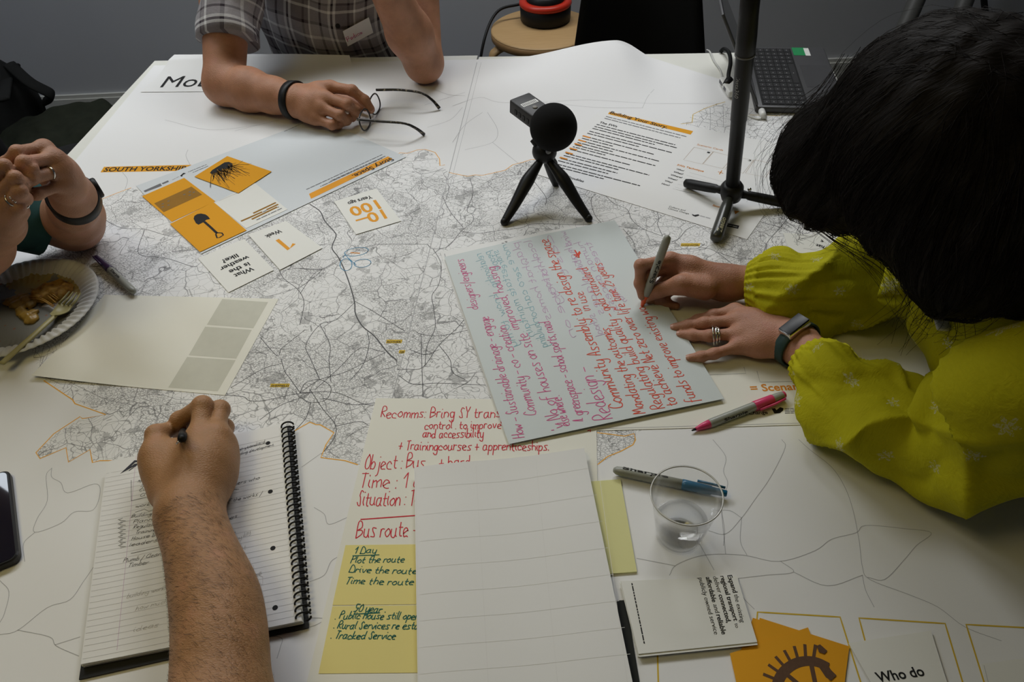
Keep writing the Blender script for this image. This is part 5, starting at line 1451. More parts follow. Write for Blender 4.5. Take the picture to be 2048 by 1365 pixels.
def shell_chair(cx, yb, w0, w1, z0, z1, mat, label, seat_d=0.40, legmat='grey_metal', face=-1):
    root = empty('chair', (cx, yb + face * seat_d / 2, 0), label, 'chair')
    m = MB(); nu, nv = 12, 14; vs = []
    for s_ in (0, 1):
        for j in range(nv + 1):
            v = j / nv; z = z0 + (z1 - z0) * v; hw_ = w0 + (w1 - w0) * v; hw_ *= (1 - 0.25 * max(0, v - 0.85) / 0.15)
            for i in range(nu + 1):
                u = i / nu * 2 - 1
                vs.append((cx + u * hw_, yb - face * (0.08 * v) + face * 0.05 * u * u - face * s_ * 0.008, z - 0.02 * max(0, v - .85) / .15 * u * u))
    N = (nu + 1) * (nv + 1); fs = []
    for j in range(nv):
        for i in range(nu):
            a = j * (nu + 1) + i; q = (a, a + 1, a + nu + 2, a + nu + 1); fs += [q, tuple(x + N for x in q[::-1])]
    rim = [i for i in range(nu + 1)] + [j * (nu + 1) + nu for j in range(1, nv + 1)] + [nv * (nu + 1) + i for i in range(nu - 1, -1, -1)] + [j * (nu + 1) for j in range(nv - 1, 0, -1)]
    fs += [(rim[i], rim[i] + N, rim[(i + 1) % len(rim)] + N, rim[(i + 1) % len(rim)]) for i in range(len(rim))]
    m.add(vs, fs, mat, True); m.build('backrest', root)
    m = MB(); y0, y1 = sorted((yb + face * seat_d, yb + face * -0.01)); m.box((cx - w0, y0, 0.43), (cx + w0, y1, 0.455), mat, bevel=0.01); m.build('seat', root)
    for sx in (-1, 1):
        for sy in (y0 + 0.05, y1 - 0.03):
            l = MB(); l.tube([V(cx + sx * (w0 - 0.05), sy, 0.432), V(cx + sx * (w0 + 0.01), sy + (0.03 if sy > (y0 + y1) / 2 else -0.03), 0.0)], 0.011, legmat, 10); l.build('leg', root)
    return root
shell_chair(0.388, 2.12, 0.205, 0.145, 0.44, 0.84, 'black', 'black moulded chair between the stool and the laptop')
shell_chair(-0.42, 2.42, 0.24, 0.20, 0.44, 0.86, 'white_plastic', 'white moulded chair behind the person in the plaid shirt')
a = PY(395, 30, 2.28)
# pale metal easel legs on the right
MAT['grey_tube'] = plain('grey_tube', (0.085, 0.085, 0.08), 0.5, 0.3)
root = empty('easel', (*PY(1870, 30, 2.55)[:2], 0.0), 'grey metal easel standing behind the dark haired person', 'easel')
for (xa, ya), (xb, yb) in (((1838, -10), (1755, 180)), ((1935, -10), (1860, 180))):
    p, q = PY(xa, ya, 2.60), PY(xb, yb, 2.42); d_ = unit(q - p); q2 = p + d_ * ((p[2] - 0.012) / -d_[2]); p2 = p - d_ * 0.6
    m = MB(); m.tube([p2, q2], 0.027, 'grey_tube', 20); m.build('leg', root)
p, q = PY(1838, -10, 2.60), PY(1935, -10, 2.60); m = MB(); m.tube([p - unit(PY(1755, 180, 2.42) - p) * 0.5, q - unit(PY(1860, 180, 2.42) - q) * 0.5], 0.02, 'grey_tube', 14); m.build('crossbar', root)
m = MB(); a = PY(1970, -30, 3.03); b = PY(1977, 70, 3.03); m.tube(smooth_path([a + V(0, 0, 0.3), a, b, V(b[0] + .02, 3.04, 0.02)], 8), 0.012, 'black', 10); o = m.build('wall_cable'); tag(o, 'dark cable hanging down the back wall behind the dark hair', 'cable')

# dark bags and coat by the left wall side
MAT['olive'] = plain('olive_cloth', (0.020, 0.023, 0.015), 0.9, 0.15, var=0.4, bump=0.5, bscale=150)
MAT['charcoal'] = plain('charcoal_cloth', (0.0135, 0.014, 0.0135), 0.9, 0.15, var=0.3, bump=0.5, bscale=150)
fl = -TZ
c0 = P(150, 318, fl + 0.12)
fd = Field([ell(c0, (0.26, 0.20, 0.15)), ell(c0 + V(0.13, 0.02, -0.04), (0.16, 0.18, 0.11)), cap(c0 + V(-0.2, 0.05, 0.06), c0 + V(0.1, 0.10, 0.10), 0.06), ell(c0 + V(-.05, -.1, -.05), (.25, .15, .13))], disp=dsp(0.014, 26, 0.4), k=0.05)
o = solid('coat', fd, 0.012, 'olive', floor=0.004); tag(o, 'dark olive coat heaped on the floor beside the left table', 'coat')
c1 = P(-28, 222, fl + 0.24)
root = empty('backpack', (c1[0], c1[1], 0.0), 'black backpack with straps leaning by the wall at far left', 'bag')
fd = Field([ell(c1, (0.20, 0.14, 0.22)), ell(c1 + V(0.02, -0.10, -0.06), (0.15, 0.08, 0.13))], disp=dsp(0.008, 30, 0.9), k=0.05)
o = solid('bag_body', fd, 0.012, 'charcoal', root, floor=0.004)
for (q) in (((18, 128), (60, 165), (104, 190), (88, 204)), ((5, 200), (15, 150), (28, 132), (22, 175))):
    m = MB(); m.tube(smooth_path([P(x, y, fl + 0.40 - 0.05 * i) for i, (x, y) in enumerate(q)], 8), 0.022, 'charcoal', 10, flat=(1.0, 0.35)); m.build('strap', root)

# ---------------------------------------------------------------- ceiling panels
t = NT('panel_glow', 0.5, 0.2); t.b.inputs['Emission Color'].default_value = (0.85, 0.92, 1.0, 1); t.b.inputs['Emission Strength'].default_value = 11.0; t.color((0.8, 0.8, 0.8, 1)); MAT['glow'] = t.m
for i, (x, y) in enumerate(((-2.26, 2.10), (-1.90, 1.62), (-2.30, 1.70), (-1.92, 2.02))):
    root = empty('ceiling_light', (x, y, 2.66), ('square ceiling light panel %s' % ('at the far left corner of the four', 'at the near right corner of the four', 'at the near left corner of the four', 'at the far right corner of the four')[i]), 'ceiling light', 'ceiling light panels')
    m = MB(); m.box((x - 0.14, y - 0.14, 2.675), (x + 0.14, y + 0.14, 2.70), 'white_plastic'); m.build('housing', root)
    m = MB(); m.box((x - 0.125, y - 0.125, 2.668), (x + 0.125, y + 0.125, 2.675), 'glow'); m.build('diffuser', root)
# ================================================================ people
def skin(name, a, b, c):
    t = NT(name, 0.5, 0.35)
    n = t.noise(28, 4, 0.6); n2 = t.noise(140, 3, 0.6)
    col = t.ramp(n, [(0.28, a), (0.55, b), (0.78, c)])
    col = t.mix(t.math('MULTIPLY', n2, 0.30), col, tuple(x * 0.62 for x in b) + (1,))
    t.b.inputs['Subsurface Weight'].default_value = 0.12
    t.b.inputs['Subsurface Radius'].default_value = (0.006, 0.0025, 0.0015)
    t.b.inputs['Subsurface Scale'].default_value = 1.0
    w = t.voro(260, 'DISTANCE_TO_EDGE', vec=t.mapping(t.obj(), scale=(1, 1.6, 1)))
    t.bump(t.math('ADD', t.math('MULTIPLY', t.math('MINIMUM', w, 0.25), 1.6), t.noise(90, 5, 0.7)), 0.32, 0.0016)
    MAT[name] = t.color(col)
skin('skin_man', (0.34, 0.155, 0.085), (0.44, 0.21, 0.115), (0.50, 0.225, 0.15))
skin('skin_writer', (0.32, 0.16, 0.068), (0.40, 0.21, 0.095), (0.46, 0.225, 0.12))
skin('skin_left', (0.34, 0.165, 0.10), (0.43, 0.225, 0.14), (0.48, 0.235, 0.17))
skin('skin_woman', (0.37, 0.17, 0.11), (0.46, 0.225, 0.14), (0.50, 0.22, 0.16))
MAT['nail'] = plain('fingernail', (0.50, 0.26, 0.19), 0.3, 0.5, var=0.05)

def hand(wrist, mcps, fingers, thumb, s=1.0, palm_r=0.0135, wr=0.024):
    """prims: metacarpals (blended) and one group per finger. fingers: [(points), base radius]; thumb: points from its root"""
    base = []; groups = []
    for i, m in enumerate(mcps):
        root = wrist + (m - np.mean(mcps, 0)) * 0.38
        base += chain([root, wrist * 0.35 + m * 0.65 + (m - np.mean(mcps, 0)) * 0.06, m], [palm_r * 1.25 * s, palm_r * 1.08 * s, palm_r * 0.86 * s])
    for pts, r in fingers:
        r *= s; k = [1.0, 0.93, 0.90, 0.80, 0.70][:len(pts)] if len(pts) > 3 else [1.0, 0.95, 0.82]
        g = chain(pts, [r * q for q in k])
        for j in range(1, len(pts) - 1): g.append(cap(pts[j], pts[j] + 1e-5, r * k[j] * 1.07))
        groups.append(g)
    if thumb is not None:
        r = 0.0112 * s
        base += chain(thumb[:2], [0.018 * s, 0.0145 * s])
        g = chain(thumb[1:], [0.0130 * s] + [r * q for q in (1.02, 0.78)][:len(thumb) - 2]); groups.append(g)
    base.append(cap(wrist, np.mean(mcps, 0) * 0.35 + wrist * 0.65, wr * s * 0.85, wr * s * 0.8))
    return base, groups

def nail(parent, tip, prev, up, r, mat='nail'):
    """thin curved plate on the back of a fingertip"""
    d = unit(tip - prev); u = unit(up - d * (up @ d)); w = np.cross(d, u); vs = []; nu, nv = 6, 6
    for s_ in (0, 1):
        for j in range(nv + 1):
            for i in range(nu + 1):
                a = (i / nu - 0.5) * 1.7; y = (j / nv - 0.5); rnd_ = 1 - 0.18 * (2 * y) ** 4
                rr = r * (1.03 + 0.02 * (1 - s_)) - max(0, y) ** 2 * r * 0.5
                vs.append(tip + d * (y * r * 1.45 + r * 0.25) + (u * cos(a) + w * sin(a) * rnd_) * (rr - 0.0006 * s_))
    n = nu + 1; N = n * (nv + 1); fs = []
    for j in range(nv):
        for i in range(nu):
            q = (j * n + i, j * n + i + 1, (j + 1) * n + i + 1, (j + 1) * n + i); fs += [q, tuple(x + N for x in q[::-1])]
    m = MB(); m.add(vs, fs, mat, True); return m.build('fingernail', parent)

def hollow_sleeve(mb, pts, rads, mat, n=48, depth=0.02, fn=None, flat=None, floor=None, ustart=0.0):
    """cloth tube whose open end (last point) is turned in so it looks hollow"""
    pts = [np.asarray(p, float) for p in pts]; d = unit(pts[-1] - pts[-2])
    P2 = pts + [pts[-1] - d * 0.001, pts[-1] - d * depth]; R2 = list(rads) + [rads[-1] - 0.003, rads[-1] - 0.004]
    o = len(mb.v)
    mb.tube(P2, R2, mat, n, True, flat, True, fn)
    for i in range(o, len(mb.v)):
        if floor is not None and mb.v[i][2] < floor: mb.v[i] = (mb.v[i][0], mb.v[i][1], floor + (mb.v[i][2] - floor) * 0.02)
        if i in mb.uv: mb.uv[i] = (mb.uv[i][0] + ustart, mb.uv[i][1] * 0.055)

def face(mb_parent, c, fwd, up, skinmat):
    pass

def head_prims(c, fwd, up, s=1.0):
    """skull, jaw, nose, ears, brow for a head at c looking along fwd"""
    fwd = unit(fwd); up = unit(up - fwd * (up @ fwd)); sd = np.cross(fwd, up); A = np.array([fwd, sd, up])
    L = lambda x, y, z: c + (fwd * x + sd * y + up * z) * s
    b = [ell(L(-0.012, 0, 0.03), np.array((0.098, 0.076, 0.088)) * s, A), ell(L(0.022, 0, -0.045), np.array((0.066, 0.058, 0.068)) * s, A),
         cap(L(0.088, 0, 0.008), L(0.112, 0, -0.030), 0.008 * s, 0.0125 * s), cap(L(0.084, -0.035, 0.020), L(0.084, 0.035, 0.020), 0.010 * s),
         cap(L(0.082, -0.02, -0.062), L(0.082, 0.02, -0.062), 0.009 * s), cap(L(0.076, 0, -0.098), L(0.074, 0, -0.1), 0.017 * s)]
    for y in (-1, 1): b.append(ell(L(-0.005, y * 0.079, -0.012), np.array((0.017, 0.008, 0.03)) * s, A))
    return b, L

# ---------------------------------------------------------------- plaid-shirted person across the table
t = NT('plaid_cloth', 0.85, 0.15)
sp = t.new('ShaderNodeSeparateXYZ'); t.link(t.uv(), sp.inputs[0])
def stripes(coord, period, stops):
    return t.ramp(t.math('FRACT', t.math('MULTIPLY', coord, 1 / period)), stops, 'CONSTANT')
W_ = (0.80, 0.79, 0.78); G_ = (0.19, 0.17, 0.18); D_ = (0.035, 0.026, 0.034); M_ = (0.36, 0.34, 0.35)
vst = [(0, M_), (0.16, D_), (0.21, M_), (0.36, W_), (0.42, D_), (0.47, W_), (0.53, G_), (0.78, D_), (0.83, G_), (0.92, W_), (0.96, M_)]
hst = [(0, M_), (0.12, D_), (0.18, G_), (0.42, W_), (0.47, G_), (0.56, D_), (0.60, M_), (0.82, W_), (0.88, M_)]
cc = t.mix(0.5, stripes(sp.outputs[0], 0.105, vst), stripes(sp.outputs[1], 0.115, hst))
t.color(t.mix(t.math('MULTIPLY', t.noise(400, 2), 0.25), cc, (0.02, 0.02, 0.022, 1))); t.bump(t.noise(22, 4), 0.5, 0.01); MAT['plaid'] = t.m

MO = V(-0.39, 2.0, 0.0)
man = empty('person', MO, 'person in a grey plaid short sleeved shirt leaning on the far table edge, holding glasses', 'person')
E1 = J(449, 168, 46); W1 = J(592, 201, 44)
S1 = V(-0.572, 1.87, 1.03); E2 = J(848, 126, 44); S2 = V(-0.185, 1.93, 1.04)
F2 = bone(E2, 757, -60, 0.25, 1)
mc = [J(661, 174, 60), J(652, 196, 56), J(643, 216, 43), J(630, 237, 26)]
fing = [([mc[0], J(704, 181, 60), J(729, 201, 40), J(741, 219, 24)], 0.0108), ([mc[1], J(695, 209, 52), J(711, 222, 34), J(706, 234, 20)], 0.0108),
        ([mc[2], J(680, 231, 36), J(693, 240, 22), J(682, 246, 14)], 0.0102), ([mc[3], J(664, 250, 20), J(676, 249, 13), J(668, 247, 9)], 0.0092)]
th = [J(628, 196, 26), J(670, 196, 22), J(706, 203, 20), J(730, 214, 18)]
hb, hg = hand(W1, mc, fing, th, 1.08)
base = hb + chain([W1, W1 + (E1 - W1) * 0.3, W1 + (E1 - W1) * 0.65, E1], [0.029, 0.035, 0.043, 0.043]) + chain([E1, E1 + (S1 - E1) * 0.5, S1], [0.042, 0.050, 0.054])
base += chain([E2, E2 + (F2 - E2) * 0.35, F2], [0.040, 0.047, 0.033]) + chain([E2, E2 + (S2 - E2) * 0.5, S2], [0.040, 0.050, 0.054])
# other hand under the chin
hd2 = F2 + unit(F2 - E2) * 0.09; sd2 = V(0.02, 0.008, 0)
mc2 = [hd2 + sd2 * q for q in (-1.4, -.45, .5, 1.4)]
fg2 = [([m_, m_ + V(-0.02, 0.01, 0.03), m_ + V(-0.03, 0.03, 0.015), m_ + V(-0.025, 0.035, -0.005)], 0.010) for m_ in mc2]
hb2, hg2 = hand(F2, mc2, fg2, [F2 + V(-.02, -.01, .03), F2 + V(-.045, -.01, .065), F2 + V(-.045, 0, .095), F2 + V(-.04, .01, .12)], 1.08)
base += hb2
CH = V(-0.385, 2.00, 0.0)
base += [ell(CH + V(0, 0, 0.88), (0.165, 0.10, 0.22)), ell(CH + V(0, 0.05, 0.68), (0.165, 0.115, 0.20)), cap(S1, S2, 0.052), cap(CH + V(0, -0.06, 1.10), CH + V(0, -0.12, 1.24), 0.056)]
hp, HL = head_prims(CH + V(0.02, -0.17, 1.36), V(0.25, -0.75, -0.6), V(0, -.3, 1))
base += hp
fm = Field(base, hg + hg2, k=0.018, kf=0.004, kr=0.010)
mbody = solid('body', fm, 0.0021, 'skin_man', man)
for tip, prev, up in ((fing[0][0][3], fing[0][0][2], V(0.3, -0.5, 0.8)), (fing[1][0][3], fing[1][0][2], V(0.5, -0.8, 0.3))):
    nail(mbody, tip, prev, up, 0.0078)
for y in (-0.032, 0.032):
    m = MB(); m.ball(HL(0.080, y, 0.002), 0.012, 'white_plastic', 16, 10); e = m.build('eye', man)
    m = MB(); m.ball(HL(0.0885, y, 0.001), 0.005, 'ink', 10, 8); m.build('pupil', e)
hA = Field([ell(HL(-0.02, 0, 0.042), (0.108, 0.086, 0.09), np.array([unit(V(0.25, -0.75, -0.6)), unit(np.cross(unit(V(.25, -.75, -.6)), V(0, -.3, 1))), unit(np.cross(np.cross(unit(V(.25, -.75, -.6)), V(0, -.3, 1)), unit(V(.25, -.75, -.6))))]))], disp=lambda X: np.maximum(0, 0.0) + 0.002 * np.sin(X[:, 0] * 300) * np.sin(X[:, 2] * 300))
MAT['hair_grey'] = plain('short_hair', (0.10, 0.085, 0.07), 0.6, 0.3, var=0.4, scale=150)
solid('hair', hA, 0.005, 'hair_grey', man)
# shirt
shirt = Field([ell(CH + V(-0.01, 0, 0.90), (0.225, 0.132, 0.26)), ell(CH + V(0, 0.05, 0.68), (0.21, 0.145, 0.215)), cap(S1 + V(0.0, 0.004, 0.004), S2 + V(0.0, 0.004, 0.004), 0.076), ell(CH + V(-.01, -.05, .80), (.15, .10, .12))], k=0.06,
              disp=lambda X: 0.005 * np.sin(X[:, 2] * 46 + X[:, 0] * 30) * np.sin(X[:, 0] * 24 + 1) + 0.003 * np.sin(X[:, 0] * 90 + X[:, 2] * 25))
sh = solid('shirt', shirt, 0.006, 'plaid', man, uvfn=lambda p: np.c_[p[:, 0] + 0.012 * np.sin(p[:, 2] * 18), p[:, 2] + 0.02 * np.sin(p[:, 0] * 14)])
for A, B, t1 in ((S1 + V(.010, 0, 0), E1 + V(.006, 0, 0), 0.74), (S2, E2, 0.52)):
    m = MB(); ax = B - A; pts = smooth_path([A - ax * 0.05, A + ax * 0.2, A + ax * 0.42, A + ax * t1], 8); n = len(pts)
    hollow_sleeve(m, pts, np.interp(np.linspace(0, 1, n), [0, .4, 1], [0.068, 0.068, 0.064]), 'plaid', 56, 0.03, fn=lambda i, s, a: 0.004 * sin(3 * a + s * 30) + 0.003 * sin(s * 60 + a))
    m.build('sleeve', man)
m = MB()
for i in range(5):
    c_ = V(-0.37, 1.868 + 0.01 * i, 0.98 - 0.085 * i); ps = np.linspace(1.70, 2.05, 120); X = np.array([[c_[0], y, c_[2]] for y in ps]); d_ = shirt(X); y = ps[np.argmax(d_ < 0)] if (d_ < 0).any() else 1.87
    b = MB(); b.lathe([(0.0055, -0.001), (0.0055, 0.0015), (0.0035, 0.0022), (0, 0.0022)], 'ink', V(c_[0], y - 0.0005, c_[2]), (0, -1, 0), 16); b.build('button', sh)
# name label on the chest
def on_shirt(x, z):
    ps = np.linspace(1.60, 2.1, 300); d_ = shirt(np.array([[x, y, z] for y in ps])); return ps[np.argmax(d_ < 0)]
q = [(683, 58), (735, 30), (741, 62), (693, 88)]
vs = []
for (x, y) in q:
    p = PY(x, y, 1.88)
    for _ in range(12): p = PY(x, y, on_shirt(p[0], p[2]) - 0.004)
    vs.append(p)
m = MB(); nrm = unit(np.cross(vs[1] - vs[0], vs[3] - vs[0])); nrm = nrm if nrm[1] < 0 else -nrm
vs[2] = vs[1] + vs[3] - vs[0]; vs = [v + nrm * 0.006 for v in vs]
m.add([v + nrm * 0.004 for v in vs] + [v + nrm * 0.003 for v in vs], [(0, 1, 2, 3), (7, 6, 5, 4), (0, 4, 5, 1), (1, 5, 6, 2), (2, 6, 7, 3), (3, 7, 4, 0)], 'paper')
ux = unit(vs[1] - vs[0]); uy = unit(np.cross(nrm, ux)); uy = uy if uy[2] > 0 else -uy; o0 = vs[3] + nrm * 0.0046 + ux * 0.006 + uy * 0.012
for st in ([(0, 0), (0, 12), (6, 12), (6, 6), (0, 6)], [(10, 0), (9, 5), (12, 6), (14, 3), (10, 0)], [(20, 12), (20, 0), (16, 2), (17, 6), (20, 5)], [(24, 6), (24, 0)], [(28, 0), (28, 6), (32, 5), (32, 0)], [(37, 3), (35, 6), (35, 1), (38, 1), (39, 5)]):
    pts = [o0 + ux * a * 0.001 + uy * b * 0.001 for a, b in st]
    m.tube(pts, 0.0007, 'ink_pink', 5)
m.build('name_label', man)
# wristband
m = MB(); band(m, hug(fm, W1 + (E1 - W1) * 0.03, W1 - E1 + V(0, 0, 0.03)), 0.019, 0.003, 'black'); wb = m.build('wristband', man)

# glasses held by that person
gA = J(714, 239, 36); gB = J(752, 180, 36)
groot = empty('glasses', ((gA + gB) / 2)[:2].tolist() + [TZ + 0.001], 'dark rimmed glasses with speckled temples held on the table by the plaid shirted person', 'glasses')
t = NT('tortoise', 0.3, 0.5); vv = t.math('GREATER_THAN', t.noise(160, 3, 0.6), 0.60); t.color(t.mix(vv, (0.012, 0.010, 0.008, 1), (0.28, 0.24, 0.17, 1))); MAT['tortoise'] = t.m
MAT['rim'] = plain('rim_dark', (0.016, 0.015, 0.014), 0.3, 0.5)
gx = unit(gB - gA); glen = np.linalg.norm(gB - gA)
m = MB()
lens_m = NT('lens', 0.02, 0.5); lens_m.b.inputs['Transmission Weight'].default_value = 1.0; lens_m.b.inputs['IOR'].default_value = 1.02; lens_m.b.inputs['Base Color'].default_value = (0.93, 0.93, 0.94, 1); MAT['lens'] = lens_m.m
dn = unit(V(gx[1], -gx[0], 0) * 0.25 + V(0, 0, -1))
ctrs = []
for s_ in (0.235, 0.765):
    c_ = gA + gx * glen * s_ + dn * 0.017; ctrs.append(c_)
    ring = [c_ + gx * 0.027 * (abs(cos(a)) ** 0.8 * np.sign(cos(a))) + dn * 0.0175 * (abs(sin(a)) ** 0.8 * np.sign(sin(a))) for a in np.linspace(0, 2 * pi, 41)[:-1]]
    m.tube(ring, 0.0016, 'rim', 8, closed=True)
    l = MB(); nn = np.cross(gx, dn); rr_ = [c_ + (p - c_) * 0.97 for p in ring]
    l.add([p + nn * 0.0006 for p in rr_] + [p - nn * 0.0006 for p in rr_], [tuple(range(40)), tuple(range(79, 39, -1))] + [(i, (i + 1) % 40, 40 + (i + 1) % 40, 40 + i) for i in range(40)], 'lens'); l.build('lens', groot)
m.tube(smooth_path([ctrs[0] + gx * 0.026 - dn * 0.004, (ctrs[0] + ctrs[1]) / 2 - dn * 0.007, ctrs[1] - gx * 0.026 - dn * 0.004], 6), 0.0014, 'rim', 8); m.build('frame_front', groot)
for a, mid, mid2, tip in ((gA, (760, 243, 36), (808, 247, 35), (848, 269, 3)), (gB, (800, 180, 36), (842, 186, 35), (879, 217, 4))):
    b = MB(); pts = smooth_path([a, J(*mid), J(*mid2), J((mid2[0] + tip[0]) / 2 + 4, (mid2[1] + tip[1]) / 2 - 1, 21), J(*tip)], 7); n = len(pts)
    b.tube(pts, np.interp(np.linspace(0, 1, n), [0, .5, .8, 1], [0.0028, 0.0024, 0.0030, 0.0038]), 'tortoise', 10); b.build('temple', groot)

# ---------------------------------------------------------------- person at the left edge
left = empty('person', V(-1.05, 0.82, 0.0), 'person in a dark teal top at the left edge, hands clasped above the plate', 'person')
MAT['teal'] = plain('teal_cloth', (0.018, 0.062, 0.064), 0.85, 0.2, var=0.25, scale=20, bump=0.4, bscale=60)
EL = J(148, 446, 50); WL_ = bone(EL, 146, 392, 0.225, 1)
zz = lambda p: (p[2] - TZ) * 1000
mcl = [bone(WL_, 88, 296, 0.090, 1), bone(WL_, 110, 317, 0.088, 1), bone(WL_, 125, 338, 0.080, 1), bone(WL_, 130, 366, 0.070, 1)]
fl_ = [([mcl[0], bone(mcl[0], 34, 304, 0.043, 1), bone(bone(mcl[0], 34, 304, 0.043, 1), 12, 326, 0.026, -1), bone(mcl[0], 6, 338, 0.06, -1)], 0.0088)]
p1 = bone(mcl[1], 47, 325, 0.046, 1); p2 = bone(p1, 36, 347, 0.024, -1); fl_.append(([mcl[1], p1, p2, bone(p2, 46, 360, 0.02, -1)], 0.0090))
p1 = bone(mcl[2], 62, 358, 0.047, 1); p2 = bone(p1, 46, 372, 0.022, -1); fl_.append(([mcl[2], p1, p2, bone(p2, 52, 380, 0.018, -1)], 0.0088))
p1 = bone(mcl[3], 76, 388, 0.040, 1); p2 = bone(p1, 48, 396, 0.022, -1); fl_.append(([mcl[3], p1, p2, bone(p2, 40, 398, 0.016, -1)], 0.0080))
hbL, hgL = hand(WL_, mcl, fl_, [WL_ * .6 + mcl[0] * .4 + V(-.02, 0.01, 0.0), mcl[0] + V(-0.022, 0.0, -0.030), mcl[0] + V(-0.055, 0.0, -0.035), mcl[0] + V(-0.08, 0.005, -0.03)], 0.98)
zref = zz(mcl[2])
ER = J(-80, 560, 50); WR_ = bone(ER, 2, 448, 0.225, 1)
zr = zz(WR_)
mcr = [bone(WR_, -20, 372, 0.085, 1), bone(WR_, -4, 392, 0.085, 1), bone(WR_, 10, 418, 0.080, 1), bone(WR_, 22, 440, 0.07, 1)]
q1 = bone(mcr[1], 30, 356, 0.045, 1); q2 = bone(q1, 44, 366, 0.022, -1)
r1 = bone(mcr[2], 40, 383, 0.043, 1); r2 = bone(r1, 50, 398, 0.022, -1)
s1_ = bone(mcr[3], 38, 416, 0.032, 1); s2_ = bone(s1_, 46, 424, 0.02, -1)
o1 = bone(mcr[0], 8, 332, 0.045, 1); o2 = bone(o1, 24, 346, 0.024, -1)
hbR, hgR = hand(WR_, mcr, [([mcr[0], o1, o2, bone(o2, 30, 352, .016, -1)], 0.0088), ([mcr[1], q1, q2, bone(q2, 50, 376, .016, -1)], 0.0090), ([mcr[2], r1, r2, bone(r2, 50, 404, .014, -1)], 0.0090), ([mcr[3], s1_, s2_, bone(s2_, 46, 430, .012, -1)], 0.0080)],
                [WR_ * .6 + mcr[0] * .4, mcr[0] + V(0.0, 0.01, -0.02), mcr[0] + V(0.03, 0.02, 0.0), mcr[0] + V(0.05, 0.02, 0.01)], 0.98)
SL = V(-0.95, 0.98, 0.98); SR = V(-0.96, 0.66, 0.98)
CB_ = V(-1.05, 0.82, -0.06)
base = hbL + hbR + chain([WL_, WL_ + (EL - WL_) * 0.35, WL_ + (EL - WL_) * 0.7, EL], [0.026, 0.032, 0.042, 0.044]) + chain([EL, EL * .5 + SL * .5, SL], [0.042, 0.044, 0.048])
base += chain([WR_, WR_ + (ER - WR_) * 0.4, ER], [0.026, 0.036, 0.042]) + chain([ER, ER * .5 + SR * .5, SR], [0.042, 0.044, 0.048])
base += [ell(CB_ + V(0.03, 0, 0.92), (0.10, 0.16, 0.22)), ell(CB_ + V(-0.02, 0, 0.62), (0.11, 0.16, 0.20)), cap(SL, SR, 0.046), cap(CB_ + V(0.08, 0, 1.1), CB_ + V(0.13, 0, 1.24), 0.05)]
hp, HL2 = head_prims(CB_ + V(0.16, 0, 1.34), V(0.9, 0, -0.45), V(0.3, 0, 1))
fl2 = Field(base + hp, hgL + hgR, k=0.018, kf=0.004, kr=0.009)
lb = solid('body', fl2, 0.0021, 'skin_left', left)
for y in (-0.032, 0.032):
    m = MB(); m.ball(HL2(0.080, y, 0.002), 0.012, 'white_plastic', 16, 10); e = m.build('eye', left)
    m = MB(); m.ball(HL2(0.0885, y, 0.001), 0.005, 'ink', 10, 8); m.build('pupil', e)
f_ = unit(V(0.9, 0, -0.45)); u_ = unit(V(0.3, 0, 1) - f_ * (V(.3, 0, 1) @ f_)); AA = np.array([f_, np.cross(f_, u_), u_])
solid('hair', Field([ell(HL2(-0.022, 0, 0.042), (0.108, 0.088, 0.092), AA), ell(HL2(-0.07, 0, -0.05), (0.05, 0.075, 0.11), AA)], k=0.04), 0.005, plain('brown_hair', (0.05, 0.03, 0.02), 0.5, 0.3, var=0.4, scale=150), left)
top = Field([ell(CB_ + V(0.03, 0, 0.92), (0.125, 0.185, 0.25)), ell(CB_ + V(-0.02, 0, 0.58), (0.135, 0.185, 0.22)), cap(SL, SR, 0.074)], k=0.06, disp=lambda X: 0.004 * np.sin(X[:, 2] * 50 + X[:, 1] * 30))
solid('top', top, 0.007, 'teal', left)
for A, B, t1 in ((SL, EL, 0.86), (SR, ER, 0.80)):
    m = MB(); ax = B - A; dr = V(-0.0, 0, -0.008); pts = smooth_path([A - ax * 0.05, A + ax * 0.3 + dr, A + ax * 0.6 + dr, A + ax * t1 + dr], 8); n = len(pts)
    hollow_sleeve(m, pts, np.interp(np.linspace(0, 1, n), [0, .4, 1], [0.070, 0.068, 0.058]), 'teal', 48, 0.03, fn=lambda i, s, a: 0.004 * sin(3 * a + s * 30), floor=TZ + 0.004)
    m.build('sleeve', left)
m = MB(); rg = hug(fl2, WL_ + (EL - WL_) * 0.08, unit(EL - WL_) + V(0.1, 0.1, -0.55)); band(m, rg, 0.027, 0.0040, 'black'); wb = m.build('wristwatch', left)
k0 = max(range(40), key=lambda k: rg[0][k][1] @ unit(V(0.8, 0.2, 0.5)))
c_, d_, r_ = rg[0][k0]; m = MB(); m.lathe([(0.0145, 0), (0.0155, 0.002), (0.015, 0.006), (0.013, 0.0075), (0, 0.0075)], 'black', c_ + d_ * (r_ + 0.001), d_, 28); m.build('watch_case', wb)
def ringon(parent, f, a, b, t_, mat='silver', w=0.003, th=0.0012, name='ring'):
    m = MB(); band(m, hug(f, a + (b - a) * t_, b - a, 0.018), w, th, mat, gap=0.0003); return m.build(name, parent)
fr = Field(hgL[2]); ringon(left, fr, fl_[2][0][0], fl_[2][0][1], 0.42)
fr = Field(hgR[2]); rg_ = ringon(left, fr, mcr[2], r1, 0.55)
m = MB()
cc_ = mcr[2] + (r1 - mcr[2]) * 0.55; dd = unit(CAM - cc_)
for k in range(3): m.ball(cc_ + dd * 0.0105 + unit(np.cross(r1 - mcr[2], dd)) * (k - 1) * 0.0035 - unit(r1 - mcr[2]) * 0.0008 * k, 0.0017, 'silver', 10, 8)
m.build('ring_stones', rg_)
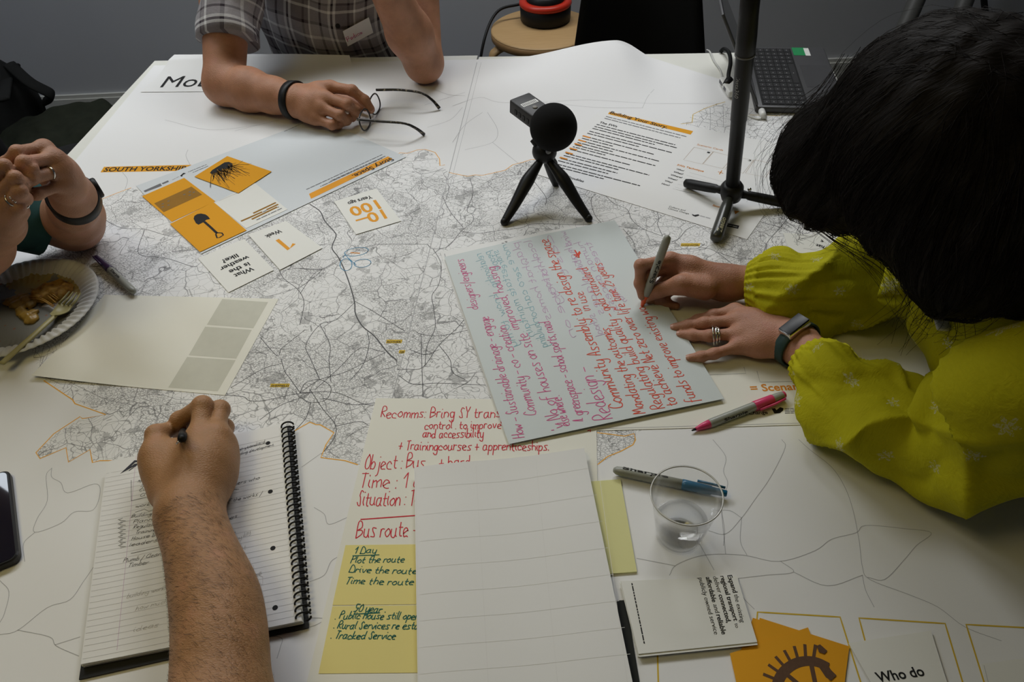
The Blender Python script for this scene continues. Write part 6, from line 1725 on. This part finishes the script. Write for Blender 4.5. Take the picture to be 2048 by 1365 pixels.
# seat and dark trousers of that person (seen beyond the table edge)
def hull(pix, fl):
    pass
ch = empty('chair', V(-1.0, 1.62, 0), 'black upholstered chair by the left table edge beyond the clasped hands', 'chair')
sc = Field([ell(V(-1.06, 1.62, 0.44), (0.25, 0.25, 0.07)), ell(V(-1.12, 1.74, 0.46), (0.22, 0.2, 0.08))], k=0.05, disp=dsp(0.006, 30, .2)); solid('seat', sc, 0.010, 'black_cloth', ch)
bk = Field([cap(V(-1.32, 1.45, 0.50), V(-1.36, 1.45, 0.80), 0.04), cap(V(-1.32, 1.85, 0.50), V(-1.36, 1.85, 0.80), 0.04), cap(V(-1.36, 1.45, 0.78), V(-1.36, 1.85, 0.78), 0.04), ell(V(-1.345, 1.65, .66), (.035, .22, .16))], k=0.04); solid('backrest', bk, 0.010, 'black_cloth', ch)
for x in (-1.24, -0.90):
    for y in (1.45, 1.80): m = MB(); m.tube([V(x, y, 0.42), V(x, y, 0.0)], 0.014, 'black', 10); m.build('leg', ch)

# ---------------------------------------------------------------- person writing in the notebook (arm from the near edge)
wr = empty('person', V(-0.30, 0.2, 0.74), 'bare forearm and hand of a person writing in the spiral notebook with a black pen', 'person')
WW = J(378, 1030, 50); M1 = J(410, 1130, 60); M2 = J(438, 1240, 66); EE = J(442, 1455, 66); SS = V(-0.40, 0.02, 1.06)
mcw = [J(398, 878, 66), J(432, 872, 62), J(447, 893, 48), J(449, 925, 32)]
ip = J(405, 812, 74)
wf = [([mcw[0], ip, J(360, 842, 52), J(352, 862, 36)], 0.0112), ([mcw[1], J(440, 820, 60), J(427, 833, 36), J(404, 848, 24)], 0.0108), ([mcw[2], J(449, 856, 38), J(436, 868, 20), J(416, 876, 16)], 0.0102), ([mcw[3], J(452, 898, 22), J(440, 902, 15), J(424, 904, 14)], 0.0092)]
wt = [J(335, 985, 42), J(313, 915, 52), J(312, 870, 58), J(346, 857, 46)]
hb, hg = hand(WW, mcw, wf, wt, 1.08, palm_r=0.0150, wr=0.028)
base = hb + chain(smooth_path([WW, M1, M2, EE], 5), list(np.interp(np.linspace(0, 1, 16), [0, .2, .4, .6, .8, 1], [0.0265, 0.0275, 0.0305, 0.0345, 0.0365, 0.0375]))) + chain([EE, EE * .5 + SS * .5, SS], [0.046, 0.050, 0.058]) + [cap(J(322, 930, 40), J(400, 960, 42), 0.019), cap(WW, J(330, 950, 44), 0.022, 0.018), cap(J(322, 910, 48), J(385, 902, 54), 0.0145)]
fw = Field(base, hg, k=0.022, kf=0.005, kr=0.010)
wbody = solid('body', fw, 0.0020, 'skin_writer', wr)
m = MB(); ax = SS - EE; hollow_sleeve(m, smooth_path([SS + ax * 0.25, SS, EE * .4 + SS * .6], 6), [0.085] * 13, 'black_cloth', 40, 0.03); m.build('sleeve', wr)
# hairs on the forearm
rr = random.Random(9); m = MB(); nh = 0
HP = []
for _ in range(2600):
    s_ = rr.uniform(0.05, 3.0); i = min(int(s_), 2); pts_ = [WW, M1, M2, EE]; c_ = pts_[i] + (pts_[i + 1] - pts_[i]) * (s_ - i); ax = unit(pts_[i + 1] - pts_[i])
    a = rr.uniform(-1.9, 1.9); sd = unit(np.cross(ax, V(0, 0, 1))); HP.append((c_, ax, sd * sin(a) + V(0, 0, 1) * cos(a), sd, s_))
C_ = np.array([h[0] for h in HP]); D_ = np.array([unit(h[2]) for h in HP]); tt = np.full(len(HP), 0.02)
for _ in range(12): tt = tt - fw(C_ + D_ * tt[:, None])
vs = []; fs = []
for k, (c_, ax, d, sd, s_) in enumerate(HP):
    d = unit(d); p = c_ + d * tt[k]; L = rr.uniform(0.005, 0.011)
    fl_d = unit(ax * rr.uniform(-1.0, 0.0) + np.cross(ax, d) * rr.uniform(0.3, 1.0)); w = np.cross(fl_d, d) * 0.00009
    p1 = p + fl_d * L * 0.5 + d * 0.0010; p2 = p + fl_d * L + d * 0.0004; o = len(vs)
    vs += [p - w, p + w, p1 - w, p1 + w, p2]; fs += [(o, o + 1, o + 3, o + 2), (o + 2, o + 3, o + 4)]
MAT['arm_hair'] = plain('arm_hair', (0.05, 0.028, 0.014), 0.5, 0.3)
m.add(vs, fs, 'arm_hair'); o = m.build('arm_hair', wbody); o['kind'] = 'stuff'
# the pen in that hand
pt, pe = J(368, 858, 12), J(364, 878, 112); pax = unit(pe - pt); pL = np.linalg.norm(pe - pt)
pt = pe - pax * 0.145 if False else pt
pr_ = empty('pen', pt, 'black clicker pen gripped upright over the notebook', 'pen')
m = MB(); m.lathe([(0.0006, 0), (0.0012, 0.003), (0.0040, 0.014), (0.0050, 0.03), (0.0052, pL * 0.7), (0.0050, pL - 0.006), (0.0036, pL - 0.005), (0.0034, pL), (0, pL)], 'black', pt, pax, 20); m.build('barrel', pr_)
m = MB(); sd = unit(J(340, 905, 100) - pe); sd = unit(sd - pax * (sd @ pax)); m.tube([pt + pax * (pL - 0.010) + sd * 0.005, pt + pax * (pL - 0.012) + sd * 0.0085, pt + pax * (pL - 0.045) + sd * 0.0075], 0.0012, 'silver', 8); m.build('clip', pr_)

# ---------------------------------------------------------------- person in the yellow blouse
wo = empty('person', V(0.66, 0.68, 0.0), 'person in a yellow blouse with long dark hair leaning over the table and writing', 'person')
t = NT('yellow_cloth', 0.8, 0.15)
sp = t.new('ShaderNodeSeparateXYZ'); t.link(t.uv(), sp.inputs[0])
u = t.math('MULTIPLY', sp.outputs[0], 1 / 0.052); v = t.math('MULTIPLY', sp.outputs[1], 1 / 0.062)
row = t.math('FLOOR', v); u2 = t.math('ADD', u, t.math('MULTIPLY', row, 0.5))
fu = t.math('SUBTRACT', t.math('FRACT', u2), 0.5); fv = t.math('SUBTRACT', t.math('FRACT', v), 0.5)
du = t.math('MULTIPLY', fu, 0.052); dv = t.math('MULTIPLY', fv, 0.062)
dist = t.math('SQRT', t.math('ADD', t.math('MULTIPLY', du, du), t.math('MULTIPLY', dv, dv)))
ang = t.math('ARCTAN2', dv, du)
pet = t.math('MULTIPLY_ADD', t.math('COSINE', t.math('MULTIPLY', ang, 6.0)), 0.0022, 0.0058)
mot = t.math('MULTIPLY', t.math('LESS_THAN', dist, pet), t.math('GREATER_THAN', t.noise(520, 3, 0.7), 0.50))
nz = t.noise(12, 3)
yb = t.mix(nz, (0.43, 0.40, 0.006, 1), (0.54, 0.49, 0.011, 1))
wv = t.noise(700, 2, vec=t.mapping(t.uv(), scale=(1, .25, 1)))
yb = t.mix(t.math('MULTIPLY', wv, 0.35), yb, (0.24, 0.23, 0.004, 1))
t.color(t.mix(t.math('MULTIPLY', mot, 0.55), yb, (0.58, 0.58, 0.46, 1))); t.bump(t.math('ADD', t.noise(55, 4, .6, dist=.6), t.math('MULTIPLY', wv, 0.25)), 0.45, 0.005); MAT['yellow_cloth'] = t.m

# writing hand
WR = J(1452, 566, 36); ERt = J(1800, 552, 58); SRt = V(0.69, 0.87, 0.985)
mcr = [J(1341, 519, 66), J(1338, 533, 52), J(1342, 552, 36), J(1352, 572, 22)]
ipx = J(1281, 531, 74); idp = J(1280, 567, 46); itp = J(1285, 592, 28)
mpx = J(1292, 553, 52); mdp = J(1290, 582, 28); mtp = J(1299, 600, 14)
rf = [([mcr[0], ipx, idp, itp], 0.0093), ([mcr[1], mpx, mdp, mtp], 0.0093), ([mcr[2], J(1308, 580, 30), J(1315, 600, 13), J(1336, 606, 9)], 0.0088), ([mcr[3], J(1325, 598, 17), J(1334, 608, 9), J(1352, 612, 8)], 0.0078)]
rt = [J(1410, 578, 44), J(1361, 570, 52), J(1319, 581, 38), J(1294, 594, 24)]
hbr, hgr = hand(WR, mcr, rf, rt, 0.96, palm_r=0.0128, wr=0.023)
# flat hand
WLf = J(1594, 684, 32); ELf = J(1868, 880, 66); SLf = V(0.69, 0.50, 0.985)
mcf = [J(1470, 622, 30), J(1474, 641, 32), J(1482, 667, 28), J(1477, 693, 20)]
lf = [([mcf[0], J(1427, 631, 24), J(1396, 641, 14), J(1372, 649, 10)], 0.0090), ([mcf[1], J(1408, 647, 22), J(1376, 652, 14), J(1350, 656, 9)], 0.0092), ([mcf[2], J(1420, 672, 21), J(1386, 671, 13), J(1362, 670, 9)], 0.0088), ([mcf[3], J(1428, 708, 16), J(1402, 714, 12), J(1380, 717, 9)], 0.0080)]
lt = [J(1556, 654, 24), J(1512, 634, 14), J(1468, 636, 10), J(1436, 640, 9)]
hbl, hgl = hand(WLf, mcf, lf, lt, 0.98, palm_r=0.0130, wr=0.025)
base = hbr + hbl + chain([WR, WR * .6 + ERt * .4, ERt], [0.0225, 0.029, 0.033]) + chain([ERt, ERt * .5 + SRt * .5, SRt], [0.034, 0.034, 0.038])
base += chain([WLf, J(1632, 724, 36), J(1702, 790, 48), ELf], [0.0245, 0.0262, 0.027, 0.029]) + chain([ELf, J(2000, 840, 140), SLf], [0.029, 0.032, 0.038])
TC = V(0.80, 0.685, 0.0)
base += [ell(TC + V(0.0, 0, 0.90), (0.11, 0.15, 0.17)), ell(TC + V(0.10, 0, 0.62), (0.13, 0.16, 0.20)), cap(SLf, SRt, 0.042), cap(V(0.66, 0.69, 1.06), V(0.56, 0.71, 1.10), 0.048)]
HC = V(0.492, 0.705, 1.10); HF = V(-0.75, 0.05, -0.66)
hp, HL3 = head_prims(HC, HF, V(-0.66, 0, 0.75), 0.90)
fwm = Field(base + hp, hgr + hgl, k=0.016, kf=0.004, kr=0.009)
wob = solid('body', fwm, 0.0019, 'skin_woman', wo)
for y in (-0.030, 0.030):
    m = MB(); m.ball(HL3(0.080, y, 0.002), 0.0115, 'white_plastic', 16, 10); e = m.build('eye', wo)
    m = MB(); m.ball(HL3(0.0885, y, 0.001), 0.005, 'ink', 10, 8); m.build('pupil', e)
for (pts, r), up in zip(lf, (V(0, 0, 1),) * 4): nail(wob, pts[3], pts[2], V(-0.15, -0.1, 1), r * 0.7 * 0.98)
nail(wob, rt[3], rt[2], V(0.1, -0.7, 0.7), 0.0112 * 0.78 * 0.96)

# blouse: bodice + two gathered sleeves in one garment
ys = Field([ell(TC + V(-0.01, 0, 0.90), (0.135, 0.18, 0.19)), ell(TC + V(0.09, 0, 0.60), (0.16, 0.19, 0.22)), cap(SLf, SRt, 0.074), ell(J(2025, 672, 150), (0.088, 0.125, 0.105)), ell(J(1985, 640, 130), (0.060, 0.075, 0.075))], k=0.06,
           disp=lambda X: 0.006 * np.sin(X[:, 2] * 40 + X[:, 1] * 34) * np.sin(X[:, 1] * 22 + X[:, 0] * 30) + 0.003 * np.sin(X[:, 1] * 80 + X[:, 2] * 20))
blouse = solid('blouse', ys, 0.006, 'yellow_cloth', wo, uvfn=lambda p: np.c_[p[:, 1] + p[:, 0] * 0.6, p[:, 2] + p[:, 0] * 0.5])
cf = MB(); cp = []
for x, y, z in ((1862, 548, 235), (1864, 575, 222), (1872, 605, 208), (1884, 640, 192), (1890, 660, 184)):
    d = unit(ray(x, y)); q = CAM + d * np.linspace(0.4, 1.2, 400)[:, None]; f = ys(q); j = int(np.argmax(f < 0.004)) if (f < 0.004).any() else int(np.argmin(f)); cp.append(q[j] - d * 0.004)
cf.tube(smooth_path(cp, 6), 0.009, plain('facing_white', (0.55, 0.55, 0.46), 0.8, 0.15), 10, flat=(1.0, 0.3)); cf.build('collar_facing', blouse)
def gathered(path, radii, seed, nring=110, n=120):
    """sleeve from the shoulder down to a gathered cuff (last point)"""
    pts = smooth_path(path, max(2, nring // (len(path) - 1))); m_ = len(pts)
    x = np.linspace(0, 1, len(path)); R = np.interp(np.linspace(0, 1, m_), x, radii)
    s = np.r_[0, np.cumsum(np.linalg.norm(np.diff(np.array(pts), axis=0), axis=1))]; tot = s[-1]
    rr = random.Random(seed); ph = [rr.uniform(0, 6.28) for _ in range(12)]
    def fn(i, ss, a):
        d = tot - s[min(i, m_ - 1)]                      # distance to the cuff end
        pl = 0.0030 * math.exp(-max(d - 0.018, 0) / 0.045) * (sin(17 * a + ph[0] + 1.5 * sin(3 * a)) + 0.6 * sin(29 * a + ph[1]))
        if d < 0.018: pl = 0.0014 * sin(23 * a + ph[0]) + 0.0016 * abs(sin(d * 520))
        big = min(d / 0.10, 1)
        f = big * (0.011 * sin(2 * a + 26 * d + ph[2]) + 0.0075 * sin(3 * a - 41 * d + ph[3]) + 0.006 * sin(a * 1 + 66 * d + ph[4]) + 0.0035 * sin(5 * a + 58 * d + ph[5]) * sin(31 * d + ph[6]))
        f += big * 0.017 * ((1 - abs(sin(13 * d + 1.4 * sin(a + ph[9]) + ph[10]))) ** 3 + 0.7 * (1 - abs(sin(21 * d - 1.1 * a + ph[11]))) ** 4 - 0.3)
        f -= big * 0.010 * max(0, sin(40 * d + 2.0 * sin(a + ph[7]) + ph[8])) ** 5
        return pl + max(f, -0.011)
    mb = MB(); hollow_sleeve(mb, pts, R, 'yellow_cloth', n, 0.012, fn, None, TZ + 0.0035)
    return mb
mL = gathered([SLf + V(0.02, 0, 0), J(2150, 750, 215), J(2005, 852, 135), J(1885, 892, 72), J(1790, 848, 58), J(1698, 798, 52), J(1655, 752, 42), J(1624, 722, 34)], [0.075, 0.076, 0.071, 0.061, 0.060, 0.060, 0.047, 0.0335], 4)
mL.build('sleeve', wo)
mR = gathered([SRt + V(0.02, 0, 0), V(0.64, 0.88, 0.90), J(1870, 552, 90), J(1800, 562, 66), J(1700, 578, 56), J(1610, 578, 52), J(1540, 573, 46), J(1497, 573, 38)], [0.075, 0.075, 0.070, 0.062, 0.060, 0.057, 0.052, 0.0335], 8)
mR.build('sleeve', wo)
# watch and rings
rg = hug(fwm, WLf + (ELf - WLf) * 0.01, unit(ELf - WLf) + V(0.0, 0.12, 0), 0.06)
MAT['watch_glass'] = plain('watch_glass', (0.008, 0.009, 0.010), 0.35, 0.3); MAT['strap_green'] = plain('strap_green', (0.022, 0.050, 0.046), 0.5, 0.3)
m = MB(); band(m, rg, 0.019, 0.0025, 'strap_green'); wt_ = m.build('fitness_watch', wo)
k0 = max(range(40), key=lambda k: rg[0][k][1] @ unit(V(-0.15, -0.30, 0.95)))
c_, d_, r_ = rg[0][k0]; ax = rg[1]; sd = unit(np.cross(ax, d_)); cc = c_ + d_ * (r_ + 0.002)
Mw = Matrix([[*ax], [*sd], [*np.cross(ax, sd)]]).transposed().to_4x4(); Mw.translation = Vector(cc)
if np.cross(ax, sd) @ d_ < 0: Mw = Matrix([[*ax], [*-sd], [*d_]]).transposed().to_4x4(); Mw.translation = Vector(cc)
m = MB(); m.box((-0.0115, -0.0195, -0.004), (0.0115, 0.0195, 0.0062), 'silver', Mw, bevel=0.003); cs = m.build('watch_case', wt_)
m = MB(); m.box((-0.0098, -0.0178, 0.0055), (0.0098, 0.0178, 0.0068), 'watch_glass', Mw, bevel=0.0006); m.build('watch_screen', cs)
fr = Field(hgl[2])
for t_, w_ in ((0.80, 0.0030), (0.90, 0.0022), (0.71, 0.0022)): rgx = ringon(wo, fr, lf[2][0][0], lf[2][0][1], t_, 'silver', w_, 0.0015)
m = MB(); cc = lf[2][0][0] + (lf[2][0][1] - lf[2][0][0]) * 0.80
for i in range(7):
    a = -1.2 + i * 0.4; d = V(0, 0, 1) * cos(a) + unit(np.cross(lf[2][0][1] - lf[2][0][0], V(0, 0, 1))) * sin(a); m.ball(cc + d * 0.0105, 0.0016, 'silver', 10, 8)
m.build('ring_stones', rgx)

# orange marker in the writing hand
na = P(1281.5, 619, 0.0046); ne = J(1337, 470, 132)
mk = marker(na, ne, 'cap_orange', 'uncapped orange marker pen in the writing hand of the person in yellow', uncapped=True)
m = MB(); ax = unit(ne - na); wraptext(m, 'Sharpie', na, ax, 0.052, 0.040, 0.0061, CAM - na + V(0.1, 0, 0), 5.5, 'ink'); m.build('printed_name', mk)

# hair: a full mass with strands combed over it and loose ends
hv = [(1896, 252, 372, (0.112, 0.116, 0.110)), (1762, 292, 322, (0.066, 0.064, 0.062)), (1660, 345, 270, (0.060, 0.055, 0.055)), (1690, 375, 258, (0.052, 0.045, 0.045)), (1885, 380, 318, (0.088, 0.062, 0.07)),
      (1965, 422, 308, (0.095, 0.080, 0.085)), (2050, 280, 345, (0.13, 0.13, 0.11)), (1910, 555, 275, (0.026, 0.026, 0.045)), (2080, 435, 320, (0.10, 0.10, 0.09)), (1640, 290, 285, (0.035, 0.04, 0.04))]
hf = Field([ell(J(x, y, z), r) for x, y, z, r in hv], k=0.05, disp=lambda X: 0.0022 * np.sin(X[:, 0] * 150 + 3 * np.sin(X[:, 1] * 30)) * np.sin(X[:, 1] * 120 + X[:, 2] * 60))
t = NT('dark_hair', 0.65, 0.12); w = t.noise(55, 3, 0.6, vec=t.mapping(t.obj(), scale=(1.0, 5.0, 1.0)))
t.color(t.mix(w, (0.0055, 0.0045, 0.0040, 1), (0.017, 0.013, 0.010, 1))); t.bump(w, 0.5, 0.003); MAT['dark_hair'] = t.m
hair = solid('hair', hf, 0.0035, 'dark_hair', wo)
rs = np.random.RandomState(3)
def grad(X):
    e = 1e-3; d0 = hf(X)
    return np.stack([(hf(X + V(*[e if i == k else 0 for k in range(3)])) - d0) / e for i in range(3)], 1)
NS, ST = 1500, 26
crown = J(1900, 190, 470)
X = J(1900, 250, 400) + rs.normal(size=(NS, 3)) * V(0.13, 0.12, 0.08)
for _ in range(8):
    d = hf(X); g = grad(X); X = X - g * (d / np.maximum((g * g).sum(1), 0.05))[:, None]
flow = np.tile(V(-0.55, -0.30, -0.78), (NS, 1)) + rs.normal(size=(NS, 3)) * 0.18
paths = [X.copy()]; lift = rs.uniform(0.0005, 0.004, NS); loose = rs.rand(NS) < 0.10
for k in range(ST):
    g = grad(X); n_ = g / (np.linalg.norm(g, axis=1)[:, None] + 1e-9)
    radial = X - crown; radial /= np.linalg.norm(radial, axis=1)[:, None]
    dirn = flow * 0.8 + radial * 0.7 + rs.normal(size=(NS, 3)) * 0.12
    tan = dirn - n_ * (dirn * n_).sum(1)[:, None]; tan /= np.linalg.norm(tan, axis=1)[:, None] + 1e-9
    st = np.where(loose, 0.009, 0.008)
    X = X + tan * st[:, None]
    d = hf(X) - lift - np.where(loose, 0.0009 * k, 0)
    X = X - n_ * np.clip(d, -0.01, 0.01)[:, None]
    paths.append(X.copy())
Pth = np.array(paths)
vs = []; fs = []
for i in range(NS):
    o = len(vs); r = 0.00038 if not loose[i] else 0.00026
    for k in range(0, ST + 1, 2):
        p = Pth[k, i]; q = Pth[min(k + 1, ST), i] - Pth[max(k - 1, 0), i]; q = unit(q); a = unit(np.cross(q, V(0.3, 0.5, 0.8))); b = np.cross(q, a); rr_ = r * (1 - 0.6 * k / ST)
        vs += [p + a * rr_, p - a * rr_ * .5 + b * rr_ * .87, p - a * rr_ * .5 - b * rr_ * .87]
    m_ = (len(vs) - o) // 3
    for k in range(m_ - 1):
        for j in range(3): l = (j + 1) % 3; fs.append((o + k * 3 + j, o + k * 3 + l, o + k * 3 + 3 + l, o + k * 3 + 3 + j))
# hand-placed loose locks along the outline
rl = random.Random(12)
locks = [([(1700, 120, 380), (1650, 200, 330), (1600, 250, 290), (1590, 285, 265)], 16, 0.010), ([(1640, 230, 300), (1585, 280, 270), (1562, 340, 250), (1580, 410, 240)], 22, 0.007),
         ([(1720, 110, 400), (1690, 160, 360), (1672, 200, 330), (1690, 240, 320)], 8, 0.006), ([(1600, 420, 245), (1680, 470, 235), (1760, 510, 225), (1812, 560, 210)], 22, 0.008),
         ([(1760, 470, 250), (1830, 540, 220), (1850, 590, 190), (1800, 640, 150)], 16, 0.010), ([(1800, 470, 260), (1850, 540, 230), (1830, 600, 200), (1815, 640, 170)], 12, 0.008),
         ([(1860, 520, 270), (1900, 580, 240), (1915, 630, 210), (1900, 650, 190)], 22, 0.010), ([(1880, 560, 250), (1850, 610, 210), (1820, 640, 180), (1800, 650, 170)], 10, 0.006),
         ([(1750, 90, 420), (1850, 58, 440), (1950, 62, 440), (2040, 90, 430)], 16, 0.006), ([(1640, 180, 340), (1605, 215, 310), (1600, 235, 300), (1625, 250, 300)], 8, 0.006)]
for pts, cnt, sprd in locks:
    for _ in range(cnt):
        jj = V(rl.gauss(0, sprd), rl.gauss(0, sprd), rl.gauss(0, sprd))
        pp = smooth_path([J(*p) + jj * (0.6 + 0.5 * i) + V(rl.gauss(0, .002), rl.gauss(0, .002), rl.gauss(0, .002)) for i, p in enumerate(pts)], 6); o = len(vs)
        for k, p in enumerate(pp):
            q = unit(pp[min(k + 1, len(pp) - 1)] - pp[max(k - 1, 0)]); a = unit(np.cross(q, V(0.3, 0.5, 0.8))); b = np.cross(q, a); rr_ = 0.00042 * (1 - 0.6 * k / len(pp))
            vs += [p + a * rr_, p - a * rr_ * .5 + b * rr_ * .87, p - a * rr_ * .5 - b * rr_ * .87]
        for k in range(len(pp) - 1):
            for j in range(3): l = (j + 1) % 3; fs.append((o + k * 3 + j, o + k * 3 + l, o + k * 3 + 3 + l, o + k * 3 + 3 + j))
m = MB(); m.add(vs, fs, 'dark_hair', True); o = m.build('hair_strands', hair); o['kind'] = 'stuff'
